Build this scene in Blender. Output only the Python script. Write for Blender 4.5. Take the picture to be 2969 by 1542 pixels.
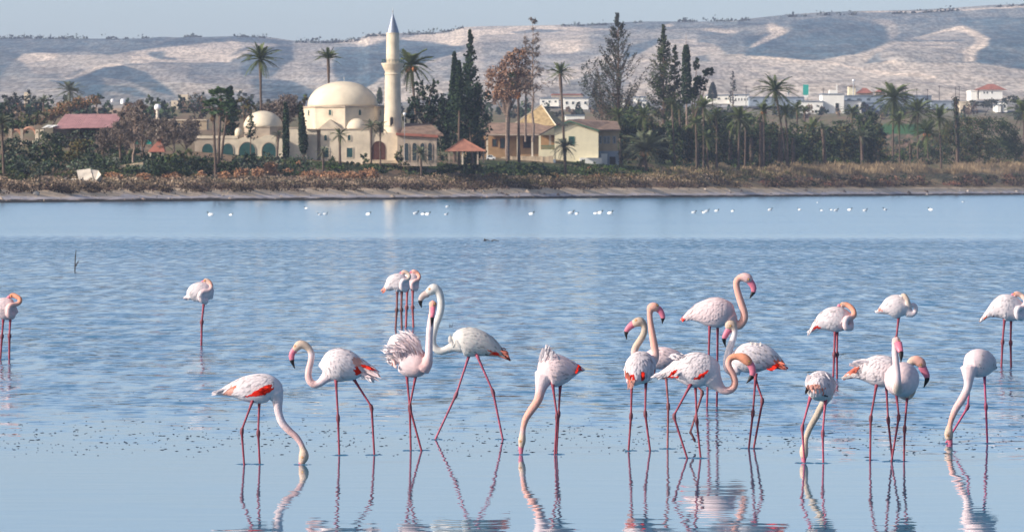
import bpy, bmesh, math, random
import numpy as np
from mathutils import Vector, Matrix, noise
from mathutils.bvhtree import BVHTree

for _o in list(bpy.data.objects):
    bpy.data.objects.remove(_o)
scene = bpy.context.scene
COL = scene.collection
R = random.Random(7)
NR = np.random.RandomState(11)

# ------------------------------------------------------------------ camera, light
# The photograph (2969 px wide) was measured with a long lens: focal length in
# photograph pixels F, lens height H above the water, horizon row HY.
F, H, HY, CX = 17000.0, 2.54, 537.0, 1484.5
cam_d = bpy.data.cameras.new("camera")
cam = bpy.data.objects.new("camera", cam_d)
COL.objects.link(cam)
cam.location = (0, 0, H)
cam.rotation_euler = (math.radians(90) - math.atan((771 - HY) / F), 0, 0)
cam_d.sensor_width = 36
cam_d.lens = 36 * F / 2969
cam_d.clip_start = 1.0
cam_d.clip_end = 30000
cam_d.dof.use_dof = True
cam_d.dof.focus_distance = 60
cam_d.dof.aperture_fstop = cam_d.lens / 1000 / 0.013
scene.camera = cam

SUN_EL, SUN_AZ = math.radians(25), math.radians(68)      # azimuth: from behind the camera towards the left
to_sun = Vector((-math.sin(SUN_AZ) * math.cos(SUN_EL), -math.cos(SUN_AZ) * math.cos(SUN_EL), math.sin(SUN_EL)))
world = bpy.data.worlds.new("World")
scene.world = world
world.use_nodes = True
_n = world.node_tree.nodes
_sky = _n.new("ShaderNodeTexSky")
_sky.sky_type = 'NISHITA'
_sky.sun_disc = False
_sky.sun_elevation = SUN_EL
_sky.sun_rotation = math.atan2(to_sun.x, to_sun.y)
_sky.air_density = 0.5
_sky.dust_density = 1.5
_sky.ozone_density = 0.2
world.node_tree.links.new(_sky.outputs[0], _n["Background"].inputs[0])
_n["Background"].inputs[1].default_value = 0.15
sun_d = bpy.data.lights.new("sun", 'SUN')
sun_d.energy = 4.0
sun_d.angle = math.radians(0.5)
sun_d.color = (1.0, 0.92, 0.82)
sun = bpy.data.objects.new("sun", sun_d)
COL.objects.link(sun)
sun.rotation_euler = to_sun.to_track_quat('Z', 'Y').to_euler()
sun.location = (0, 0, 60)
scene.view_settings.view_transform = 'Standard'
scene.view_settings.look = 'None'
scene.view_settings.exposure = 0.45
scene.view_settings.gamma = 1.0
scene.view_settings.use_curve_mapping = False
scene.cycles.use_denoising = True
scene.cycles.max_bounces = 6
scene.cycles.volume_bounces = 0
scene.cycles.transparent_max_bounces = 8
scene.cycles.caustics_reflective = False
scene.cycles.caustics_refractive = False

# ------------------------------------------------------------------ helpers
def P(px, py, Y):
    """world point that lies Y metres away and shows at photograph pixel (px, py)"""
    return Vector(((px - CX) / F * Y, Y, H - (py - HY) / F * Y))

def interp(x, pts):
    return float(np.interp(x, [p[0] for p in pts], [p[1] for p in pts]))

def shoreY(px):
    return F * H / (588.0 - 23.0 * px / 2969.0 - HY)

def tag(o, label=None, cat=None, group=None, kind=None):
    if label: o["label"] = label
    if cat: o["category"] = cat
    if group: o["group"] = group
    if kind: o["kind"] = kind
    return o

def empty(name, loc=(0, 0, 0)):
    o = bpy.data.objects.new(name, None)
    o.empty_display_size = 0.3
    o.location = loc
    COL.objects.link(o)
    return o

def mesh_obj(name, verts, faces, mat, parent=None, cols=None, smooth=False):
    """mesh in world coordinates; below a parent Empty it is stored relative to it"""
    v = np.asarray(verts, dtype=np.float32).reshape(-1, 3)
    if parent is not None:
        q = parent; off = Vector((0, 0, 0))
        while q is not None:
            off += q.location; q = q.parent
        v = v - np.array(off, dtype=np.float32)
    me = bpy.data.meshes.new(name)
    if isinstance(faces, np.ndarray):
        nf, k = faces.shape
        me.vertices.add(len(v)); me.vertices.foreach_set("co", v.ravel())
        me.loops.add(nf * k); me.loops.foreach_set("vertex_index", faces.astype(np.int32).ravel())
        me.polygons.add(nf); me.polygons.foreach_set("loop_start", np.arange(0, nf * k, k, dtype=np.int32))
        me.update(calc_edges=True)
    else:
        me.from_pydata(v.tolist(), [], faces)
        me.update()
    me.validate()
    if cols is not None:
        c = np.asarray(cols, dtype=np.float32).reshape(-1, 3)
        c4 = np.concatenate([c, np.ones((len(c), 1), np.float32)], 1)
        at = me.color_attributes.new("Col", 'FLOAT_COLOR', 'POINT')
        at.data.foreach_set("color", c4.ravel())
    if smooth:
        me.polygons.foreach_set("use_smooth", np.ones(len(me.polygons), dtype=bool))
    me.materials.append(mat)
    o = bpy.data.objects.new(name, me)
    COL.objects.link(o)
    if parent is not None:
        o.parent = parent
    return o

class MB:
    """collects simple solids into one mesh"""
    def __init__(s): s.v = []; s.f = []; s.c = []
    def add(s, verts, faces, col=None):
        n = len(s.v); s.v += [tuple(p) for p in verts]
        s.f += [tuple(i + n for i in f) for f in faces]
        if col is not None: s.c += [col] * len(verts)
        return s
    def box(s, x0, x1, y0, y1, z0, z1, col=None):
        v = [(x, y, z) for z in (z0, z1) for y in (y0, y1) for x in (x0, x1)]
        return s.add(v, [(0, 2, 3, 1), (4, 5, 7, 6), (0, 1, 5, 4), (2, 6, 7, 3), (0, 4, 6, 2), (1, 3, 7, 5)], col)
    def tube(s, pts, rad, n=8, col=None, caps=True):
        pts = [Vector(p) for p in pts]; V = []; Fs = []; cc = []
        up = None
        for i, p in enumerate(pts):
            t = (pts[min(i + 1, len(pts) - 1)] - pts[max(i - 1, 0)]).normalized()
            if up is None:
                up = Vector((0, 1, 0)) if abs(t.y) < 0.9 else Vector((1, 0, 0))
            a = (up - t * up.dot(t)).normalized(); b = t.cross(a); up = a
            r = rad[i] if hasattr(rad, "__len__") else rad
            for k in range(n):
                an = 2 * math.pi * k / n
                V.append(p + a * (r * math.cos(an)) + b * (r * math.sin(an)))
            if i:
                o = (i - 1) * n
                Fs += [(o + k, o + (k + 1) % n, o + n + (k + 1) % n, o + n + k) for k in range(n)]
        if caps:
            Fs.append(tuple(range(n))[::-1]); o = (len(pts) - 1) * n; Fs.append(tuple(range(o, o + n)))
        m = len(s.v); s.v += [tuple(p) for p in V]; s.f += [tuple(i + m for i in f) for f in Fs]
        if col is not None:
            for i in range(len(pts)):
                s.c += [col[i] if isinstance(col[0], (tuple, list, np.ndarray)) else col] * n
        return s
    def lathe(s, cx, cy, prof, n=32, rot=0.0, arc=1.0):
        """prof: [(r, z)] bottom to top"""
        V = []; Fs = []
        for r, z in prof:
            for k in range(n):
                an = rot + 2 * math.pi * k / n
                V.append((cx + r * math.cos(an), cy + r * math.sin(an), z))
        for i in range(len(prof) - 1):
            o = i * n
            Fs += [(o + k, o + (k + 1) % n, o + n + (k + 1) % n, o + n + k) for k in range(n)]
        Fs.append(tuple(range(n))[::-1]); o = (len(prof) - 1) * n; Fs.append(tuple(range(o, o + n)))
        return s.add(V, Fs)
    def prism(s, poly, y0, y1):
        """poly in (x, z), extruded along y"""
        n = len(poly)
        V = [(x, y0, z) for x, z in poly] + [(x, y1, z) for x, z in poly]
        Fs = [tuple(range(n)), tuple(range(n, 2 * n))[::-1]] + [(k, n + k, n + (k + 1) % n, (k + 1) % n) for k in range(n)]
        return s.add(V, Fs)
    def obj(s, name, mat, parent=None, smooth=False):
        return mesh_obj(name, s.v, s.f, mat, parent, s.c if s.c else None, smooth)

# ------------------------------------------------------------------ materials
MATS = {}
def mat(name, col, rough=0.85, noise_scale=None, amt=0.25, bump=0.0, bump_scale=None, metal=0.0, spec=0.3, attr=False):
    """plain surface: base colour broken up by two noises, optional relief"""
    m = bpy.data.materials.new(name); m.use_nodes = True
    nt = m.node_tree; N = nt.nodes; L = nt.links
    b = N["Principled BSDF"]
    b.inputs["Roughness"].default_value = rough
    b.inputs["Metallic"].default_value = metal
    b.inputs["Specular IOR Level"].default_value = spec
    b.inputs["Base Color"].default_value = (*col, 1)
    src = None
    if attr:
        a = N.new("ShaderNodeAttribute"); a.attribute_name = "Col"; src = a.outputs["Color"]
    if noise_scale:
        tc = N.new("ShaderNodeTexCoord")
        n1 = N.new("ShaderNodeTexNoise"); n1.inputs["Scale"].default_value = noise_scale; n1.inputs["Detail"].default_value = 6
        L.new(tc.outputs["Object"], n1.inputs["Vector"])
        mr = N.new("ShaderNodeMapRange"); mr.inputs["From Min"].default_value = 0.3; mr.inputs["From Max"].default_value = 0.7
        mr.inputs["To Min"].default_value = 1 - amt; mr.inputs["To Max"].default_value = 1 + amt * 0.6
        L.new(n1.outputs["Fac"], mr.inputs["Value"])
        vm = N.new("ShaderNodeVectorMath"); vm.operation = 'SCALE'
        if src is None: vm.inputs[0].default_value = col
        else: L.new(src, vm.inputs[0])
        L.new(mr.outputs[0], vm.inputs["Scale"])
        src = vm.outputs[0]
        if bump > 0:
            n2 = N.new("ShaderNodeTexNoise"); n2.inputs["Scale"].default_value = bump_scale or noise_scale * 4; n2.inputs["Detail"].default_value = 4
            L.new(tc.outputs["Object"], n2.inputs["Vector"])
            bp = N.new("ShaderNodeBump"); bp.inputs["Strength"].default_value = 1.0; bp.inputs["Distance"].default_value = bump
            L.new(n2.outputs["Fac"], bp.inputs["Height"]); L.new(bp.outputs[0], b.inputs["Normal"])
    if src is not None:
        L.new(src, b.inputs["Base Color"])
    MATS[name] = m
    return m

M = {}
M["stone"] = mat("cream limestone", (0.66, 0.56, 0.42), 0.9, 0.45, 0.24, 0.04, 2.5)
M["stone_tan"] = mat("tan and shaded limestone", (0.42, 0.34, 0.26), 0.9, 0.6, 0.25, 0.04, 3)  # also used for shaded cream stone, the shade put into its colour
M["plaster_dome"] = mat("pale dome plaster", (0.70, 0.60, 0.45), 0.8, 0.35, 0.16, 0.02, 2)
M["lead"] = mat("lead sheet", (0.24, 0.27, 0.33), 0.45, 1.0, 0.2, metal=0.5)
M["teal"] = mat("teal painted shutter", (0.02, 0.075, 0.07), 0.5, 2.0, 0.3)
M["dark"] = mat("dark interior", (0.018, 0.016, 0.018), 0.8)  # near-black stands in for shade behind openings; tyres use it too
M["window_dark"] = mat("dark glass", (0.02, 0.035, 0.04), 0.15, spec=0.6)
M["door_brown"] = mat("brown door wood", (0.09, 0.035, 0.025), 0.7, 2, 0.3)
M["tile_brown"] = mat("brown roof tile", (0.27, 0.18, 0.13), 0.9, 0.8, 0.35, 0.05, 4)
M["tile_tan"] = mat("mossy tan roof tile", (0.40, 0.29, 0.15), 0.9, 1.2, 0.4, 0.05, 4)
M["tile_orange"] = mat("orange roof tile", (0.34, 0.15, 0.10), 0.85, 1.0, 0.3, 0.05, 4)
M["tile_red"] = mat("red roof tile", (0.34, 0.13, 0.09), 0.85, 0.4, 0.3)
M["roof_pink"] = mat("faded red metal roof", (0.47, 0.25, 0.24), 0.55, 0.5, 0.18)
M["yellow"] = mat("pale yellow render", (0.74, 0.67, 0.47), 0.9, 0.7, 0.08)
M["ochre"] = mat("ochre render", (0.36, 0.22, 0.11), 0.9, 0.8, 0.25)
M["beige"] = mat("beige and shaded render", (0.40, 0.31, 0.20), 0.9, 0.8, 0.2)  # also the yellow house's side, where shade is part of the colour
M["bluegrey"] = mat("blue grey render", (0.25, 0.30, 0.36), 0.9, 0.8, 0.15)
M["green_trim"] = mat("green painted trim", (0.04, 0.16, 0.10), 0.5, 2, 0.2)
M["white"] = mat("white render", (0.80, 0.78, 0.72), 0.8, 0.3, 0.08)
M["grey_roof"] = mat("grey sheet roof", (0.16, 0.20, 0.25), 0.5, 0.1, 0.25)
M["greenboard"] = mat("green board", (0.02, 0.36, 0.28), 0.5, 0.5, 0.1)
M["pale_wall"] = mat("pale rubble wall", (0.55, 0.43, 0.29), 0.95, 0.9, 0.3, 0.08, 3)
M["pale_concrete"] = mat("pale concrete", (0.60, 0.53, 0.44), 0.9, 0.8, 0.25, 0.06, 3)
M["bark"] = mat("bark", (0.13, 0.09, 0.065), 0.95, 3, 0.4, 0.03, 8)
M["bark_pale"] = mat("pale bark", (0.26, 0.19, 0.15), 0.95, 3, 0.4, 0.03, 8)
M["palm_bark"] = mat("palm bark", (0.12, 0.085, 0.065), 0.95, 4, 0.5, 0.05, 9)
M["leaf"] = mat("foliage", (0.05, 0.07, 0.03), 0.8, 0.6, 0.25, attr=True, spec=0.15)
M["frond"] = mat("palm frond", (0.10, 0.13, 0.04), 0.6, 1.5, 0.35, spec=0.3)
M["frond_green"] = mat("green fan frond", (0.05, 0.10, 0.03), 0.6, 1.5, 0.3, spec=0.3)
M["frond_grey"] = mat("grey green frond", (0.13, 0.15, 0.09), 0.65, 1.5, 0.3, spec=0.3)
M["frond_dead"] = mat("dead frond", (0.17, 0.11, 0.06), 0.85, 2, 0.35)
M["frond_orange"] = mat("orange dead frond", (0.42, 0.19, 0.07), 0.85, 2, 0.35)
M["fruit"] = mat("orange date clusters", (0.48, 0.19, 0.07), 0.6, 2, 0.3)
M["steel"] = mat("galvanised steel", (0.35, 0.36, 0.37), 0.5, 1, 0.2, metal=0.6)
M["tank_white"] = mat("white tank", (0.82, 0.82, 0.82), 0.35)
M["wood_dark"] = mat("weathered wood", (0.06, 0.05, 0.045), 0.9, 4, 0.4)
M["speck"] = mat("floating mud", (0.012, 0.014, 0.03), 1.0, spec=0.0)
# ------------------------------------------------------------------ land
SKYL = [(-400, 118), (0, 114), (100, 113), (400, 113), (560, 109), (700, 105), (790, 110), (850, 119), (960, 120), (1040, 113), (1070, 100),
        (1180, 97), (1260, 95), (1310, 88), (1340, 80), (1400, 77), (1550, 75), (1700, 71), (1800, 66), (1880, 63), (2000, 64), (2120, 62),
        (2200, 52), (2300, 42), (2400, 36), (2500, 33), (2620, 31), (2750, 25), (2870, 16), (2969, 13), (3400, 5)]
Y0, Y1 = 2500.0, 5600.0
PROF = [(-60, -0.6), (-6, -0.15), (0, 0.0), (8, 0.25), (18, 1.0), (25, 1.75), (40, 2.4), (70, 4.2), (100, 6.2), (160, 8.2),
        (400, 13.0), (1000, 27.0), (1500, 34)]
PS = np.array([p[0] for p in PROF], float); PZ = np.array([p[1] for p in PROF], float)
SX = np.array([p[0] for p in SKYL], float); SY = np.array([p[1] for p in SKYL], float)
_tbl = NR.rand(256, 256)
def vnoise(x, y):
    x = np.asarray(x, float); y = np.asarray(y, float)
    xi = np.floor(x).astype(int); yi = np.floor(y).astype(int); fx = x - xi; fy = y - yi
    fx = fx * fx * (3 - 2 * fx); fy = fy * fy * (3 - 2 * fy)
    g = lambda a, b: _tbl[a % 256, b % 256]
    return (g(xi, yi) * (1 - fx) + g(xi + 1, yi) * fx) * (1 - fy) + (g(xi, yi + 1) * (1 - fx) + g(xi + 1, yi + 1) * fx) * fy
def fbm(x, y, o=4):
    s = 0; a = 0.5; t = 0
    for i in range(o):
        s = s + a * vnoise(x * 2 ** i + 17 * i, y * 2 ** i + 31 * i); t += a; a *= 0.5
    return s / t - 0.5

def gz(px, Y):
    """ground height (vectorised) at photograph column px and distance Y"""
    px = np.asarray(px, float); Y = np.asarray(Y, float)
    s = Y - F * H / (51.0 - 23.0 * px / 2969.0)
    X = (px - CX) / F * Y
    z = np.interp(s, PS, PZ)
    z = z + np.clip((s - 22) / 40, 0, 1) * 0.7 * fbm(X * 0.06, Y * 0.04, 3) + np.clip((s - 2) / 20, 0, 1) * 0.25 * fbm(X * 0.3, Y * 0.2, 2)
    # hills
    t = np.clip((Y - Y0) / (Y1 - Y0), 0, 1.0)
    sk = np.interp(px, SX, SY)
    z_base = 34 + 0.004 * (Y - Y0)
    r = 1 - np.abs(2 * fbm(X * 0.0028 + 5, Y * 0.0011, 4)) * 2
    r2 = fbm(X * 0.006 + 3, Y * 0.003 + 9, 4)
    g = t ** 0.85
    pyv = 318 + (sk - 318) * g
    zh = H + (HY - pyv) / F * Y
    w = np.clip(t / 0.12, 0, 1) * np.clip((1 - t) / 0.10, 0, 1)
    zh = zh + w * (17 * (r - 0.72) + 10 * r2 + 5 * fbm(X * 0.022 + Y * 0.004, Y * 0.0025, 3))
    zh = zh - np.clip((Y - Y1) / 900.0, 0, 3) * 40 * (Y > Y1)
    k = np.clip((Y - 2200) / 500.0, 0, 1); k = k * k * (3 - 2 * k)
    return z * (1 - k) + zh * k

def gzf(px, Y): return float(gz(px, Y))
def G(px, Y): return Vector(((px - CX) / F * Y, Y, gzf(px, Y)))

_Ysc = np.concatenate([np.arange(0, 260, 0.5), np.arange(260, 1500, 2.0)])
def Yat(px, py):
    """distance at which the ground in column px shows at row py (nearest solution behind the shore)"""
    Ys = shoreY(px) + _Ysc
    pyg = HY - (gz(np.full(len(Ys), px), Ys) - H) / Ys * F
    i = np.argmax(pyg <= py)
    return float(Ys[i]) if pyg[i] <= py else float(Ys[-1])

def zpoly(ox, oy, sc, pts): return [(ox + x / sc, oy + y / sc) for x, y in pts]
A_ = lambda p: zpoly(0, 60, 3.435, p)
B_ = lambda p: zpoly(700, 60, 3.435, p)
C_ = lambda p: zpoly(1400, 40, 3.435, p)
D_ = lambda p: zpoly(2219, 0, 3.435, p)
CHALK = [
 (0.17, A_([(-300,170),(2576,150),(2576,235),(2300,205),(1900,240),(1450,285),(1280,325),(1080,342),(850,312),(230,325),(160,385),(0,560),(-300,560)])),
 (0.62, A_([(230,340),(1080,345),(1330,300),(1450,290),(1450,400),(1250,435),(1000,450),(650,520),(360,540),(250,440),(190,390)])),
 (0.95, A_([(160,385),(230,335),(400,322),(565,330),(565,370),(470,412),(270,432)])),
 (0.90, A_([(1290,330),(1450,295),(1900,243),(2300,203),(2500,240),(2380,290),(2240,410),(1900,425),(1680,420),(1300,425)])),
 (0.22, A_([(1480,320),(1640,308),(1655,370),(1760,375),(1760,395),(1560,385),(1480,345)])),
 (0.50, A_([(0,600),(200,560),(650,590),(560,620),(620,740),(600,850),(0,850)])),
 (0.12, A_([(650,600),(860,535),(1060,465),(1230,452),(1450,510),(1600,620),(1780,770),(1500,690),(1280,600),(1000,560),(1050,650),(1300,660),(1450,720),(1440,770),(1050,700),(1000,770),(820,750),(700,650),(480,600)])),
 (0.90, A_([(640,572),(840,500),(1040,440),(1230,428),(1230,450),(1050,468),(860,532),(690,592)])),
 (0.75, A_([(580,560),(740,485),(750,500),(600,580)])),
 (0.28, A_([(1880,430),(2200,425),(2400,360),(2576,280),(2576,480),(2300,520),(1900,540)])),
 (0.95, A_([(2220,412),(2470,290),(2500,300),(2260,425)])),
 (0.52, A_([(1950,545),(2500,540),(2500,720),(1900,730)])),
 (0.55, A_([(1240,450),(1880,430),(1880,560),(2000,740),(1800,760),(1600,620),(1450,510)])),
 (0.18, B_([(0,150),(500,212),(520,240),(0,235)])),
 (0.70, B_([(0,225),(360,235),(360,262),(0,270)])),
 (0.15, B_([(200,270),(520,250),(515,400),(420,450),(280,560),(0,545),(0,400)])),
 (0.55, B_([(520,225),(780,230),(900,270),(940,420),(1000,600),(760,720),(520,610),(300,565),(430,460),(515,400)])),
 (0.10, B_([(900,262),(1240,262),(1430,205),(1600,185),(2000,240),(2100,260),(2230,235),(2200,310),(1800,425),(1430,562),(1200,690),(960,610),(900,470),(930,330)])),
 (0.80, B_([(850,215),(1240,178),(1250,128),(1430,140),(1430,190),(1240,250),(1100,235)])),
 (0.90, B_([(1580,180),(1780,140),(2050,125),(2180,66),(2700,50),(2700,130),(2250,240),(2150,262),(1900,212),(1600,195)])),
 (0.15, B_([(100,580),(500,600),(790,720),(600,790),(200,770)])),
 (0.62, B_([(1200,692),(1430,562),(1800,428),(2210,300),(2700,150),(2700,560),(2100,700),(1430,860)])),
 (0.42, B_([(1700,470),(2300,330),(2576,330),(2576,560),(1800,640)])),
 (0.62, C_([(-100,100),(1480,90),(1600,330),(1000,620),(500,900),(-100,900)])),
 (0.92, C_([(-100,170),(500,118),(1000,138),(1200,130),(900,172),(500,192),(0,212),(-100,300)])),
 (0.28, C_([(250,185),(540,160),(900,160),(700,185),(350,200)])),
 (0.24, C_([(680,98),(1300,75),(2700,75),(2700,140),(1900,150),(1200,160),(1000,138)])),
 (0.40, C_([(0,300),(500,250),(560,330),(480,420),(900,400),(1100,330),(1150,430),(800,560),(0,560)])),
 (0.82, C_([(620,275),(1000,262),(960,370),(700,395)])),
 (0.36, C_([(1050,180),(1480,160),(2200,190),(2400,330),(2300,360),(1850,290),(1480,400),(1150,420),(1050,260)])),
 (0.12, C_([(1480,330),(1740,235),(1720,315),(1520,410),(1400,470),(1400,380)])),
 (0.64, C_([(1500,415),(1740,300),(1850,262),(2100,258),(2400,330),(2700,420),(2700,860),(1400,860),(1420,500)])),
 (0.32, C_([(2100,430),(2250,400),(2250,480),(2100,465)])),
 (0.90, C_([(1820,110),(1890,105),(1890,130),(1820,132)])),
 (0.24, C_([(2150,170),(2700,180),(2700,405),(2430,405),(2300,300),(2150,290)])),
 (0.72, C_([(2200,150),(2420,155),(2540,180),(2530,205),(2350,190),(2200,175)])),
 (0.24, D_([(-200,180),(600,130),(1300,110),(2800,70),(2800,330),(2000,270),(1500,370),(1240,410),(0,240),(-200,280)])),
 (0.75, D_([(950,118),(1600,112),(2300,75),(2800,40),(2800,70),(2300,92),(1600,124),(950,130)])),
 (0.10, D_([(-200,380),(250,310),(250,225),(600,175),(1200,255),(1240,400),(1100,470),(900,540),(600,592),(400,602),(0,570),(-200,560)])),
 (0.12, D_([(1900,180),(2576,180),(2800,400),(2800,720),(2080,622),(2060,520),(2220,440),(2230,380),(2000,268)])),
 (0.50, D_([(1050,200),(1280,210),(1350,330),(1240,400),(1180,260)])),
 (0.50, D_([(1240,418),(1500,378),(1900,290),(2060,400),(1950,540),(1960,610),(1150,610),(980,545)])),
 (0.22, D_([(780,600),(1130,520),(1150,610),(960,640),(840,640)])),
 (0.74, D_([(970,542),(1240,428),(1920,418),(1920,440),(1300,442),(1130,512),(1000,550)])),
 (0.72, D_([(1300,460),(1850,458),(1900,495),(1700,475),(1300,472)])),
 (0.20, D_([(1300,398),(1980,400),(1980,412),(1300,410)])),
 (0.64, D_([(-200,560),(0,568),(400,607),(600,603),(750,562),(1130,512),(960,640),(1150,612),(2080,632),(2800,730),(2800,1000),(-200,1000)])),
 (0.92, D_([(0,250),(60,228),(215,312),(172,352),(-150,480),(-150,450),(60,340)])),
 (0.90, D_([(1480,385),(1820,280),(1960,262),(2120,328),(2235,388),(2205,455),(2095,522),(2082,625),(1985,625),(1962,520),(2085,432),(2105,392),(1960,318),(1880,300),(1650,345)])),
 (0.95, D_([(-150,560),(0,563),(250,588),(700,628),(1050,700),(1700,760),(1700,778),(1150,747),(900,692),(600,632),(250,607),(-150,585)])),
 (0.90, D_([(1160,610),(1300,605),(1300,640),(1160,640)])),
 (0.60, D_([(2100,650),(2576,700),(2576,760),(2080,760)])),
]
def in_poly(px, py, poly):
    ins = np.zeros(px.shape, bool); n = len(poly); j = n - 1
    for i in range(n):
        xi, yi = poly[i]; xj, yj = poly[j]
        c = ((yi > py) != (yj > py)) & (px < (xj - xi) * (py - yi) / ((yj - yi) if yj != yi else 1e-9) + xi)
        ins ^= c; j = i
    return ins

def build_land():
    cols = np.linspace(-420, 3400, 760)
    ys = np.concatenate([np.arange(-60, 0, 12), np.arange(0, 60, 2.0), np.arange(60, 200, 5.0), np.arange(200, 1300, 30.0)])
    # distance of the first rows follows the shore, later rows are plain distances
    nA = len(ys)
    far = np.concatenate([np.linspace(2680, Y1, 420), np.linspace(Y1 + 40, 8200, 26)])
    Ysh = F * H / (51.0 - 23.0 * cols / 2969.0)
    rows = []
    for s in ys:
        w = np.clip((s - 200) / 1100.0, 0, 1)
        rows.append((Ysh + s) * (1 - w) + (2640.0) * w)
    for y in far: rows.append(np.full(len(cols), y))
    YY = np.array(rows); PX = np.tile(cols, (len(rows), 1))
    Z = gz(PX, YY)
    X = (PX - CX) / F * YY
    V = np.stack([X, YY, Z], -1).reshape(-1, 3)
    nr, nc = YY.shape
    idx = np.arange(nr * nc).reshape(nr, nc)
    Fc = np.stack([idx[:-1, :-1], idx[:-1, 1:], idx[1:, 1:], idx[1:, :-1]], -1).reshape(-1, 4)
    PY = HY - (Z - H) / YY * F
    S = YY - np.tile(Ysh, (nr, 1))
    # colours: real ground (sand, grass, soil, chalk); haze painted into scrub, reflection into mud
    c = np.zeros((nr, nc, 3))
    mud = np.array([0.035, 0.032, 0.028]); flat = np.array([0.54, 0.48, 0.46]); sand = np.array([0.66, 0.50, 0.34])
    soil = np.array([0.24, 0.16, 0.10]); grass = np.array([0.055, 0.075, 0.025]); field = np.array([0.20, 0.17, 0.09])
    crop = np.array([0.045, 0.13, 0.03])
    def mix(a, b, t): t = np.clip(t, 0, 1)[..., None]; return a * (1 - t) + b * t
    nz = fbm(X * 0.10, YY * 0.05, 4); nz2 = fbm(X * 0.35, YY * 0.22, 3)
    c = mix(mud, flat, (S - 9.8 + 4 * nz2) / 1.5)  # near-black strip at the waterline, a reflection painted onto the ground
    c = mix(c, sand, (S - 15.5 + 9 * nz2) / 2.0)
    c = mix(c, soil, (S - 27) / 6)
    gm = np.clip((nz * 5 + np.where(PX < 820, 0.1, 0.65)), 0, 1) * np.clip((S - 40) / 15, 0, 1)
    c = mix(c, grass, gm)
    c = mix(c, field, np.clip((S - 170) / 60, 0, 1) * np.clip(0.6 + nz * 3, 0, 1))
    dry = (PX > 2050) & (PY > 470) & (S > 24)
    c = np.where(dry[..., None], mix(c, np.array([0.30, 0.22, 0.12]), np.clip(0.6 + 2.5 * nz2, 0, 1)), c)
    # the field strip of green crop beyond the palms
    c = np.where((in_poly(PX, PY, [(2535, 362), (2700, 362), (2700, 388), (2535, 388)]) & (YY < 2600))[..., None], crop, c)
    c = np.where((in_poly(PX, PY, [(2535, 388), (2760, 388), (2760, 430), (2535, 440)]) & (YY < 2600))[..., None], mix(np.array([0.28, 0.17, 0.11]), grass, np.clip(.4 + 5 * nz2, 0, 1)), c)
    c = np.where((in_poly(PX, PY, [(255, 292), (380, 290), (400, 330), (255, 332)]) & (YY < 2600))[..., None], np.array([0.42, 0.30, 0.20]), c)
    # hills
    wob = 11 * fbm(PX * 0.02, PY * 0.06, 4) + 5 * fbm(PX * 0.13, PY * 0.3, 2)
    ch = np.full(PX.shape, 0.38)
    for val, poly in CHALK:
        m = in_poly(PX + wob, PY + wob * 0.5, poly); ch[m] = val
    # soften edges a little
    for _ in range(2):
        ch[:, 1:-1] = (ch[:, :-2] + 2 * ch[:, 1:-1] + ch[:, 2:]) / 4
    ch = ch * 1.2 - 0.08 + 0.10 * fbm(PX * 0.03, PY * 0.11, 4) + 0.12 * fbm(X * 0.06, Z * 0.14, 3) * (0.4 + 0.6 * (1 - np.abs(ch - .5))) + 0.40 * fbm(X * 0.14, Z * 0.4, 3)
    ch = np.clip(ch, 0, 1)
    scrub = np.array([0.080, 0.135, 0.175]); chalk = np.array([0.72, 0.595, 0.475])  # scrub is bluer than the plants: distance haze mixed into its colour
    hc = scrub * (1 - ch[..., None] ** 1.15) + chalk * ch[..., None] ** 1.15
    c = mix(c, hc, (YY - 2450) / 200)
    m = mat("land", (0.3, 0.3, 0.3), 0.95, 0.25, 0.22, 0.06, 1.5, spec=0.1, attr=True)
    # scrub bushes and terrace lines on the slopes, spread over x and height
    N = m.node_tree.nodes; L = m.node_tree.links; b = N["Principled BSDF"]; old = b.inputs["Base Color"].links[0].from_socket
    geo = N.new("ShaderNodeNewGeometry")
    def hn(sx, sy, sz, det, lo, hi, a, b2):
        mp = N.new("ShaderNodeMapping"); mp.inputs["Scale"].default_value = (sx, sy, sz); L.new(geo.outputs["Position"], mp.inputs[0])
        n = N.new("ShaderNodeTexNoise"); n.inputs["Scale"].default_value = 1; n.inputs["Detail"].default_value = det; L.new(mp.outputs[0], n.inputs["Vector"])
        r = N.new("ShaderNodeMapRange"); r.inputs["From Min"].default_value = lo; r.inputs["From Max"].default_value = hi; r.inputs["To Min"].default_value = a; r.inputs["To Max"].default_value = b2
        L.new(n.outputs["Fac"], r.inputs["Value"]); return r.outputs[0]
    f1 = hn(0.40, 0.015, 0.7, 3, 0.44, 0.56, 0.66, 1.12); f2 = hn(0.03, 0.003, 0.9, 3, 0.42, 0.58, 0.88, 1.08)
    mm = N.new("ShaderNodeMath"); mm.operation = 'MULTIPLY'; L.new(f1, mm.inputs[0]); L.new(f2, mm.inputs[1])
    sp = N.new("ShaderNodeSeparateXYZ"); L.new(geo.outputs["Position"], sp.inputs[0])
    mr = N.new("ShaderNodeMapRange"); mr.inputs["From Min"].default_value = 2400; mr.inputs["From Max"].default_value = 2700; L.new(sp.outputs["Y"], mr.inputs["Value"])
    mx = N.new("ShaderNodeMix"); mx.data_type = 'FLOAT'; L.new(mr.outputs[0], mx.inputs[0]); mx.inputs[2].default_value = 1.0; L.new(mm.outputs[0], mx.inputs[3])
    sc_ = N.new("ShaderNodeVectorMath"); sc_.operation = 'SCALE'; L.new(old, sc_.inputs[0]); L.new(mx.outputs[0], sc_.inputs["Scale"]); L.new(sc_.outputs[0], b.inputs["Base Color"])
    o = mesh_obj("ground", V, Fc, m, None, c.reshape(-1, 3), smooth=True)
    tag(o, "sandy shore rising to grassy ground and chalk hills", "ground", kind="structure")
    return o
ground = build_land()

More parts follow.
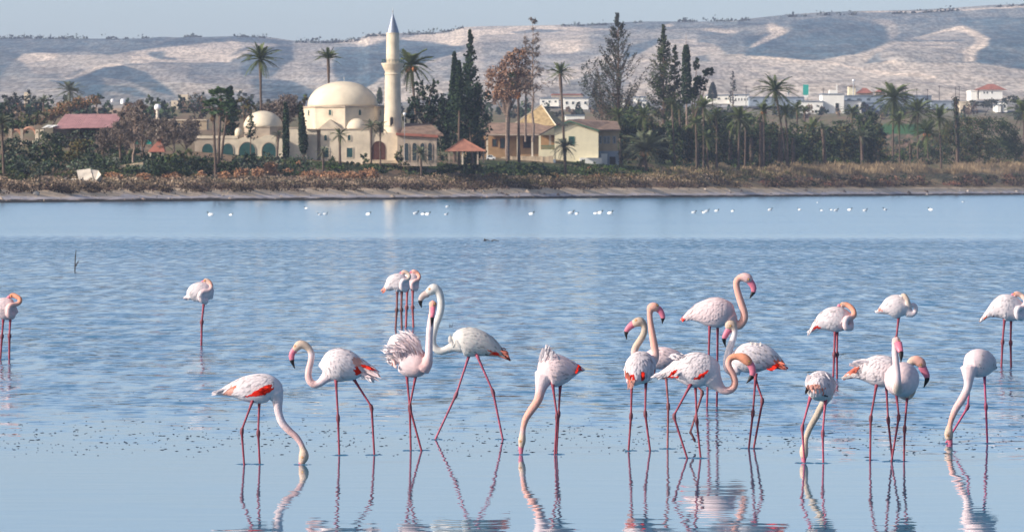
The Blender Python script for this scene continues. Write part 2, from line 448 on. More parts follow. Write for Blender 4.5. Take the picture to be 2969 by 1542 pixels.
# ------------------------------------------------------------------ water
def build_water():
    m = bpy.data.materials.new("lake water"); m.use_nodes = True
    nt = m.node_tree; N = nt.nodes; L = nt.links
    b = N["Principled BSDF"]
    b.inputs["Base Color"].default_value = (0.045, 0.165, 0.27, 1)
    b.inputs["IOR"].default_value = 1.333
    geo = N.new("ShaderNodeNewGeometry")
    sep = N.new("ShaderNodeSeparateXYZ"); L.new(geo.outputs["Position"], sep.inputs[0])
    def math_(op, a, b_=None, clamp=False):
        n = N.new("ShaderNodeMath"); n.operation = op; n.use_clamp = clamp
        for i, v in enumerate((a, b_)):
            if v is None: continue
            if isinstance(v, (int, float)): n.inputs[i].default_value = v
            else: L.new(v, n.inputs[i])
        return n.outputs[0]
    def noise_(sx, sy, det=3, rough=0.5, off=0):
        mp = N.new("ShaderNodeMapping"); mp.inputs["Scale"].default_value = (sx, sy, 1); mp.inputs["Location"].default_value = (off, off * 1.7, off)
        L.new(geo.outputs["Position"], mp.inputs[0])
        n = N.new("ShaderNodeTexNoise"); n.inputs["Scale"].default_value = 1; n.inputs["Detail"].default_value = det; n.inputs["Roughness"].default_value = rough
        L.new(mp.outputs[0], n.inputs["Vector"]); return n
    def ramp(v, pts):
        r = N.new("ShaderNodeValToRGB"); r.color_ramp.interpolation = 'LINEAR'
        mn, mx = pts[0][0], pts[-1][0]
        mr = N.new("ShaderNodeMapRange"); mr.inputs["From Min"].default_value = mn; mr.inputs["From Max"].default_value = mx
        L.new(v, mr.inputs["Value"])
        e = r.color_ramp.elements
        e[0].position = 0; e[0].color = (pts[0][1],) * 3 + (1,)
        e[1].position = 1; e[1].color = (pts[-1][1],) * 3 + (1,)
        for p, val in pts[1:-1]:
            k = e.new((p - mn) / (mx - mn)); k.color = (val,) * 3 + (1,)
        L.new(mr.outputs[0], r.inputs[0]); return r.outputs["Color"]
    # patchy wind: the edges of the ripple field wander
    wind = noise_(0.03, 0.012, 3, 0.5, 4.0)
    yw = math_('MULTIPLY_ADD', wind.outputs["Fac"], WATER["wander"]); 
    N_last = yw.node; N_last.inputs[2].default_value = -WATER["wander"] / 2
    y2 = math_('ADD', sep.outputs["Y"], math_('MULTIPLY', yw, math_('MULTIPLY', sep.outputs["Y"], 0.01)))
    gust = math_('MULTIPLY', math_('SUBTRACT', sep.outputs["X"], 0.8), 2.2); gust = math_('MINIMUM', math_('MAXIMUM', gust, 0.0), 6.0); y2 = math_('ADD', y2, gust)
    amp = ramp(y2, WATER["amp"])
    rgh = ramp(y2, WATER["rough"])
    n1 = noise_(1.3, 2.0, 5, 0.65)
    n2 = noise_(4.0, 7.0, 3, 0.5, 9.0)
    n3 = noise_(0.05, 0.035, 3, 0.5, 2.0); n5 = noise_(2.6, 0.30, 3, 0.6, 33.0)
    # slope towards the viewer
    s1 = N.new("ShaderNodeSeparateXYZ"); L.new(n1.outputs["Color"], s1.inputs[0])
    s2 = N.new("ShaderNodeSeparateXYZ"); L.new(n2.outputs["Color"], s2.inputs[0])
    patch = math_('MULTIPLY_ADD', n3.outputs["Fac"], 2.4); patch.node.inputs[2].default_value = -0.25
    patch = math_('MAXIMUM', patch, 0.3)
    p5 = math_('MULTIPLY_ADD', n5.outputs["Fac"], 5.0); p5.node.inputs[2].default_value = -1.6; patch = math_('MULTIPLY', patch, math_('MAXIMUM', p5, 0.08))
    a1 = math_('MULTIPLY', amp, patch)
    sy = math_('MULTIPLY', math_('MAXIMUM', math_('SUBTRACT', s1.outputs["Y"], 0.48), -0.02), math_('MULTIPLY', a1, WATER["k1"]))
    sy = math_('ADD', sy, ramp(y2, WATER["bias"]))
    sy = math_('ADD', sy, math_('MULTIPLY', math_('MAXIMUM', math_('SUBTRACT', s2.outputs["Y"], 0.47), -0.03), math_('MULTIPLY', a1, WATER["k2"])))
    sx = math_('MULTIPLY', math_('SUBTRACT', s1.outputs["X"], 0.5), math_('MULTIPLY', a1, WATER["k1"] * 0.6))
    sx = math_('ADD', sx, math_('MULTIPLY', math_('SUBTRACT', s2.outputs["X"], 0.5), math_('MULTIPLY', a1, WATER["k2"] * 0.7)))
    # mirror-calm water near the birds still wobbles very slightly
    n4 = noise_(1.1, 6.5, 3, 0.55, 21.0)
    s4 = N.new("ShaderNodeSeparateXYZ"); L.new(n4.outputs["Color"], s4.inputs[0])
    sy = math_('ADD', sy, math_('MULTIPLY', math_('SUBTRACT', s4.outputs["Y"], 0.5), WATER["calm"]))
    sx = math_('ADD', sx, math_('MULTIPLY', math_('SUBTRACT', s4.outputs["X"], 0.5), WATER["calm"] * 6.0))
    cb = N.new("ShaderNodeCombineXYZ"); L.new(sx, cb.inputs[0]); L.new(math_('MULTIPLY', sy, -1.0), cb.inputs[1]); cb.inputs[2].default_value = 1
    nm = N.new("ShaderNodeVectorMath"); nm.operation = 'NORMALIZE'; L.new(cb.outputs[0], nm.inputs[0])
    L.new(nm.outputs[0], b.inputs["Normal"]); L.new(rgh, b.inputs["Roughness"])
    v = [(-60, -30, 0), (60, -30, 0), (600, 1000, 0), (900, 2000, 0), (-600, 2000, 0), (-400, 1000, 0)]
    cols = np.linspace(-420, 3400, 60)
    Ysh = F * H / (51.0 - 23.0 * cols / 2969.0) + 25
    Xs = (cols - CX) / F * Ysh
    V = [(-90, -20, 0)] + [(x, y, 0) for x, y in zip(Xs, Ysh)] + [(90, -20, 0)]
    o = mesh_obj("water", V, [tuple(range(len(V)))[::-1]], m)
    tag(o, "shallow salt lake, calm in front and rippled blue behind", "water", kind="structure")
    bed = mesh_obj("lake_bed", [(x * 1.2, y, z - 0.9) for x, y, z in V], [tuple(range(len(V)))[::-1]], M["speck"])
    tag(bed, "mud bed below the lake water", "lake bed", kind="structure")
WATER = dict(amp=[(30, 0.0), (54, 0.0), (60, 0.08), (64, 0.3), (71, 0.75), (82, 0.8), (120, 0.7), (170, 0.9), (250, 1.2), (268, 1.0), (296, 0.16), (420, 0.16), (900, 0.16)],
             rough=[(30, 0.0), (120, 0.02), (280, 0.05), (320, 0.10), (1000, 0.12)], k1=0.85, k2=0.55, wander=6.0, calm=0.018, bias=[(30, 0.0), (60, 0.0), (80, 0.008), (200, 0.014), (260, 0.017), (300, 0.016), (900, 0.018)])
build_water()

# ------------------------------------------------------------------ haze
def build_haze():
    m = bpy.data.materials.new("haze"); m.use_nodes = True
    nt = m.node_tree; nt.nodes.remove(nt.nodes["Principled BSDF"])
    v = nt.nodes.new("ShaderNodeVolumePrincipled")
    v.inputs["Color"].default_value = (*HAZE_COL, 1)
    v.inputs["Density"].default_value = HAZE_D
    v.inputs["Anisotropy"].default_value = 0.0
    nt.links.new(v.outputs[0], nt.nodes["Material Output"].inputs["Volume"])
    b = MB().box(-1700, 1900, -60, 8400, -2.0, 195)
    o = b.obj("haze", m)
    tag(o, "thin blue haze in the air over lake and hills", "haze", kind="stuff")
HAZE_COL, HAZE_D = (0.60, 0.725, 1.0), 6.3e-5
build_haze()
# ------------------------------------------------------------------ buildings
def pxw(w, Y): return w / F * Y
def wbox(mb, x0, x1, yt, yb, Y, depth, front=0.0):
    """box whose front face shows between photograph columns x0..x1 and rows yt..yb at distance Y"""
    a = P(x0, yt, Y); b = P(x1, yb, Y)
    return mb.box(a.x, b.x, Y - front, Y + depth, b.z, a.z)
def outline(w, h, arch):
    if not arch: return [(-w / 2, -h / 2), (w / 2, -h / 2), (w / 2, h / 2), (-w / 2, h / 2)]
    pts = [(-w / 2, -h / 2), (w / 2, -h / 2), (w / 2, h / 2 - w / 2)]
    for k in range(1, 8):
        a = math.pi * k / 8; pts.append((w / 2 * math.cos(a), h / 2 - w / 2 + w / 2 * (1.15 if arch == 2 else 1) * math.sin(a)))
    pts.append((-w / 2, h / 2 - w / 2)); return pts
def panel(mb, c, nrm, poly, t0, t1):
    """polygon (u, z) around point c on a wall with outward normal nrm, from t0 to t1 outward"""
    n = Vector((nrm[0], nrm[1], 0)).normalized(); u = Vector((-n.y, n.x, 0))
    k = len(poly)
    V = [c + u * a + Vector((0, 0, b)) + n * t0 for a, b in poly] + [c + u * a + Vector((0, 0, b)) + n * t1 for a, b in poly]
    mb.add(V, [tuple(range(k))[::-1], tuple(range(k, 2 * k))] + [(i, (i + 1) % k, k + (i + 1) % k, k + i) for i in range(k)])
def ringpanel(mb, c, nrm, w, h, arch, th, t0, t1):
    n = Vector((nrm[0], nrm[1], 0)).normalized(); u = Vector((-n.y, n.x, 0))
    o = outline(w + 2 * th, h + 2 * th, arch); i_ = outline(w, h, arch); k = len(o)
    V = []
    for t in (t0, t1):
        V += [c + u * a + Vector((0, 0, b)) + n * t for a, b in o]; V += [c + u * a + Vector((0, 0, b)) + n * t for a, b in i_]
    Fs = []
    for q in range(k):
        r = (q + 1) % k
        Fs += [(2 * k + q, 2 * k + r, 3 * k + r, 3 * k + q), (q, r, 2 * k + r, 2 * k + q), (k + r, k + q, 3 * k + q, 3 * k + r)]
    mb.add(V, Fs)
def window(parent, c, nrm, w, h, arch=0, pane=None, frame=None, name="window"):
    mb = MB(); ringpanel(mb, c, nrm, w, h, arch, 0.13, -0.05, 0.09)
    f = mb.obj(name, frame or M["stone_tan"], parent)
    mb = MB(); panel(mb, c, nrm, outline(w, h, arch), -0.05, 0.03)
    mb.obj("pane" if name != "door" else "door_leaf", pane or M["teal"], f)
    return f
def wpx(parent, x, y, w, h, Y, **k):
    return window(parent, P(x, y, Y), (0, -1), pxw(w, Y), pxw(h, Y), **k)
def bld(name, px, py, label, cat, Y=None, group=None):
    Y = Y or Yat(px, py); e = empty(name, P(px, py, Y)); tag(e, label, cat, group); return e, Y

# --- the mosque
def mosque():
    e, Y = bld("mosque", 1000, 470, "cream stone mosque with large pale dome, small dome and round tapered minaret", "mosque")
    cx = P(994, 0, Y).x; Rr = pxw(121.5, Y); cy = Y + Rr + 1.0
    z = lambda py: P(0, py, Y).z
    # octagonal drum
    V = []; n = 8; off = math.radians(-177)
    ang = [math.radians(183 + 45 * k) for k in range(8)]
    def octo(mb, r, z0, z1):
        v = [(cx + r * math.cos(a), cy + r * math.sin(a), zz) for zz in (z0, z1) for a in ang]
        mb.add(v, [tuple(range(8))[::-1], tuple(range(8, 16))] + [(k, (k + 1) % 8, 8 + (k + 1) % 8, 8 + k) for k in range(8)])
    mb = MB(); octo(mb, Rr, z(475) - 1.5, z(312)); mb.obj("drum_wall", M["stone"], e)
    mb = MB(); octo(mb, Rr + .22, z(312), z(307.5)); mb.obj("cornice", M["stone_tan"], e)
    rd = pxw(103, Y); hd = z(234) - z(308)
    mb = MB(); mb.lathe(cx - pxw(4, Y), cy, [(max(rd * math.cos(a), 1e-3), z(308) + hd * math.sin(a) ** 0.93) for a in np.linspace(0, math.pi / 2, 22)], 48)
    dome = mb.obj("dome", M["plaster_dome"], e, smooth=True)
    mb = MB(); mb.tube([(cx, cy, z(235)), (cx, cy, z(218))], [0.09, 0.03], 6); mb.lathe(cx, cy, [(0.02, z(226)), (0.16, z(225)), (0.16, z(223.5)), (0.02, z(222))], 8); mb.obj("finial", M["steel"], dome)
    for k, (dx, pn) in enumerate([(0, "x"), (1, "x"), (2, "x"), (3, "x")]):
        a0, a1 = ang[k], ang[k + 1]
        p = Vector((cx + Rr * (math.cos(a0) + math.cos(a1)) / 2, cy + Rr * (math.sin(a0) + math.sin(a1)) / 2, z(326)))
        am = (a0 + a1) / 2
        window(e, p, (math.cos(am), math.sin(am)), pxw(8 if k in (1, 2) else 9, Y), pxw(16, Y), 1, M["teal"], M["stone"])
    # lower blocks
    mb = MB(); wbox(mb, 890, 919, 375, 480, Y, 9, 0.0); mb.obj("side_wall", M["stone"], e)
    mb = MB(); wbox(mb, 919, 930, 376, 480, Y, 9, -0.9); mb.obj("recessed_wall", M["stone_tan"], e)  # same stone in a darker tone, the recess shade painted in
    mb = MB(); wbox(mb, 930, 1073, 376, 480, Y, 9, 0.25); mb.obj("front_wall", M["stone"], e)
    mb = MB(); wbox(mb, 888, 1075, 374, 376.6, Y, 9, 0.4); mb.obj("string_course", M["stone_tan"], e)
    a = P(922, 374, Y); b = P(990, 374, Y); c = P(956, 346, Y)
    mb = MB(); mb.prism([(a.x, a.z), (b.x, b.z), (c.x, c.z)], Y + 0.35, Y + 3.2); mb.obj("gable", M["stone"], e)
    r2 = pxw(34, Y); sx = P(1031, 0, Y).x
    mb = MB(); mb.lathe(sx, Y + r2 + .3, [(max(r2 * math.cos(t), 1e-3), z(374.5) + (z(342) - z(374.5)) * math.sin(t)) for t in np.linspace(0, math.pi / 2, 14)], 32); mb.obj("small_dome", M["plaster_dome"], e, smooth=True)
    Yf = Y - 0.27
    wpx(e, 944, 400, 8, 16, Yf, arch=1, pane=M["teal"], frame=M["stone"]); wpx(e, 1012.5, 400, 8, 16, Yf, arch=1, pane=M["teal"], frame=M["stone"])
    wpx(e, 945, 443, 17, 27, Yf, pane=M["teal"], frame=M["stone"], name="shuttered_window"); wpx(e, 1014, 443, 17, 27, Yf, pane=M["teal"], frame=M["stone"], name="shuttered_window")
    # entrance wing at the right
    mb = MB(); wbox(mb, 1073, 1152, 385, 480, Y, 8, -0.1); mb.obj("wing_wall", M["stone"], e)
    wpx(e, 1098, 436, 35, 50, Y + 0.08, arch=1, pane=M["door_brown"], frame=M["door_brown"], name="entrance_arch")
    mb = MB(); wbox(mb, 1060, 1160, 466, 474, Y, 0.6, 1.5); mb.obj("terrace_wall", M["pale_wall"], e)
    # minaret
    mx = P(1138, 0, Y).x; my = Y + 3.2
    pr = lambda w: pxw(w, Y)
    t = [(pr(29), z(400)), (pr(27), z(383)), (pr(25), z(345)), (pr(23.6), z(300)), (pr(23), z(240)), (pr(22.6), z(218)), (pr(24.5), z(215)), (pr(22), z(211)), (pr(24), z(204)), (pr(28.5), z(196)), (pr(32.5), z(187))]
    mi = MB(); mi.lathe(mx, my, t, 28); sh = mi.obj("minaret_shaft", M["stone"], e, smooth=False)
    mb = MB(); mb.lathe(mx, my, [(pr(33), z(187)), (pr(33.5), z(184)), (pr(33.5), z(183))], 28); mb.obj("balcony_slab", M["stone"], e)
    mb = MB()
    for k in range(20):
        an = 2 * math.pi * k / 20; q = Vector((mx + pr(31.5) * math.cos(an), my + pr(31.5) * math.sin(an), z(183.2)))
        mb.tube([q, q + Vector((0, 0, pr(11)))], .035, 5)
    for zz in (176, 172.5):
        pts = [(mx + pr(31.5) * math.cos(2 * math.pi * k / 24), my + pr(31.5) * math.sin(2 * math.pi * k / 24), z(zz)) for k in range(25)]
        mb.tube(pts, .03, 4)
    mb.obj("balcony_railing", M["teal"], e)
    mb = MB(); mb.lathe(mx, my, [(pr(19.2), z(183)), (pr(18.8), z(140)), (pr(18.3), z(99)), (pr(19.2), z(97.5)), (pr(19.2), z(95))], 24); mb.obj("upper_shaft", M["stone"], e)
    mb = MB(); mb.lathe(mx, my, [(pr(18.8), z(95.2)), (pr(12.5), z(74)), (pr(6), z(54)), (pr(1.2), z(40)), (pr(0.5), z(38))], 24); sp = mb.obj("spire", M["lead"], e)
    mb = MB(); mb.tube([(mx, my, z(40)), (mx, my, z(21))], [.06, .02], 6); mb.lathe(mx, my, [(.02, z(35)), (.14, z(34)), (.14, z(32)), (.02, z(31))], 8); mb.obj("finial", M["steel"], sp)
    window(e, Vector((mx - pr(2), my - pr(25.3), z(352))), (0, -1), pr(9), pr(24), 1, M["dark"], M["stone_tan"], name="minaret_door")
    return Y
Ym = mosque()

# --- arcade with its own domes, left of the mosque
def arcade():
    Y = Ym - 4
    e, Y = bld("arcade_building", 700, 468, "low stone arcade with teal filled pointed arches and a small tan dome behind palms", "building", Y)
    z = lambda py: P(0, py, Y).z
    mb = MB(); wbox(mb, 565, 640, 400, 480, Y, 9); mb.obj("arcade_wall", M["stone_tan"], e)  # left stretch takes the darker stone: tree shade put into its colour
    mb = MB(); wbox(mb, 640, 822, 402, 480, Y, 9, 0.15); mb.obj("arcade_wall", M["stone"], e)
    mb = MB(); wbox(mb, 570, 690, 394, 402, Y, 9, .25); mb.obj("parapet", M["stone"], e)
    for x, hw, top in ((602, 16, 419), (661, 15.5, 419), (717, 24, 416), (780, 20, 417)):
        window(e, P(x, (top + 464) / 2, Y - .17), (0, -1), pxw(2 * hw, Y), pxw(464 - top, Y), 2, M["teal"], M["stone_tan"], name="arch_infill")
    # drum and dome
    cx = P(760, 0, Y).x; r = pxw(57, Y); cy = Y + r + 1
    mb = MB(); mb.lathe(cx, cy, [(r * 1.02, z(402)), (r * 1.02, z(370)), (r * 1.06, z(369.5)), (r * 1.06, z(367))], 8, rot=math.radians(22)); mb.obj("drum_wall", M["stone_tan"], e)  # drum in the darker stone, shade put into its colour
    mb = MB(); mb.lathe(cx, cy, [(max(r * math.cos(t), 1e-3), z(368) + (z(321) - z(368)) * math.sin(t)) for t in np.linspace(0, math.pi / 2, 16)], 36); mb.obj("dome", M["plaster_dome"], e, smooth=True)
    r = pxw(11, Y); c2 = P(691, 0, Y).x
    mb = MB(); mb.lathe(c2, Y + 1.4, [(r, z(396)), (r, z(384))] + [(max(r * math.cos(t), 1e-3), z(384) + r * 1.2 * math.sin(t)) for t in np.linspace(0.1, math.pi / 2, 8)], 16); mb.obj("cupola", M["plaster_dome"], e, smooth=True)
    mb = MB()
    for (x0, x1, yt) in ((690, 735, 398), (745, 815, 392)):
        a = P(x0, 404, Y); b = P(x1, 404, Y); c = P((x0 + x1) / 2, yt, Y)
        mb.prism([(a.x, a.z), (b.x, b.z), (b.x * .3 + c.x * .7, c.z), (a.x * .3 + c.x * .7, c.z)], Y - .1, Y + 2)
    mb.obj("roof_vault", M["plaster_dome"], e)
    e2, Y2 = bld("courtyard_wall", 845, 466, "plain pale stone wall between the arcade and the mosque behind two cypresses", "wall", Y + 2)
    mb = MB(); a = P(822, 372, Y2); b = P(889, 376, Y2); c = P(889, 480, Y2); d = P(822, 480, Y2)
    mb.prism([(a.x, a.z), (d.x, d.z), (c.x, c.z), (b.x, b.z)], Y2, Y2 + .7); mb.obj("masonry", M["stone"], e2)
    mb = MB(); wbox(mb, 821, 890, 369, 373, Y2, .9, .1); mb.obj("coping", M["stone_tan"], e2)
arcade()

def annex():
    Y = Ym - 2
    e, Y = bld("porch_building", 1205, 470, "tan annex beside the minaret with red roof edge, brown tiles and dark pointed arches", "building", Y)
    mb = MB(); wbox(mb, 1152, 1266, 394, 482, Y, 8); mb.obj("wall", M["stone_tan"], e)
    mb = MB(); a = P(1148, 385, Y - .6); b = P(1270, 392, Y - .6)
    mb.prism([(a.x, a.z), (b.x, b.z), (b.x, b.z - .5), (a.x, a.z - .5)], Y - .6, Y + 8); mb.obj("roof_edge", M["tile_red"], e)
    mb = MB(); p = [P(1160, 386, Y + .1), P(1286, 391, Y + .1), P(1250, 360, Y + 7), P(1176, 357, Y + 7)]
    q = [v - Vector((0, 0, .3)) for v in p]
    mb.add(p + q, [(0, 1, 2, 3), (7, 6, 5, 4), (0, 4, 5, 1), (1, 5, 6, 2), (2, 6, 7, 3), (3, 7, 4, 0)]); mb.obj("tiled_roof", M["tile_brown"], e)
    for x in (1179, 1202, 1225, 1247):
        wpx(e, x, 441, 12, 50, Y - .02, arch=2, pane=M["window_dark"], frame=M["stone_tan"], name="arched_window")
annex()

def restaurant():
    Y = Yat(1500, 462)
    e, Y = bld("tiled_house", 1500, 462, "long ochre house with brown tiled roof, shaded porch and steep mossy pyramid roof", "house", Y)
    mb = MB(); wbox(mb, 1335, 1562, 386, 470, Y, 9, -2.5); mb.obj("wall", M["ochre"], e)
    pts = [P(1395, 391, Y - .6), P(1562, 391, Y - .6), P(1625, 357, Y + 6), P(1412, 356, Y + 6)]
    q = [v - Vector((0, 0, .28)) for v in pts]
    mb = MB(); mb.add(pts + q, [(0, 1, 2, 3), (7, 6, 5, 4), (0, 4, 5, 1), (1, 5, 6, 2), (2, 6, 7, 3), (3, 7, 4, 0)]); mb.obj("roof", M["tile_brown"], e)
    mb = MB(); wbox(mb, 1395, 1562, 390, 393, Y, .2, .7); mb.obj("eaves_board", M["stone_tan"], e)
    # pyramid roof
    a = P(1500, 357, Y + 6); b = P(1633, 357, Y + 6); dep = b.x - a.x
    ap = P(1570, 304, Y + 6 + dep / 2)
    v = [(a.x, Y + 5, a.z - .6), (b.x, Y + 5, a.z - .6), (b.x, Y + 5 + dep, a.z - .6), (a.x, Y + 5 + dep, a.z - .6), tuple(ap)]
    # turned a little so that a sunny and a shaded side show
    c0 = Vector(((a.x + b.x) / 2, Y + 5 + dep / 2, 0)); rot = Matrix.Rotation(math.radians(-16), 3, 'Z')
    v = [tuple(rot @ (Vector(p) - c0) + c0) if i < 4 else p for i, p in enumerate(v)]
    mb = MB(); mb.add(v, [(0, 1, 4), (1, 2, 4), (2, 3, 4), (3, 0, 4), (3, 2, 1, 0)]); pr_ = mb.obj("pyramid_roof", M["tile_tan"], e)
    mb = MB(); mb.tube([v[0], v[4]], .14, 5); mb.tube([v[1], v[4]], .14, 5); mb.obj("ridge_tile", M["stone"], pr_)
    for x, w in ((1412.5, 5), (1543, 5), (1500, 3)):
        mb = MB(); wbox(mb, x - w / 2, x + w / 2, 391, 465, Y, .5, .3); mb.obj("porch_column", M["stone"], e)
    for x, y, w, h in ((1398, 418, 11, 22), (1434, 414, 11, 19), (1457, 416, 12, 26)):
        window(e, P(x, y, Y + 2.48), (0, -1), pxw(w, Y), pxw(h, Y), 0, M["window_dark"], M["door_brown"])
    window(e, P(1528, 410, Y + 2.48), (0, -1), pxw(20, Y), pxw(36, Y), 0, M["dark"], M["door_brown"], name="doorway")
    mb = MB(); wbox(mb, 1395, 1610, 462, 482, Y, 5, 3.0); mb.obj("terrace", M["bluegrey"], e)
    e2, Y2 = bld("retaining_wall", 1520, 478, "pale rubble retaining wall below the ochre house terrace", "wall", Y - 5)
    mb = MB()
    xs = np.linspace(1436, 1604, 30)
    for i in range(len(xs) - 1):
        wbox(mb, xs[i], xs[i + 1] + .05, 452 + R.uniform(0, 3) + max(0, (1470 - xs[i]) * .25), 482, Y2, .6, R.uniform(0, .15))
    mb.obj("rubble_face", M["pale_wall"], e2)
    # yellow house
    e, Y = bld("yellow_house", 1670, 464, "pale yellow gabled house with green trim and a palm shadow on its wall", "house", Yat(1670, 470))
    z = lambda py: P(0, py, Y).z; X = lambda px: P(px, 0, Y).x
    mb = MB(); mb.prism([(X(1608), z(475)), (X(1735), z(475)), (X(1735), z(378)), (X(1656), z(353)), (X(1608), z(367))], Y, Y + 8); mb.obj("gable_wall", M["yellow"], e)
    mb = MB(); wbox(mb, 1735, 1796, 377, 440, Y, 7, -2.2); mb.obj("side_wall", M["beige"], e)  # darker than the gable: the shaded side is painted into the wall colour
    mb = MB(); wbox(mb, 1731, 1796, 438, 486, Y, 7, -2.0); mb.obj("basement_wall", M["bluegrey"], e)
    mb = MB(); th = .22
    mb.prism([(X(1557), z(389)), (X(1651), z(349)), (X(1651), z(349) + th), (X(1557), z(389) + th)], Y - .7, Y + 8.6)
    mb.obj("roof_slope", M["tile_brown"], e)
    mb = MB(); p = [P(1651, 347, Y - .7), P(1737, 376, Y - .7), P(1800, 376, Y + 1.8), P(1790, 352, Y + 9), P(1680, 345, Y + 9)]
    q = [v - Vector((0, 0, .25)) for v in p]; k = 5
    mb.add(p + q, [tuple(range(5)), tuple(range(5, 10))[::-1]] + [(i, 5 + i, 5 + (i + 1) % 5, (i + 1) % 5) for i in range(5)]); mb.obj("roof_slope", M["tile_brown"], e)
    for (x0, y0, x1, y1) in ((1557, 389, 1651, 350), (1651, 350, 1737, 378)):
        mb = MB(); mb.prism([(X(x0), z(y0)), (X(x1), z(y1)), (X(x1), z(y1) - .25), (X(x0), z(y0) - .25)], Y - .78, Y - .72); mb.obj("barge_board", M["green_trim"], e)
    mb = MB(); wbox(mb, 1562, 1608, 392, 436, Y, 7, -2.5); mb.obj("porch_wall", M["ochre"], e)
    mb = MB(); wbox(mb, 1562, 1608, 434, 478, Y, 6, .1); mb.obj("porch_base", M["yellow"], e)
    mb = MB(); wbox(mb, 1562, 1568, 388, 434, Y, .4, .05); mb.obj("porch_column", M["yellow"], e)
    mb = MB(); wbox(mb, 1592, 1598, 390, 424, Y, .3, -2.0); mb.obj("porch_column", M["stone_tan"], e)
    for i in range(14):
        mb = MB(); x = 1569.5 + i * 2.85; wbox(mb, x, x + 1.6, 423, 434, Y, .08, -.1); mb.obj("railing_slat", M["green_trim"], e)
    mb = MB(); wbox(mb, 1568, 1608, 421.4, 423.2, Y, .14, -.07); mb.obj("handrail", M["green_trim"], e)
    wpx(e, 1657, 407, 13, 19, Y - .02, pane=M["teal"], frame=M["green_trim"])
    for x in (1740.5, 1754, 1764, 1781): wpx(e, x, 406, 5, 18, Y + 2.18, pane=M["window_dark"], frame=M["bluegrey"])
    wpx(e, 1776, 466, 17, 22, Y + 1.98, pane=M["dark"], frame=M["bluegrey"], name="garage_opening")
    wpx(e, 1752, 462, 18, 32, Y + 1.98, pane=M["white"], frame=M["bluegrey"], name="door")
    mb = MB(); wbox(mb, 1680, 1745, 458, 476, Y, .4, 3.0); mb.obj("plinth_wall", M["white"], e)
restaurant()

def kiosk():
    e, Y = bld("garden_pavilion", 1345, 472, "open garden pavilion with orange tiled pyramid roof on posts", "pavilion", Ym - 9)
    for i, (x, b_) in enumerate(((1302, 470), (1341, 472), (1385, 472), (1402, 468))):
        mb = MB(); wbox(mb, x - 2.2, x + 2.2, 438, b_ + 5, Y + (3 if i in (0, 3) else 0), .3, 0); mb.obj("post", M["stone"] if i == 1 else M["stone_tan"], e)
    a = P(1292, 439, Y - .4); b = P(1408, 439, Y - .4); ap = P(1345, 404, Y + 3)
    v = [(a.x, Y - .5, a.z), (b.x, Y - .5, a.z), (b.x, Y + 6, a.z), (a.x, Y + 6, a.z), tuple(ap)]
    mb = MB(); mb.add(v, [(0, 1, 4), (1, 2, 4), (2, 3, 4), (3, 0, 4), (3, 2, 1, 0)]); r = mb.obj("roof", M["tile_orange"], e)
    mb = MB(); mb.tube([v[0], v[4]], .13, 5); mb.tube([v[1], v[4]], .13, 5); mb.obj("ridge_tile", M["tile_orange"], r)
    e, Y = bld("small_hut", 455, 468, "little hut with steep brown pointed roof on cream pillars among bare trees", "hut")
    for x in (434, 457, 472):
        mb = MB(); wbox(mb, x - 4, x + 4, 439, 475, Y, .5, 0); mb.obj("pillar", M["stone"], e)
    mb = MB(); wbox(mb, 438, 474, 441, 474, Y, 2, -1.2); mb.obj("back_wall", M["dark"], e)  # near-black wall, the shade inside the hut put into its colour
    a = P(428, 441, Y - .4); b = P(478, 441, Y - .4); ap = P(467, 399, Y + 1.5)
    v = [(a.x, Y - .5, a.z), (b.x, Y - .5, a.z), (b.x, Y + 3.4, a.z), (a.x, Y + 3.4, a.z), tuple(ap)]
    mb = MB(); mb.add(v, [(0, 1, 4), (1, 2, 4), (2, 3, 4), (3, 0, 4), (3, 2, 1, 0)]); mb.obj("roof", M["tile_red"], e)
kiosk()

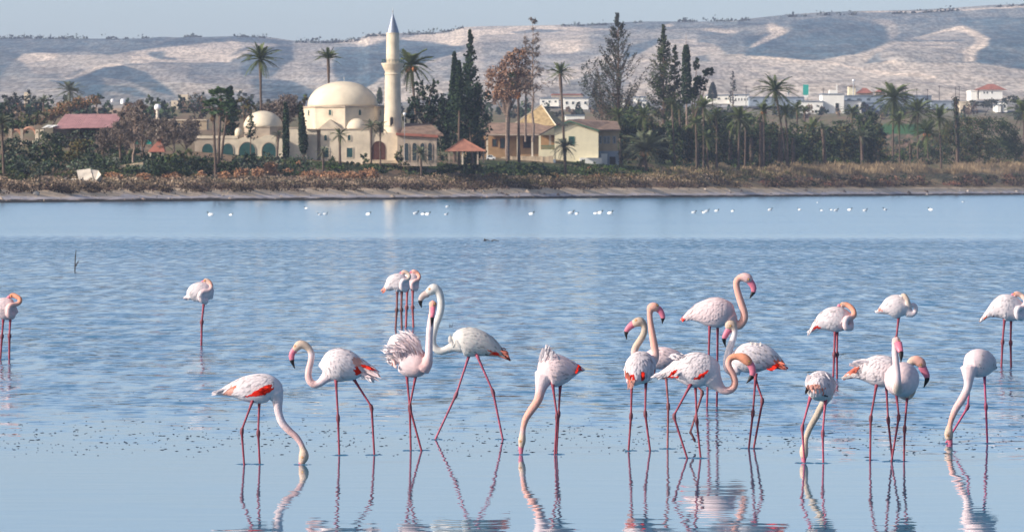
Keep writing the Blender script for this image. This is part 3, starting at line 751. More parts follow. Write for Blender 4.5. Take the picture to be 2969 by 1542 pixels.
def left_side():
    Y = Yat(250, 430)
    e, Y = bld("tavern_building", 250, 400, "long open tavern under a faded red sheet metal roof at the left", "building", Y)
    p = [P(157, 372, Y - .5), P(335, 368, Y - .5), P(356, 331, Y + 8), P(190, 332, Y + 8)]
    nrb = 30; L_ = MB()
    for i in range(nrb):
        t0, t1 = i / nrb, (i + .82) / nrb
        a, b = p[0].lerp(p[1], t0), p[0].lerp(p[1], t1); c, d = p[3].lerp(p[2], t1), p[3].lerp(p[2], t0)
        mb = MB(); dn = Vector((0, 0, -.16)); up = Vector((0, 0, R.uniform(0, .05)))
        q = [a + up, b + up, c + up, d + up]
        mb.add(q + [v + dn for v in q], [(0, 1, 2, 3), (7, 6, 5, 4), (0, 4, 5, 1), (1, 5, 6, 2), (2, 6, 7, 3), (3, 7, 4, 0)]); mb.obj("roof_sheet", M["roof_pink"], e)
    mb = MB(); mb.add([v - Vector((0, 0, .22)) for v in p], [(3, 2, 1, 0)]); mb.obj("roof_shade_sheet", M["dark"], e)  # dark sheet below the roof, shade put into its colour
    mb = MB(); wbox(mb, 150, 335, 368, 430, Y, 6, -3); mb.obj("back_wall", M["dark"], e)  # near-black wall, the shade under the roof painted in
    for x in (128, 160, 195, 230, 262, 295, 326):
        mb = MB(); wbox(mb, x - 1.3, x + 1.3, 370, 425, Y, .2, 0); mb.obj("post", M["wood_dark"], e)
    for x in (133, 150):
        mb = MB(); a = P(x - 10, 371, Y - 1.5); b = P(x + 12, 363, Y + .5); wd = pxw(14, Y)
        v = [a, a + Vector((wd, 0, .2)), b + Vector((wd * .6, 0, 0)), b - Vector((wd * .6, 0, 0))]
        mb.add(v + [q - Vector((0, 0, .1)) for q in v], [(0, 1, 2, 3), (7, 6, 5, 4), (0, 4, 5, 1), (1, 5, 6, 2), (2, 6, 7, 3), (3, 7, 4, 0)]); mb.obj("awning", M["white"], e)
    e, Y = bld("ruined_arcade", 60, 410, "row of reddish ruined stone arches left of the red roofed tavern", "ruin", Yat(60, 430))
    for x, w in ((30, 10), (63, 8), (107, 9), (122, 10)):
        mb = MB(); wbox(mb, x - w / 2, x + w / 2, 374 if x < 100 else 376, 425, Y, 1.2, 0); mb.obj("pier", M["stone"] if x > 100 else M["stone_tan"], e)
    for x, r, yc in ((47, 14, 392), (85, 19, 390)):
        mb = MB(); c = P(x, yc, Y)
        pts = [(c.x + pxw(r, Y) * math.cos(t), Y + .6, c.z + pxw(r, Y) * math.sin(t)) for t in np.linspace(0, math.pi, 12)]
        mb.tube(pts, .32, 6); mb.obj("arch", mat("reddish arch stone %d" % x, (0.42, .23, .16), .9, 1, .3), e)
    for x, y, r in ((82, 411, 10), (99, 410, 8), (113, 413, 11), (128, 415, 9)):
        rock("boulder", x, y + r * .7, r, 0.8, M["stone"], "pale boulder %s" % {82: "leftmost below the ruined arches", 99: "small and second below the ruined arches", 113: "large and low below the ruined arches", 128: "rightmost below the ruined arches"}[x], "boulder", Yb=Y - 3, group="boulders below the ruin")
    # slabs of concrete tipped on the shore
    Y = Yat(255, 534)
    slabs = [((222, 494), (262, 489), (272, 524), (232, 534), "largest pale concrete slab tipped on the shore bank"),
             ((263, 492), (285, 494), (293, 507), (276, 526), "narrow pale slab leaning right beside the largest tipped slab")]
    for a, b, c, d, lab in slabs:
        q = [P(*a, Y + 3), P(*b, Y + 3), P(*c, Y), P(*d, Y)]; off = Vector((.1, 1.1, -.7))
        mb = MB(); mb.add(q + [v + off for v in q], [(3, 2, 1, 0), (4, 5, 6, 7), (0, 1, 5, 4), (1, 2, 6, 5), (2, 3, 7, 6), (3, 0, 4, 7)])
        o = mb.obj("concrete_slab", M["pale_concrete"]); tag(o, lab, "concrete slab", "tipped slabs on the left shore")
    for x, y, w, h, lab in ((225, 497, 14, 5, "small upper pale rock left of the tipped slabs"), (222, 508, 13, 5, "middle pale rock left of the tipped slabs"), (216, 520, 16, 5, "low pale rock left of the tipped slabs"), (192, 519, 13, 4, "flat pale rock farthest left of the tipped slabs"), (104, 560, 13, 8, "rounded sandy boulder on the beach at the left")):
        rock("rock", x, y + h * .6, w * .8, h / w * 1.3, M["pale_concrete"], lab, "rock", group="rocks on the left shore")
    # path wall
    e, Y0_ = bld("path_wall", 330, 485, "low pale path wall climbing from the slabs to the pointed hut", "wall", Yat(330, 487))
    pts = [(262, 491), (300, 485), (340, 480), (380, 475), (415, 470)]
    mb = MB()
    for (xa, ya), (xb, yb) in zip(pts[:-1], pts[1:]):
        a = P(xa, ya, Y0_); b = P(xb, yb, Y0_)
        mb.add([a, b, b - Vector((0, 0, 1.2)), a - Vector((0, 0, 1.2)), a + Vector((0, .5, 0)), b + Vector((0, .5, 0)), b + Vector((0, .5, -1.2)), a + Vector((0, .5, -1.2))], [(0, 3, 2, 1), (4, 5, 6, 7), (0, 1, 5, 4), (3, 7, 6, 2), (1, 2, 6, 5), (0, 4, 7, 3)])
    mb.obj("masonry", M["pale_wall"], e)
    # ball tank on a post
    e, Y = bld("ball_tank", 457, 380, "white ball shaped tank on a post above the bare trees", "tank", Yat(457, 400))
    c = P(457, 312, Y); r = pxw(10, Y)
    mb = MB(); mb.lathe(c.x, c.y, [(r * math.cos(t) + 1e-4, c.z + r * math.sin(t)) for t in np.linspace(-1.55, 1.55, 12)], 20); mb.obj("tank_ball", M["tank_white"], e, smooth=True)
    mb = MB(); mb.tube([c - Vector((0, 0, r * .9)), P(457, 405, Y)], .35, 8); mb.obj("post", M["pale_concrete"], e)
    mb = MB(); wbox(mb, 449, 464, 344, 358, Y, 1, .4); mb.obj("service_box", M["stone"], e)
    def block(name, x0, x1, yt, yb, Yb, m, lab, cat, wins=(), roof=None, dep=8):
        yb2 = yb + 6
        e, Yq = bld(name, (x0 + x1) / 2, yb, lab, cat, Yat((x0 + x1) / 2, Yb) if Yb < 900 else Yb)
        mb = MB(); wbox(mb, x0, x1, yt, yb2, Yq, dep); mb.obj("wall", m, e)
        if roof: mb = MB(); wbox(mb, x0 - 1.5, x1 + 1.5, yt - 3, yt, Yq, dep + .5, .3); mb.obj("roof_slab", roof, e)
        for w in wins: wpx(e, *w, Yq - .02, pane=M["window_dark"], frame=m)
        return e, Yq
    block("flat_roofed_house", 470, 600, 350, 372, 375, M["beige"], "low house with long pale flat roof behind the bare trees at left", "house", roof=M["stone"], wins=[(490, 361, 5, 7), (520, 361, 5, 7), (560, 361, 5, 7)])
    block("cream_tower_house", 519, 546, 275, 310, 318, M["stone"], "cream tower like house on the skyline of trees at left", "house", wins=[(528, 290, 3, 4), (538, 290, 3, 4)])
    block("cream_low_house", 496, 518, 292, 310, 318, M["stone"], "low cream house adjoining left of the cream tower house", "house", wins=[(506, 300, 3, 4)])
    block("pink_house", 70, 86, 268, 300, 320, M["stone"], "small pinkish cream house among grey trees far left", "house", wins=[(76, 280, 2.5, 4), (81, 280, 2.5, 4)])
    block("tiny_house", 46, 54, 296, 312, 325, M["tile_orange"], "tiny salmon coloured house among trees at far left", "house")
    for x, w, y, lab in ((326, 4.5, 286, "smaller white roof tank on the tan mound"), (357, 7.5, 289, "larger white tank on the tan mound")):
        Yq = Yat(x, 300); c = P(x, y + 6, Yq); r = pxw(w, Yq)
        mb = MB(); mb.lathe(c.x, c.y, [(r * .9, c.z - r), (r, c.z - r * .8), (r, c.z + r * .5), (r * .8, c.z + r * .9), (r * .3, c.z + r * 1.1)], 14)
        o = mb.obj("water_tank", M["tank_white"]); tag(o, lab, "water tank")
    for x, w, lab in ((400, 12, "left small green awning behind the bare trees"), (428, 14, "right bright green awning behind the bare trees")):
        Yq = Yat(x, 450); mb = MB(); a = P(x - w, 418, Yq); b = P(x + w * .9, 418, Yq); t = P(x + w * .4, 406, Yq + 1.5)
        mb.prism([(a.x, a.z), (b.x, b.z), (t.x, t.z), (t.x - .8, t.z)], Yq, Yq + 2); e0 = empty("awning", (a.x, Yq, a.z)); tag(e0, lab, "awning")
        cn = mb.obj("canopy", M["greenboard"], e0)
        mb = MB()
        for xx in (a.x + .15, b.x - .15): mb.tube([(xx, Yq + .2, a.z), (xx, Yq + .2, a.z - 3)], .06, 5)
        mb.obj("frame", M["steel"], e0)
    return block

def rock(name, px, py, rpx, flat, m, label, cat, Yb=None, group=None, sub=2):
    Y = Yb or Yat(px, py); r = pxw(rpx, Y); c = P(px, py, Y)
    bm = bmesh.new(); bmesh.ops.create_icosphere(bm, subdivisions=sub, radius=r)
    s = R.random() * 50
    for v in bm.verts:
        n = noise.noise(v.co * (1.3 / r) + Vector((s, 0, 0))); v.co *= 1 + .35 * n; v.co.z *= flat
    V = [v.co + c + Vector((0, 0, r * flat * .25)) for v in bm.verts]; Fs = [tuple(x.index for x in f.verts) for f in bm.faces]; bm.free()
    o = mesh_obj(name, V, Fs, m); tag(o, label, cat, group); return o
block = left_side()

def far_town():
    def gable(name, x0, x1, yt, ye, yb, Yb, wall, roof, lab, over=4, wins=(), dep=9):
        Yq = Yat((x0 + x1) / 2, Yb); e = empty(name, P((x0 + x1) / 2, yb, Yq)); tag(e, lab, "house")
        mb = MB(); wbox(mb, x0, x1, ye, yb + 4, Yq, dep); mb.obj("wall", wall, e)
        a = P(x0 - over, ye + 1, Yq - .8); b = P(x1 + over, ye + 1, Yq - .8); c = P((x0 + x1) / 2 - (x1 - x0) * .12, yt, Yq + dep / 2); d = P((x0 + x1) / 2 + (x1 - x0) * .12, yt, Yq + dep / 2)
        v = [a, b, Vector((b.x, Yq + dep + .8, a.z)), Vector((a.x, Yq + dep + .8, a.z)), c, d]
        mb = MB(); mb.add(v, [(0, 1, 5, 4), (1, 2, 5), (2, 3, 4, 5), (3, 0, 4), (3, 2, 1, 0)]); mb.obj("roof", roof, e)
        for w in wins: wpx(e, *w, Yq - .02, pane=M["window_dark"], frame=wall)
        return e, Yq
    # white sheds
    def shed(x0, x1, yt, yb, Yb, lab, m=M["white"], wins=0, roof=M["grey_roof"], name="white_shed"):
        e, Yq = block(name, x0, x1, yt, yb, Yb, m, lab, "shed", dep=25, roof=roof)
        for k in range(wins):
            x = x0 + (x1 - x0) * (k + .5) / wins; wpx(e, x, (yt + yb) / 2, (x1 - x0) / wins * .35, (yb - yt) * .3, Yq - .02, pane=M["window_dark"], frame=m)
        return e, Yq
    shed(1566, 1620, 287, 303, 316, "white industrial shed right above the pyramid roof", wins=3)
    shed(1634, 1706, 286, 312, 318, "bright white industrial block left of the big grey conifer", wins=4)
    shed(1600, 1690, 276, 285, 310, "long low pink roofed shed behind the white block", M["stone_tan"], roof=M["tile_red"])
    shed(1640, 1695, 336, 350, 352, "small grey white lean-to behind the yellow house roof", M["white"], roof=M["grey_roof"])
    shed(1800, 1818, 288, 306, 318, "small white building at the left edge of the palm grove")
    shed(1840, 1872, 283, 294, 318, "white flat roofed building between the two big conifers", wins=3)
    shed(1852, 1874, 294, 310, 319, "narrow white gatehouse just below the white flat roofed building")
    shed(2052, 2116, 278, 296, 315, "white warehouse front with long slit window, left half", wins=3)
    shed(2120, 2172, 277, 301, 315, "white warehouse with rows of windows, right half", wins=6)
    shed(2173, 2330, 284, 302, 318, "long grey blue warehouse behind the tall leaning palm", M["bluegrey"], 5)
    shed(2316, 2386, 296, 326, 330, "white shed wing at the left of the stepped white building", wins=0)
    e, Yq = shed(2384, 2447, 275, 325, 330, "bright white stepped building with thin spire, centre of the factory", wins=0, name="stepped_building")
    mb = MB(); wbox(mb, 2405, 2428, 262, 272, Yq, 10); mb.obj("upper_step", M["white"], e)
    mb = MB(); wbox(mb, 2424.5, 2428, 246, 262, Yq, 1); mb.obj("spire", M["white"], e)
    wpx(e, 2427, 312, 10, 24, Yq - .02, pane=M["dark"], frame=M["white"], name="doorway")
    shed(2448, 2497, 294, 322, 330, "white low wing at the right of the stepped white building", wins=2)
    shed(2447, 2700, 280, 298, 318, "very long grey blue greenhouse roof behind the white factory", M["bluegrey"], 9)
    shed(2500, 2560, 300, 318, 326, "dark blue grey shed behind the tallest right palm", M["bluegrey"], 3)
    shed(2700, 2775, 296, 310, 322, "low slate coloured shed left of the cream box building", M["bluegrey"], 3)
    shed(2783, 2815, 297, 321, 328, "cream box building right of the bare ivy trunk", M["stone"], 0, roof=M["stone"])
    shed(2892, 2902, 306, 320, 330, "tiny white hut, left of two below the red roofed villa")
    shed(2906, 2920, 297, 320, 330, "narrow white hut, right of two below the red roofed villa", wins=1)
    gable("villa", 2840, 2906, 244, 260, 284, 300, M["white"], M["tile_red"], "white villa with spreading red hipped roof on the hill at the right", over=14, wins=[(2853, 269, 3.5, 6), (2862, 269, 3.5, 6), (2876, 269, 3.5, 6)])
    shed(2815, 2832, 265, 285, 300, "white low wing left of the red roofed villa", roof=M["white"])
    gable("yellow_tower_house", 2460, 2480, 246, 250, 272, 300, M["yellow"], M["tile_brown"], "small yellow house on the rise behind the stepped white building", over=2)
    gable("red_roofed_house", 2484, 2530, 256, 270, 280, 300, M["stone_tan"], M["tile_red"], "house with low red roof right of the small yellow house", over=2)
    gable("terracotta_house", 2540, 2566, 258, 266, 280, 300, M["stone_tan"], M["tile_red"], "small terracotta house left of the tallest right palm", over=1)
    # green board
    e, Yq = bld("billboard", 2336, 290, "tall green board on legs among the far sheds", "billboard", Yat(2336, 312))
    mb = MB(); wbox(mb, 2328, 2344, 246, 276, Yq, .4); mb.obj("board", M["greenboard"], e)
    mb = MB(); wbox(mb, 2330, 2343, 277, 283, Yq, .4); mb.obj("lower_board", M["white"], e)
    for x in (2331, 2341): mb = MB(); wbox(mb, x - .8, x + .8, 283, 320, Yq, .3); mb.obj("post", M["steel"], e)
    # water tower
    for x, y, r, yb, lab in ((2474, 234, 4, 262, "white ball water tank on a mast behind the yellow house"), (2285, 268, 5, 290, "blue white box tank right of the tall leaning palm"), (1162, 0, 0, 0, "")):
        if not r: continue
        e, Yq = bld("water_tank", x, yb, lab, "water tank", Yat(x, 312)); c = P(x, y, Yq); rr = pxw(r, Yq)
        mb = MB(); mb.lathe(c.x, c.y, [(rr * math.cos(t) + 1e-4, c.z + rr * math.sin(t)) for t in np.linspace(-1.5, 1.5, 9)], 14); mb.obj("tank_ball", M["tank_white"], e, smooth=True)
        mb = MB(); mb.tube([c, P(x, 320, Yq)], .25, 6); mb.obj("mast", M["steel"], e)
    # globe lamp beside minaret
    e, Yq = bld("globe_lamp", 1173, 400, "round white globe lamp against the dark trees right of the minaret", "lamp", Ym - 4)
    c = P(1173, 331, Yq); rr = pxw(4.5, Yq)
    mb = MB(); mb.lathe(c.x, c.y, [(rr * math.cos(t) + 1e-4, c.z + rr * math.sin(t)) for t in np.linspace(-1.5, 1.5, 9)], 14); mb.obj("globe", M["tank_white"], e, smooth=True)
    mb = MB(); mb.tube([c, P(1173, 480, Yq)], .05, 6); mb.obj("post", M["steel"], e)
    # utility poles
    for x, yt, yb in ((2163, 250, 320), (2387, 256, 335), (2625, 252, 300), (2658, 256, 300), (2689, 258, 300), (2723, 248, 300), (2770, 252, 300), (2781, 250, 300)):
        e, Yq = bld("utility_pole", x, yb, {2163: "thin pole standing right of the white warehouse", 2387: "thin dark pole in front of the stepped white building", 2625: "utility pole right behind the tallest right palm", 2658: "utility pole above the right end of the long grey roof", 2689: "utility pole between the grey roof and the slate shed", 2723: "tall utility pole above the slate coloured shed", 2770: "utility pole just left of the bare ivy trunk top", 2781: "utility pole just right of the bare ivy trunk top"}[x], "pole", Yat(x, 320))
        mb = MB(); mb.tube([P(x, yt, Yq), P(x, 335, Yq)], .13, 6); mb.obj("pole_shaft", M["wood_dark"], e)
        mb = MB(); a = P(x, yt + 3, Yq); mb.box(a.x - .7, a.x + .7, Yq - .1, Yq + .1, a.z - .08, a.z + .08); mb.obj("crossarm", M["wood_dark"], e)
    # parked van by the porch
    Yq = Yat(1423, 470) - 1; e = empty("parked_van", P(1423, 462, Yq)); tag(e, "small white van parked under the porch of the ochre house", "van")
    a = P(1410, 450, Yq); b = P(1436, 462, Yq); zz = b.z
    mb = MB(); mb.prism([(a.x, zz), (b.x, zz), (b.x, zz + .45), (b.x - .35, zz + .5), (b.x - .55, a.z), (a.x + .1, a.z)], Yq, Yq + 1.5); mb.obj("van_body", M["tank_white"], e)
    mb = MB(); mb.prism([(a.x + .3, zz + .42), (b.x - .5, zz + .42), (b.x - .62, a.z - .08), (a.x + .35, a.z - .08)], Yq - .01, Yq + .02); mb.obj("side_window", M["window_dark"], e)
    for xx in (a.x + .35, b.x - .35):
        mb = MB(); mb.tube([(xx, Yq - .03, zz), (xx, Yq + .2, zz)], .22, 10); mb.obj("wheel", M["dark"], e)
far_town()
# ------------------------------------------------------------------ flamingos
W_ = (0.70, 0.625, 0.635); WP = (0.72, 0.57, 0.575); PK = (0.70, 0.45, 0.43); PO = (0.70, 0.37, 0.30); OR = (0.70, 0.29, 0.18)
CR = (0.57, 0.43, 0.34); TN = (0.45, 0.37, 0.30); GY = (0.62, 0.585, 0.55); GD = (0.50, 0.46, 0.42)
SC = (0.72, 0.025, 0.012); SA = (0.74, 0.20, 0.13); SB = (0.76, 0.38, 0.30); BK = (0.015, 0.012, 0.014); BR = (0.22, 0.04, 0.035)
M["plumage"] = mat("flamingo plumage", (0.8, 0.8, 0.8), 0.85, 26, 0.10, 0.004, 90, spec=0.15, attr=True)
M["feather"] = mat("flamingo feather", (0.8, 0.8, 0.8), 0.8, 40, 0.08, spec=0.15, attr=True)
M["leg"] = mat("flamingo leg skin", (0.42, 0.07, 0.12), 0.6, 30, 0.35, attr=True, spec=0.3)
M["bill"] = mat("flamingo bill", (0.6, 0.14, 0.22), 0.42, 60, 0.15, attr=True, spec=0.4)
M["eye"] = mat("flamingo eye", (0.75, 0.55, 0.10), 0.2, spec=0.6)

def resample(ch, k=5):
    """Catmull-Rom through a chain of tuples (numbers only)"""
    c = np.array(ch, float); n = len(c); out = []
    for i in range(n - 1):
        p0 = c[max(i - 1, 0)]; p1 = c[i]; p2 = c[i + 1]; p3 = c[min(i + 2, n - 1)]
        for j in range(k):
            t = j / k
            out.append(0.5 * ((2 * p1) + (-p0 + p2) * t + (2 * p0 - 5 * p1 + 4 * p2 - p3) * t * t + (-p0 + 3 * p1 - 3 * p2 + p3) * t ** 3))
    out.append(c[-1]); return np.array(out)

class Bird:
    def __init__(s, o, sc, foot):
        s.ox, s.oy = o; s.sc = sc; s.Y = F * H / (foot - HY); s.foot = foot
        s.m = s.Y / F / sc                       # metres per zoom pixel
    def w(s, x, y, d=0.0, off=0.0):
        """zoom pixel -> world; d metres towards the camera"""
        p = P(s.ox + x / s.sc, s.oy + y / s.sc, s.Y); p.y -= d; return p
    def inv(s, p):
        return ((p[0] / s.Y * F + CX - s.ox) * s.sc, (HY - (p[2] - H) / s.Y * F - s.oy) * s.sc)

def ring_loft(pts, rad, lat, n=14, cap_tip=True):
    """closed loft along pts; in-plane radius rad, radius across the picture plane rad*lat"""
    V = []; Fs = []
    for i, p in enumerate(pts):
        t = (pts[min(i + 1, len(pts) - 1)] - pts[max(i - 1, 0)])
        if t.length < 1e-6: t = Vector((0, 0, 1))
        t.normalize()
        a = Vector((0, 1, 0)) - t * t.y
        a = a.normalized() if a.length > 0.15 else Vector((1, 0, 0))
        b = t.cross(a).normalized()
        l = lat[i] if hasattr(lat, "__len__") else lat
        for k in range(n):
            an = 2 * math.pi * k / n
            V.append(p + a * (rad[i] * l * math.cos(an)) + b * (rad[i] * math.sin(an)))
    for i in range(1, len(pts)):
        o = (i - 1) * n
        Fs += [(o + k, o + (k + 1) % n, o + n + (k + 1) % n, o + n + k) for k in range(n)]
    # rounded caps
    for end in (0, len(pts) - 1):
        c = len(V); t = (pts[end] - pts[1 if end == 0 else end - 1])
        if t.length < 1e-6: t = Vector((0, 0, 1))
        V.append(pts[end] + t.normalized() * rad[end] * 0.7)
        o = end * n
        Fs += [((o + k), (o + (k + 1) % n), c) if end else ((o + (k + 1) % n), (o + k), c) for k in range(n)]
    return V, Fs

def remeshed(name, lofts, voxel):
    """union of closed lofts as one continuous skin"""
    mb = MB()
    for V, Fs in lofts: mb.add(V, Fs)
    me = bpy.data.meshes.new(name + "_raw"); me.from_pydata(mb.v, [], mb.f); me.update()
    ob = bpy.data.objects.new("raw", me); COL.objects.link(ob)
    r = ob.modifiers.new("r", 'REMESH'); r.mode = 'VOXEL'; r.voxel_size = voxel; r.adaptivity = 0
    sm = ob.modifiers.new("s", 'SMOOTH'); sm.factor = 0.5; sm.iterations = 5
    dg = bpy.context.evaluated_depsgraph_get()
    ev = ob.evaluated_get(dg); m2 = ev.to_mesh()
    v = np.empty(len(m2.vertices) * 3); m2.vertices.foreach_get("co", v)
    f = [tuple(p.vertices) for p in m2.polygons]
    ev.to_mesh_clear()
    bpy.data.objects.remove(ob); bpy.data.meshes.remove(me)
    return v.reshape(-1, 3), f

def feather(base, direc, nrm, L, w, col, curl=0.15, fray=0.0, rnd=R):
    """one curved vane: 5 stations, slightly keeled"""
    d = direc.normalized(); s = d.cross(nrm).normalized(); V = []; C = []
    prof = [(0.0, 0.35), (0.3, 0.9), (0.6, 1.0), (0.85, 0.7), (1.0, 0.12)]
    for t, ww in prof:
        c = base + d * (L * t) - nrm * (curl * L * t * t)
        jit = 1 + fray * rnd.uniform(-1, 1)
        sh = 1.0 - 0.0 * t
        V += [c - s * (w * ww * jit), c + nrm * (w * 0.10), c + s * (w * ww * jit)]
        C += [tuple(x * (0.89 + 0.13 * t) for x in col)] * 3  # base darkened, tip lightened: shading between overlapping feathers painted in
    Fs = []
    for i in range(4):
        o = i * 3
        Fs += [(o, o + 1, o + 4, o + 3), (o + 1, o + 2, o + 5, o + 4)]
    return V, Fs, C

def build_bird(sp):
    b = Bird(sp["o"], sp.get("sc", 4.006), sp["foot"])
    foot_pts = [l[-1] for l in sp["legs"]]
    base = b.w(foot_pts[0][0], foot_pts[0][1]); base.z = 0
    root = empty("flamingo", base)
    tag(root, sp["label"], "flamingo", sp.get("group", "flamingos wading in the shallow lake"))
    m = b.m; lat = sp.get("lat", 0.80)
    def chain(ch, k=5):
        """rows (x, y, r, col[, d])"""
        rows = [(c[0], c[1], c[2], c[4] if len(c) > 4 else 0.0, *c[3]) for c in ch]
        a = resample(rows, k)
        return [b.w(r[0], r[1], r[3]) for r in a], [max(r[2], 2) * m for r in a], a[:, 4:7]
    bp, br, bc = chain(sp["body"]); lofts = [ring_loft(bp, br, lat, 20)]
    segs = [(np.array([tuple(p) for p in bp]), np.array(br), bc)]
    npnt, nr_, nc_ = chain(sp["neck"], 6); lofts.append(ring_loft(npnt, nr_, 0.95, 12))
    segs.append((np.array([tuple(p) for p in npnt]), np.array(nr_), nc_))
    for ex in sp.get("extra", []):
        ep, er, ec = chain(ex); lofts.append(ring_loft(ep, er, 0.9, 12)); segs.append((np.array([tuple(p) for p in ep]), np.array(er), ec))
    vox = max(0.0075, 1.9 * m)
    V, Fs = remeshed("body", lofts, vox)
    # colour of the nearest chain point, blended by distance in units of radius
    D = []; Cc = []
    for pts, rr, cc in segs:
        d = np.linalg.norm(V[:, None, :] - pts[None], axis=2) / (rr[None] + 0.004)
        D.append(d); Cc.append(np.array(cc))
    D = np.concatenate(D, 1); Cc = np.concatenate(Cc, 0)
    w = np.exp(-6 * (D - D.min(1, keepdims=True))); w /= w.sum(1, keepdims=True)
    col = w @ Cc
    ix = (V[:, 0] / b.Y * F + CX - b.ox) * b.sc; iy = (HY - (V[:, 2] - H) / b.Y * F - b.oy) * b.sc
    nj = 6 * (NR.rand(len(V)) - 0.5)
    for pc, poly in sp.get("patch", []):
        msk = in_poly(ix + nj, iy + nj, poly); col[msk] = pc
    if "eye" in sp:
        de = np.hypot(ix - sp["eye"][0], iy - sp["eye"][1]); k = np.clip(1.3 - de / 17, 0, 1)[:, None]; col = col * (1 - k) + np.array((0.42, 0.15, 0.09)) * k
    body = mesh_obj("body", V, Fs, M["plumage"], root, col, smooth=True)
    bvh = BVHTree.FromPolygons([Vector(v) for v in V], Fs)
    # wing coverts, scapulars: rows of overlapping feathers on both flanks
    rnd = random.Random(sp["foot"] * 7 + int(sp["legs"][0][0][0]))
    if "wing" in sp:
        wg = sp["wing"]; top = resample(wg["top"], 6)[:, :2]; bot = resample(wg["bot"], 6)[:, :2]
        NU, NV = wg.get("n", (15, 9))
        base_col = wg.get("col", W_)
        for side in wg.get("sides", (1, -1)):
            mb = MB()
            for iu in range(NU, -1, -1):
                for iv in range(NV + 1):
                    u = (iu + rnd.uniform(-.35, .35)) / NU; v = (iv + rnd.uniform(-.3, .3)) / NV
                    u = min(max(u, 0), 1); v = min(max(v, 0), 1)
                    tu = u * (len(top) - 1); k = min(int(tu), len(top) - 2); fr = tu - k
                    pt = top[k] * (1 - fr) + top[k + 1] * fr; pb = bot[k] * (1 - fr) + bot[k + 1] * fr
                    q = pt * (1 - v) + pb * v
                    dt = (top[k + 1] - top[k]) * (1 - v) + (bot[k + 1] - bot[k]) * v
                    q2 = q + dt / (np.linalg.norm(dt) + 1e-6) * 10 + np.array([0, wg.get("droop", 3.5)])
                    o = b.w(q[0], q[1], 0); o2 = b.w(q2[0], q2[1], 0)
                    org = o + Vector((0, -side * 2.0, 0)); h = bvh.ray_cast(org, Vector((0, side, 0)))
                    if h[0] is None: continue
                    nrm = h[1].normalized()
                    if nrm.y * side > 0: nrm = -nrm
                    d = (o2 - o); d = d - nrm * d.dot(nrm)
                    if d.length < 1e-6: continue
                    d = d.normalized() + Vector((0, 0, rnd.uniform(-.06, .06)))
                    L = (wg.get("L", (26, 62))[0] * (1 - u) + wg.get("L", (26, 62))[1] * u) * m * rnd.uniform(.85, 1.15)
                    wd = L * (0.27 - 0.10 * u)
                    c = base_col; s_ = rnd.uniform(0.93, 1.03)
                    pinkish = rnd.random()
                    if pinkish < 0.25: c = tuple(a * .75 + k2 * .25 for a, k2 in zip(c, WP))
                    if rnd.random() < wg.get("fleck", 0.05): c = tuple(a * .62 for a in c)
                    red = False
                    for pc, poly in sp.get("patch", []):
                        if in_poly(np.array([q[0]]), np.array([q[1]]), poly)[0]: c = pc; red = True
                    c = tuple(min(a * s_, 0.85) for a in c)
                    lift = (0.001 if red else 0.0025) + 0.0015 * rnd.random()
                    nn = (nrm + d * 0.0).normalized()
                    # the vane follows the body: raise its tip a little so rows overlap
                    d2 = (d + nn * 0.02).normalized()
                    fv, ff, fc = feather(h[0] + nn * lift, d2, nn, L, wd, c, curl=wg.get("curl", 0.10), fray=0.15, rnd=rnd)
                    n0 = len(mb.v); mb.v += [tuple(x) for x in fv]; mb.f += [tuple(i + n0 for i in f) for f in ff]; mb.c += fc
            if mb.v: mb.obj("wing", M["feather"], root, smooth=True)
    for pl in sp.get("plume", []):
        mb = MB()
        for _ in range(pl["n"]):
            t = rnd.random(); s_ = rnd.random()
            bx = pl["a"][0] * (1 - t) + pl["b"][0] * t + rnd.uniform(-1, 1) * pl.get("jb", 12); by = pl["a"][1] * (1 - t) + pl["b"][1] * t + rnd.uniform(-1, 1) * pl.get("jb", 12)
            ex = pl["c"][0] * (1 - t) + pl["d"][0] * t + rnd.uniform(-1, 1) * pl.get("je", 18); ey = pl["c"][1] * (1 - t) + pl["d"][1] * t + rnd.uniform(-1, 1) * pl.get("je", 18)
            sh = rnd.uniform(pl.get("s0", 0.6), 1.0); ex = bx + (ex - bx) * sh; ey = by + (ey - by) * sh
            dd = pl.get("d0", 0.0) + rnd.uniform(-1, 1) * pl.get("dj", 0.06)
            p0 = b.w(bx, by, dd); p1 = b.w(ex, ey, dd + rnd.uniform(-1, 1) * pl.get("dt", 0.04))
            d = p1 - p0; L = d.length
            nr2 = Vector((0, -1, 0)) - d.normalized() * (-d.normalized().y); nr2.normalize()
            nr2 = (nr2 + Vector((rnd.uniform(-.3, .3), 0, rnd.uniform(.0, .5)))).normalized()
            c = pl.get("col", W_); k = rnd.uniform(.95, 1.03); c = tuple(min(a * k, .84) for a in c)
            fv, ff, fc = feather(p0, d, nr2, L, pl.get("w", 7) * m, c, curl=rnd.uniform(-.12, .2), fray=.3, rnd=rnd)
            n0 = len(mb.v); mb.v += [tuple(x) for x in fv]; mb.f += [tuple(i + n0 for i in f) for f in ff]; mb.c += fc
        mb.obj(pl.get("name", "plume"), M["feather"], root, smooth=True)
    if "bill" in sp:
        bl = sp["bill"]; c0 = sp.get("billcol", (0.60, 0.17, 0.24))
        pts, rr, cc = chain([(x[0], x[1], x[2], c0, *x[3:]) for x in bl], 4)
        Vv, Ff = ring_loft(pts, rr, 0.62, 10)
        bill = mesh_obj("bill", Vv, Ff, M["bill"], root, [c0] * len(Vv), smooth=True)
        if "tip" in sp:
            pts, rr, cc = chain([(x[0], x[1], x[2], BK, *x[3:]) for x in sp["tip"]], 4)
            Vv, Ff = ring_loft(pts, rr, 0.62, 10)
            mesh_obj("bill_tip", Vv, Ff, M["bill"], bill, [BK] * len(Vv), smooth=True)
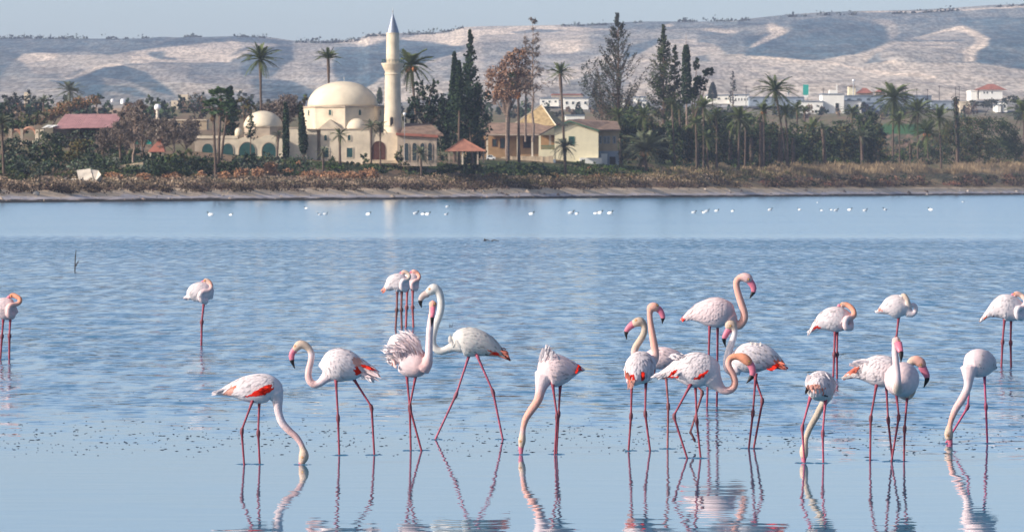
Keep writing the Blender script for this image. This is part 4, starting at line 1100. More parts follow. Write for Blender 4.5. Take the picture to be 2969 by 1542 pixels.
    if "eye" in sp:
        ex, ey = sp["eye"][:2]; q = b.w(ex, ey)
        h = bvh.ray_cast(q + Vector((0, -2, 0)), Vector((0, 1, 0)))
        if h[0] is not None:
            mb = MB(); rr = 6.5 * m
            mb.lathe(h[0].x, h[0].y, [(rr * math.cos(a) + 1e-5, h[0].z + rr * math.sin(a)) for a in np.linspace(-1.5, 1.5, 7)], 8)
            mb.obj("eye", M["eye"], root, smooth=True)
    for lg in sp["legs"]:
        lc = sp.get("legcol", (0.27, 0.052, 0.08)); jc = tuple(a * 0.55 + .03 for a in lc)
        wdt = sp.get("legw", 1.3) * b.sc / 4.0
        pts = list(lg); d0 = lg[0][2] if len(lg[0]) > 2 else 0.0
        # last point goes below the water surface unless the foot is lifted
        P3 = []; r3 = []; c3 = []
        def ap(p, r, c): P3.append(p); r3.append(r * m * wdt); c3.append(c)
        hip, joint, foot = [b.w(*(q if len(q) > 2 else (*q, d0))) for q in pts[:3]]
        up = (hip - joint).normalized()
        ap(hip + up * 0.06, 19, lc); ap(hip - up * 0.01, 13, lc); ap(hip.lerp(joint, .25), 10, lc); ap(hip.lerp(joint, .88), 9, lc)
        ap(joint - (joint - hip).normalized() * 0.012 , 17, jc); dn = (foot - joint).normalized(); ap(joint + dn * 0.02, 18, jc)
        ap(joint + dn * 0.05, 10.5, tuple(a * .8 for a in lc)); ap(joint.lerp(foot, .5), 9.3, lc); ap(foot, 9.3, tuple(a * 1.05 for a in lc))
        if len(pts) > 3:
            toe = b.w(*(pts[3] if len(pts[3]) > 2 else (*pts[3], d0)))
            ap(foot + dn * 0.01, 13, jc); ap(foot.lerp(toe, .5), 10, jc); ap(toe, 12, (0.10, 0.03, 0.04)); ap(toe + (toe - foot).normalized() * 0.02, 4, (0.1, 0.03, 0.04))
        else:
            e = foot + dn * 0.12; ap(e, 9, lc)
        mb = MB(); mb.tube(P3, r3, 8, c3)
        mb.obj("leg", M["leg"], root, smooth=True)
    return root

def src(o, sc, pts):   # helper: zoom points of another enlargement -> list in this bird's enlargement
    return pts
def conv(o1, s1, o2, s2, pts):
    return [((o1[0] + x / s1 - o2[0]) * s2, (o1[1] + y / s1 - o2[1]) * s2, *r) for x, y, *r in pts]
Z4 = 4.006
BIRDS = []
# 1 cut by the left edge, asleep
BIRDS.append(dict(o=(0, 780), foot=1042, label="sleeping pink flamingo with orange folded neck, cut off by the left edge",
 body=[(-190,545,10,WP),(-120,500,60,WP),(-30,460,110,WP),(60,460,130,WP),(120,480,118,PK),(165,490,75,PK)],
 neck=[(150,540,50,PK,.05),(112,520,36,PK,.12),(108,460,32,PK,.14),(135,420,30,SB,.12),(190,408,28,PO,.08),(230,385,27,OR,.06),(232,345,27,OR,.04),(195,320,28,OR,.02),(155,305,29,OR,.0),(122,312,26,OR,.0)],
 wing=dict(top=[(60,345,),(-30,370),(-130,460)], bot=[(70,470),(-30,530),(-120,530)], n=(9,7), col=WP),
 bill=[(112,318,22),(80,345,16),(50,362,10)], eye=(128,308),
 legs=[[(36,585),(22,775),(2,1045)],[(118,585),(108,770),(106,1050)]]))
# 2 one-legged sleeper
BIRDS.append(dict(o=(0, 780), foot=1003, label="sleeping flamingo with salmon neck standing on one leg, alone left of the others",
 body=[(2140,335,18,WP),(2180,325,30,WP),(2220,300,80,W_),(2280,275,112,W_),(2350,270,122,WP),(2410,290,102,WP),(2435,310,75,WP)],
 neck=[(2395,370,45,WP,.04),(2345,355,34,WP,.11),(2335,300,30,WP,.13),(2365,262,28,PK,.12),(2420,255,27,PO,.09),(2455,215,25,PO,.05),(2442,165,26,OR,.02),(2405,135,27,CR,0),(2372,138,24,PO,0)],
 wing=dict(top=[(2370,150),(2270,170),(2190,290)], bot=[(2340,300),(2260,375),(2190,350)], n=(10,7), fleck=.12),
 bill=[(2362,145,20),(2335,165,14),(2315,180,8)], eye=(2378,132),
 legs=[[(2368,390),(2343,610),(2338,892)]]))
# 3, 4 pair
BIRDS.append(dict(o=(1080, 760), foot=955, label="left flamingo of the sleeping pair with grey brown neck and pale grey back",
 body=[(98,332,8,SB),(140,312,24,SA),(190,280,60,GY),(240,245,95,W_),(300,240,110,W_),(350,255,98,WP),(390,275,75,WP)],
 neck=[(385,310,45,W_,.04),(345,300,28,W_,.11),(335,255,25,W_,.13),(355,215,23,W_,.12),(400,205,22,TN,.09),(430,175,21,TN,.06),(415,135,22,CR,.03),(380,115,24,CR,.02),(345,118,22,SB,.02)],
 wing=dict(top=[(340,135),(240,150),(150,290)], bot=[(310,260),(230,320),(150,325)], n=(10,7), col=W_),
 patch=[(SA,[(150,285),(200,290),(205,315),(140,315)])],
 bill=[(335,125,18),(318,130,12)], legcol=(0.20,.07,.07), legs=[[(287,345),(282,550),(268,772)],[(340,345),(335,548),(340,790)]]))
BIRDS.append(dict(o=(1080, 760), foot=950, label="right flamingo of the sleeping pair with salmon pink neck",
 body=[(300,290,20,W_),(350,260,60,W_),(410,235,95,WP),(460,230,100,WP),(500,260,72,PK)],
 neck=[(510,300,42,WP,.03),(470,290,28,PK,.09),(462,245,24,PK,.12),(490,222,23,PO,.11),(530,205,22,OR,.07),(545,165,21,OR,.03),(520,125,22,OR,0),(490,108,23,PO,0),(462,108,20,SB,0)],
 bill=[(455,112,16),(435,125,10)], legcol=(0.36,.09,.10), legs=[[(402,340),(397,520),(388,778)],[(468,335),(465,520),(475,738)]]))
# 5 tall grey bird
BIRDS.append(dict(o=(1080, 760), foot=1274, label="tall greyish flamingo striding left with long S-shaped neck and pale bill",
 body=[(1605,1150,8,BR),(1560,1100,30,SA),(1480,1050,62,GY),(1370,990,112,GY),(1250,945,152,GY),(1130,925,172,GY),(1030,925,150,GY),(970,950,95,GY)],
 neck=[(1010,960,100,GY),(930,985,62,GY),(860,1015,48,GY),(795,1032,45,GY),(735,1005,43,GY),(700,940,42,GY),(705,850,41,GY),(740,720,41,GY),(782,600,43,GY),(797,500,43,GY),(790,410,44,GY),(765,340,50,GY),(715,308,60,GY),(672,335,54,GY),(640,358,44,GD)],
 wing=dict(top=[(1040,780),(1150,750),(1290,790),(1420,900),(1540,1040)], bot=[(1060,990),(1160,1060),(1290,1060),(1400,1060),(1520,1090)], n=(17,10), col=GY, fleck=.10, L=(30,70)),
 patch=[(SA,[(1330,1010),(1470,1020),(1470,1085),(1350,1080)]),(SC,[(1360,1020),(1440,1010),(1450,1070),(1370,1075)]),(BR,[(1480,980),(1600,1090),(1600,1165),(1560,1150),(1500,1060)]),(BK,[(1260,1055),(1370,1075),(1330,1085)])],
 plume=[dict(n=26, a=(1430,1060), b=(1500,1000), c=(1600,1160), d=(1580,1030), w=9, col=(0.40,.13,.10), je=14, name="tail_plume", dj=.05), dict(n=30, a=(905,850), b=(960,960), c=(880,930), d=(950,1010), w=9, col=GY, je=10, jb=14, name="breast_plume", dj=.12)],
 bill=[(640,365,46),(600,382,40),(572,408,36),(558,440,30)], billcol=(0.50,.38,.35), tip=[(556,448,29),(557,480,20),(564,505,12),(571,525,4)], eye=(662,310), legcol=(0.36,.09,.14),
 legs=[conv((1080,780),2.432,(1080,760),Z4,[(675,625,-.04),(590,885,-.04),(440,1205,-.04)]), conv((1080,780),2.432,(1080,760),Z4,[(745,625,.05),(850,862,.05),(918,1195,.05)])]))
# 6 ruffled bird
BIRDS.append(dict(o=(1080, 760), foot=1306, lat=0.95, extra=[[(430,1060,180,W_,.0),(350,970,150,W_,0),(275,940,112,W_,0),(215,950,70,W_,0)]], label="flamingo facing us with ruffled fluffed white plumage and straight neck",
 body=[(225,1190,30,WP,.02),(255,1130,80,WP),(320,1090,140,W_),(400,1120,185,WP),(480,1160,185,WP,.05),(560,1190,145,PK,.10),(610,1200,95,PK,.12)],
 neck=[(590,1220,95,PK,.14),(635,1170,68,PK,.16),(655,1080,49,WP,.17),(660,980,43,WP,.17),(664,850,42,WP,.17),(675,720,41,WP,.17),(688,620,37,PK,.17),(700,540,38,PK,.18),(704,490,46,SB,.19),(703,462,44,SB,.19)],
 patch=[(SC,[(222,1140),(244,1120),(250,1160),(235,1210)]),(PK,[(350,930),(600,960),(620,1120),(420,1010)])],
 plume=[dict(n=210, a=(270,1080), b=(520,880), c=(85,1040), d=(330,785), w=9, je=26, jb=45, dj=.16, dt=.08, s0=.55, name="ruffled_plume"),
        dict(n=170, a=(320,1060), b=(540,960), c=(180,1020), d=(400,800), w=8, je=30, jb=50, dj=.14, d0=.07, s0=.6, name="ruffled_plume", col=WP),
        dict(n=60, a=(230,1170), b=(300,1060), c=(165,1160), d=(130,1010), w=11, je=18, jb=25, dj=.1, name="ruffled_plume"),
        dict(n=130, a=(560,1060), b=(300,1120), c=(500,860), d=(220,960), w=8, je=30, jb=40, d0=.12, dj=.06, col=WP, name="ruffled_plume"),
        dict(n=18, a=(240,1120), b=(250,1190), c=(245,1150), d=(290,1240), w=10, je=8, jb=8, d0=.10, dj=.02, col=(.72,.5,.48), name="tail_plume")],
 bill=[(704,520,34,.20),(705,560,30,.25),(702,600,27,.28),(698,630,24,.28)], tip=[(697,632,24,.28),(695,670,19,.28),(693,705,11,.27),(691,738,4,.26)], eye=(728,478),
 legs=[conv((1080,780),2.432,(1080,760),Z4,[(243,765),(263,978),(270,1300)]), conv((1080,780),2.432,(1080,760),Z4,[(303,765,.08),(262,968,.06),(346,1278,.06)])]))
# 7 walking left with neck in an S
BIRDS.append(dict(o=(820, 960), foot=1319, label="white flamingo walking left, neck curved like an S and scarlet wing edge showing",
 body=[(1135,535,8,SB),(1080,500,34,SB),(1000,455,62,WP),(920,430,100,W_),(830,420,150,W_),(730,400,186,W_),(630,392,196,W_),(540,390,165,W_),(475,395,95,W_)],
 neck=[(540,500,90,WP),(480,555,58,WP),(430,600,46,WP),(370,620,44,PK),(318,585,43,PK),(295,520,41,PK),(303,440,39,PK),(325,350,38,PK),(333,270,38,WP),(305,205,40,CR),(255,165,48,CR),(200,155,52,CR),(160,190,46,CR),(135,220,34,CR)],
 wing=dict(top=[(480,270),(600,205),(720,210),(850,265),(960,330)], bot=[(480,480),(580,540),(700,560),(800,520),(860,470)], n=(16,11), L=(34,80), droop=7),
 patch=[(SC,[(815,400),(860,392),(882,420),(872,500),(805,515)]),(SC,[(890,375),(1000,400),(1110,475),(1050,468),(930,430)]),(SB,[(800,300),(850,280),(910,335),(905,385),(815,395)])],
 plume=[dict(n=46, a=(880,470), b=(960,380), c=(1130,600), d=(1150,500), w=12, col=WP, je=22, jb=18, name="tail_plume", dj=.07, s0=.5), dict(n=14, a=(900,490), b=(1000,520), c=(950,590), d=(1110,610), w=9, col=W_, je=14, name="tail_plume"),
        dict(n=12, a=(900,385), b=(960,400), c=(1050,440), d=(1110,475), w=12, col=SC, je=7, jb=8, d0=.09, dj=.02, name="wing_covert")],
 bill=[(138,215,40),(112,250,36),(102,290,35),(105,330,30)], tip=[(105,335,30),(112,365,21),(126,400,12),(138,432,4)], eye=(142,172),
 legs=[[(620,600,.05),*[x + (.05,) for x in conv((580,960),2.298,(820,960),Z4,[(920,575),(928,826)])]], [x + (-.05,) for x in conv((580,960),2.298,(820,960),Z4,[(1033,335),(1142,505),(1160,828)])]]))
# 8 feeding, scarlet patch
BIRDS.append(dict(o=(600, 1040), foot=1346, label="flamingo feeding head down at front left with big scarlet wing patch",
 body=[(55,412,8,W_),(120,395,30,W_),(210,380,55,W_),(310,360,95,W_),(430,350,145,W_),(560,345,172,W_),(680,345,172,W_),(770,370,140,W_),(820,410,90,WP)],
 neck=[(790,400,110,W_),(815,470,72,WP),(822,550,54,WP),(835,640,46,WP),(875,745,46,WP),(955,835,42,PK),(1035,905,38,PK),(1090,985,34,PK),(1112,1045,38,CR),(1122,1090,54,CR),(1122,1140,60,CR),(1108,1185,48,CR),(1100,1215,34,SB)],
 wing=dict(top=[(780,240),(650,190),(500,195),(360,235),(230,310)], bot=[(780,330),(650,400),(500,410),(380,400),(260,380)], n=(17,9), L=(36,86), droop=6, fleck=.08),
 patch=[(SC,[(480,392),(560,395),(620,345),(700,290),(768,280),(782,330),(740,380),(650,417),(560,430),(470,415)]),(SB,[(210,370),(310,290),(395,262),(350,320),(330,392)]),(SA,[(330,300),(395,262),(350,330),(335,390)])],
 plume=[dict(n=22, a=(600,400), b=(740,320), c=(480,410), d=(640,350), w=14, col=SC, je=8, jb=12, d0=.165, dj=.015, name="wing_covert"),
        dict(n=40, a=(160,400), b=(230,340), c=(35,420), d=(60,385), w=9, je=12, name="tail_plume", dj=.04)],
 bill=[(1100,1205,40),(1102,1240,34),(1108,1275,26)], eye=(1110,1142),
 legs=[[(520,515,.05),(404,828,.05),(434,1228,.05)],[(604,525,-.04),(592,858,-.04),(609,1228,-.04)]]))
# 9 feeding in the middle
S9 = 3.717
BIRDS.append(dict(o=(1480, 980), sc=S9, foot=1317, extra=[[(450,290,120,WP),(418,200,62,WP),(396,125,26,W_)]], label="flamingo feeding head down with tuft of white feathers raised on its back",
 body=[(805,345,8,WP),(750,335,38,WP),(670,335,95,WP),(580,340,150,WP),(490,345,180,WP),(410,350,165,WP),(350,380,110,WP)],
 neck=[(375,400,120,WP),(345,480,85,WP),(325,560,58,PK),(295,670,48,PO),(225,775,43,PO),(170,860,38,PO),(142,950,31,PO),(132,1015,32,PK),(128,1060,38,CR),(125,1105,42,CR),(120,1150,34,CR),(116,1180,26,SB)],
 wing=dict(top=[(400,215),(520,190),(620,235),(720,290)], bot=[(420,420),(520,450),(620,420),(720,350)], n=(13,9), col=WP, L=(30,62), fleck=.12),
 patch=[(SC,[(690,392),(712,290),(735,262),(765,300),(748,352)]),(BK,[(765,350),(810,345),(800,356),(770,358)])],
 plume=[dict(n=110, a=(320,260), b=(560,260), c=(368,75), d=(520,170), w=12, col=W_, je=16, jb=28, dj=.10, s0=.45, name="raised_plume"), dict(n=36, a=(350,180), b=(430,170), c=(378,60), d=(440,100), w=9, je=12, jb=12, name="raised_plume"),
        dict(n=10, a=(700,380), b=(730,300), c=(735,330), d=(738,255), w=10, col=SC, je=6, jb=5, d0=.07, dj=.02, name="wing_covert")],
 bill=[(116,1170,32),(113,1210,26),(113,1255,20)], eye=(108,1110),
 legs=[[(460,535,.05),(502,838,.05),(478,1245,.05)],[(535,550,-.04),(520,812,-.04),(494,1290,-.04)]]))
# 10 seen from behind
BIRDS.append(dict(o=(1780, 840), foot=1307, lat=0.9, label="flamingo seen from behind with bright pink upright neck, bill to the right",
 body=[(190,1080,45,SB,.24),(225,1030,90,W_,.18),(275,950,165,W_,.06),(320,900,185,W_,-.06),(370,870,155,W_,-.15),(420,860,100,WP,-.2)],
 neck=[(430,850,80,PK,-.2),(480,810,50,PO,-.2),(488,740,46,PO,-.2),(472,640,45,PO,-.2),(452,520,41,PO,-.2),(436,420,36,PO,-.2),(425,330,33,PO,-.2),(424,270,36,PO,-.2),(440,215,52,PO,-.2),(480,205,54,PO,-.2),(512,232,40,PO,-.2)],
 wing=dict(top=[(300,720),(200,790),(130,900),(140,1000)], bot=[(330,720),(420,790),(480,900),(440,980)], n=(9,12), L=(60,70), droop=9, col=W_, sides=(1,)),
 patch=[(SC,[(312,950),(345,935),(355,1015),(315,1012)]),(SC,[(128,940),(160,1000),(155,1035),(130,1000)]),(SC,[(180,980),(240,965),(262,990),(190,1006)]),(SA,[(150,1040),(205,1035),(218,1110),(175,1135)]),(SC,[(492,880),(450,970),(478,945)]),(BK,[(310,1018),(375,1015),(370,1030),(320,1030)]),(GY,[(220,1060),(400,1050),(400,1110),(230,1110)])],
 plume=[dict(n=20, a=(170,1040), b=(230,1040), c=(150,1160), d=(210,1130), w=9, col=SB, je=12, d0=.28, dj=.04, name="tail_plume"), dict(n=16, a=(130,930), b=(180,1000), c=(140,1020), d=(190,1090), w=9, col=SA, je=8, d0=.22, dj=.02, name="tail_plume"), dict(n=10, a=(315,945), b=(345,945), c=(318,1020), d=(350,1015), w=9, col=SC, je=5, jb=4, d0=.22, dj=.01, name="wing_covert")],
 bill=[(520,225,42,-.2),(555,265,36,-.2),(573,310,30,-.2),(575,335,27,-.2)], tip=[(575,338,27,-.2),(572,365,15,-.2),(567,400,4,-.2)], eye=(508,182),
 legs=[[x + (.0,) for x in conv((1780,770),2.268,(1780,840),Z4,[(117,795),(113,985),(97,1212)])], [x + (.0,) for x in conv((1780,770),2.268,(1780,840),Z4,[(210,785),(206,970),(240,1228)])]]))
# 11 behind it
BIRDS.append(dict(o=(1780, 840), foot=1300, label="flamingo half hidden behind two others, tan head and pink bill to the left",
 body=[(860,830,10,W_),(780,800,60,W_),(690,790,100,WP),(590,790,130,WP),(480,800,125,WP),(390,820,95,WP)],
 neck=[(350,830,75,WP),(280,795,52,WP),(240,740,44,PK),(252,670,42,CR),(295,600,41,CR),(338,530,40,TN),(356,460,37,TN),(345,405,42,TN),(305,372,56,TN),(262,380,54,CR),(228,400,42,CR)],
 wing=dict(top=[(430,690),(560,660),(690,690),(800,760)], bot=[(430,840),(560,880),(690,860),(800,820)], n=(11,7), col=WP, fleck=.1),
 patch=[(SC,[(560,890),(520,920),(500,935),(540,900)])],
 bill=[(228,395,44),(190,425,38),(158,458,33),(146,485,28)], tip=[(145,488,28),(141,520,18),(146,550,10),(149,575,4)], eye=(255,352), legcol=(.30,.10,.11),
 legs=[conv((1780,770),2.268,(1780,840),Z4,[(343,735,.04),(357,920,.04),(352,1224,.04)]), conv((1780,770),2.268,(1780,840),Z4,[(500,740,-.05),(586,832,-.05),(506,1090,-.05),(532,1150,-.05)])]))
# 12 tall pink bird behind
BIRDS.append(dict(o=(1940, 760), foot=1181, label="tall pink flamingo standing behind the group, neck high and bill to the right",
 body=[(128,674,8,SB),(190,645,34,SB),(270,610,75,W_),(370,590,130,W_),(480,585,168,WP),(580,585,176,WP),(670,590,142,PK),(725,610,85,PK)],
 neck=[(700,660,105,PK),(765,725,62,PO),(825,725,50,PO),(870,660,47,PO),(870,580,44,PO),(840,480,42,PO),(808,380,40,PO),(785,290,38,PO),(785,225,38,PO),(820,185,40,PO),(870,175,52,PK),(915,190,56,PK),(940,215,44,PK)],
 wing=dict(top=[(680,430),(560,410),(420,425),(300,500),(190,610)], bot=[(660,580),(540,640),(420,670),(320,660),(220,650)], n=(16,10), col=WP, L=(34,78), droop=6, fleck=.03),
 patch=[(SC,[(135,655),(180,615),(200,610),(190,640),(150,665)]),(BR,[(240,615),(320,655),(250,640)])],
 bill=[(935,215,44),(962,255,40),(982,300,36),(980,345,28)], tip=[(980,345,28),(962,375,20),(948,400,11),(936,418,4)], eye=(920,198),
 legs=[[(470,755,.03),conv((1780,770),2.268,(1940,760),Z4,[(620,690,.03)])[0],conv((1780,770),2.268,(1940,760),Z4,[(612,930,.03)])[0]],[(566,755,-.03),conv((1780,770),2.268,(1940,760),Z4,[(681,690,-.03)])[0],conv((1780,770),2.268,(1940,760),Z4,[(678,935,-.03)])[0]]]))
# 13 grey-white with orange tail, looking left
BIRDS.append(dict(o=(1940, 760), foot=1300, label="grey white flamingo with orange red tail at the right of the group, looking down left",
 body=[(1375,1250,8,SA),(1330,1210,38,SA),(1250,1165,85,GY),(1140,1120,140,W_),(1030,1105,172,W_),(920,1115,178,W_),(830,1150,150,W_),(760,1190,90,WP)],
 neck=[(790,1230,90,WP),(715,1255,58,WP),(675,1210,48,WP),(675,1120,45,W_),(698,1020,43,W_),(730,930,40,W_),(755,860,36,W_),(762,800,36,W_),(740,740,52,CR),(705,730,56,CR),(685,765,42,CR)],
 wing=dict(top=[(820,1010),(960,935),(1100,980),(1220,1060),(1330,1170)], bot=[(800,1200),(930,1260),(1060,1270),(1180,1240),(1320,1220)], n=(16,10), col=W_, fleck=.16, L=(34,74), droop=4),
 patch=[(SC,[(1100,1250),(1190,1240),(1220,1180),(1280,1150),(1340,1180),(1370,1240),(1290,1215),(1250,1245),(1150,1265)]),(SA,[(1185,1110),(1230,1080),(1330,1150),(1290,1180),(1220,1200)])],
 plume=[dict(n=40, a=(1210,1200), b=(1260,1120), c=(1375,1260), d=(1350,1170), w=11, col=SA, je=12, jb=16, name="tail_plume", dj=.06), dict(n=30, a=(900,980), b=(1050,960), c=(930,915), d=(1090,950), w=10, col=GY, je=14, jb=16, name="back_plume", dj=.06), dict(n=14, a=(1130,1250), b=(1230,1180), c=(1200,1260), d=(1300,1200), w=11, col=SC, je=8, d0=.09, dj=.02, name="wing_covert")],
 bill=[(700,775,44),(672,820,38),(650,860,34),(640,885,28)], tip=[(639,888,28),(642,925,19),(650,955,11),(655,985,4)], eye=(712,738),
 legs=[conv((1780,770),2.268,(1940,760),Z4,[(930,745,.04),(914,965,.04),(885,1215,.04)]), conv((1780,770),2.268,(1940,760),Z4,[(934,750,-.05),(980,885,-.05),(922,1198,-.05)])]))
# 14 front, white with scarlet lines, S neck right
BIRDS.append(dict(o=(1880, 980), foot=1328, label="white flamingo with scarlet streaks on wing, front of the group, neck looped low",
 body=[(25,462,8,W_),(90,440,28,W_),(170,420,45,W_),(270,390,90,W_),(380,372,155,W_),(490,368,200,W_),(600,370,205,W_),(700,390,175,W_),(770,430,120,W_)],
 neck=[(740,470,125,WP),(800,540,78,WP),(860,598,52,PK),(930,610,45,PK),(990,570,43,PO),(1005,500,41,PO),(975,410,40,PO),(940,340,39,PO),(930,280,38,PO),(962,228,38,OR),(1030,212,42,OR),(1100,228,56,OR),(1150,265,56,OR),(1180,300,42,OR)],
 wing=dict(top=[(720,200),(600,155),(470,165),(360,210),(260,290),(160,380)], bot=[(720,370),(600,440),(480,440),(380,430),(280,420),(180,410)], n=(18,11), L=(40,96), droop=8, fleck=.03),
 patch=[(SC,[(240,415),(265,380),(320,318),(300,375),(330,410),(378,400),(372,442),(240,432)]),(SC,[(540,447),(600,415),(700,360),(680,400),(620,442),(550,452)]),(SB,[(170,420),(250,370),(245,430)])],
 plume=[dict(n=40, a=(300,240), b=(420,190), c=(235,205), d=(330,165), w=11, je=14, jb=20, name="back_plume", dj=.08), dict(n=30, a=(120,430), b=(180,400), c=(25,470), d=(50,430), w=9, je=10, name="tail_plume", dj=.04),
        dict(n=16, a=(330,350), b=(290,400), c=(280,430), d=(240,420), w=11, col=SC, je=8, jb=12, d0=.13, dj=.015, name="wing_covert"), dict(n=14, a=(690,370), b=(620,420), c=(630,420), d=(550,445), w=9, col=SC, je=6, jb=8, d0=.175, dj=.01, name="wing_covert")],
 bill=[(1182,300,46),(1205,345,42),(1212,395,38),(1205,435,30)], tip=[(1205,438,32),(1185,470,24),(1160,500,13),(1140,522,5)], eye=(1168,268),
 legs=[conv((1780,770),2.268,(1880,980),Z4,[(490,805,.06),(392,985,.06),(483,1268,.06)]), conv((1780,770),2.268,(1880,980),Z4,[(538,805,-.04),(546,1020,-.04),(572,1268,-.04)])]))
# 15 sleeper right
BIRDS.append(dict(o=(2320, 830), foot=1098, label="sleeping flamingo with vivid orange folded neck, legs close together",
 body=[(80,532,8,W_),(130,510,24,W_),(200,455,65,W_),(280,410,115,W_),(360,388,145,W_),(440,385,150,WP),(520,405,125,PK),(575,430,85,PK)],
 neck=[(585,465,52,PK,.06),(530,475,38,WP,.13),(515,420,33,WP,.15),(535,370,32,WP,.14),(590,360,32,SB,.10),(622,335,31,OR,.07),(620,285,31,OR,.04),(585,240,31,OR,.02),(535,213,31,OR,0),(480,212,30,CR,0)],
 wing=dict(top=[(510,250),(400,235),(290,250),(180,350),(110,480)], bot=[(480,400),(380,470),(280,480),(190,470),(130,500)], n=(15,10), L=(34,76), droop=6),
 patch=[(SC,[(130,465),(180,425),(205,450),(230,428),(252,485),(150,478)])],
 bill=[(462,222,26),(440,240,18),(420,250,10)], eye=(470,205),
 legs=[[(404,525,.03),(395,785,.03),(384,1052,.03)],[(433,525,-.02),(430,782,-.02),(431,1082,-.02)]]))
# 16 preening white one-legged
BIRDS.append(dict(o=(2320, 830), foot=1072, label="white preening flamingo on one leg with neck looped tightly and tan head down",
 body=[(872,290,12,W_),(920,290,32,W_),(970,265,62,W_),(1040,240,115,W_),(1120,233,138,W_),(1200,245,122,W_),(1260,275,75,W_)],
 neck=[(1250,305,55,W_,.03),(1300,318,40,WP,.04),(1335,290,28,WP,.05),(1340,245,26,WP,.06),(1315,215,26,WP,.08),(1280,225,25,WP,.11),(1250,200,27,CR,.13),(1235,150,28,CR,.13),(1205,110,29,CR,.12),(1178,105,26,CR,.10)],
 wing=dict(top=[(1180,110),(1090,98),(1000,160),(930,240)], bot=[(1180,270),(1090,320),(1000,320),(930,300)], n=(12,8), L=(30,60)),
 patch=[(BK,[(872,262),(900,255),(905,272),(878,282)]),(SA,[(925,240),(950,235),(965,290),(935,282)])],
 legs=[[(1145,365),(1118,600),(1104,968)]]))
# 17 right edge
BIRDS.append(dict(o=(2700, 830), foot=1064, label="sleeping white flamingo with red brown wing tips at the right edge",
 body=[(572,375,6,GD),(620,350,22,GY),(690,305,62,W_),(770,265,115,W_),(850,245,155,W_),(930,260,150,W_),(1010,290,120,W_),(1060,310,85,W_)],
 neck=[(1050,355,50,W_,.05),(1000,350,36,W_,.13),(985,295,32,W_,.15),(1005,255,31,W_,.14),(1055,245,30,PK,.10),(1090,205,30,PK,.07),(1090,150,29,PO,.04),(1050,108,30,CR,0),(1000,88,31,PO,0),(968,92,28,PO,0)],
 wing=dict(top=[(960,100),(840,88),(740,140),(660,260),(600,340)], bot=[(940,300),(840,360),(750,350),(680,340),(620,350)], n=(15,10), L=(34,80), droop=7),
 patch=[(SA,[(620,320),(660,285),(690,320),(640,335)]),(BR,[(680,320),(700,305),(760,345),(740,355)])],
 bill=[(955,98,26),(935,110,18),(915,118,10)], eye=(962,86),
 legs=[[(850,395,.03),(828,640,.03),(815,932,.03)],[(931,395,-.03),(926,652,-.03),(932,944,-.03)]]))
# 18 rear view feeding
BIRDS.append(dict(o=(2320, 1040), foot=1342, lat=0.95, label="flamingo seen from behind feeding between its own legs, grey brown neck",
 body=[(130,370,80,GY,.24),(190,345,130,W_,.16),(225,325,170,W_,.02),(250,320,180,W_,-.10),(300,370,140,GY,-.2)],
 neck=[(320,430,90,GY,-.22),(290,520,48,TN,-.24),(245,600,42,TN,-.24),(200,690,40,TN,-.24),(140,790,38,TN,-.22),(100,880,35,TN,-.2),(78,950,33,CR,-.2),(70,1010,38,CR,-.2),(60,1060,50,CR,-.2),(58,1110,52,CR,-.2),(60,1155,42,CR,-.2)],
 wing=dict(top=[(220,160),(90,200),(35,290),(40,370)], bot=[(260,160),(370,210),(430,300),(420,400)], n=(9,12), L=(58,60), droop=8, col=W_, sides=(1,), fleck=.14),
 patch=[(SB,[(60,320),(150,280),(225,285),(215,345),(150,335)]),(SA,[(220,380),(235,330),(300,320),(260,360)]),(SA,[(385,390),(435,330),(430,395)]),(BK,[(45,325),(95,320),(95,345),(50,350)]),(BK,[(195,385),(330,430),(290,438),(205,402)]),(GY,[(60,370),(200,390),(300,440),(380,440),(300,500),(110,490)])],
 plume=[dict(n=26, a=(70,300), b=(200,290), c=(50,360), d=(215,350), w=11, col=SB, je=10, d0=.27, dj=.02, name="wing_covert"), dict(n=12, a=(50,330), b=(80,330), c=(32,400), d=(60,390), w=8, col=BK, je=8, d0=.27, dj=.02, name="tail_plume"), dict(n=30, a=(60,200), b=(300,170), c=(20,290), d=(360,260), w=12, col=W_, je=18, jb=30, d0=.1, dj=.04, name="back_plume"), dict(n=10, a=(210,385), b=(280,410), c=(240,410), d=(330,440), w=9, col=BK, je=5, jb=4, d0=.2, dj=.01, name="wing_covert")],
 bill=[(58,1150,36,-.2),(56,1195,28,-.2),(56,1235,22,-.2)], legcol=(.40,.08,.13),
 legs=[[(106,490,.03),(22,790,.05),(48,1205,.05)],[(292,520,.0),(262,860,.02),(270,1240,.02)]]))
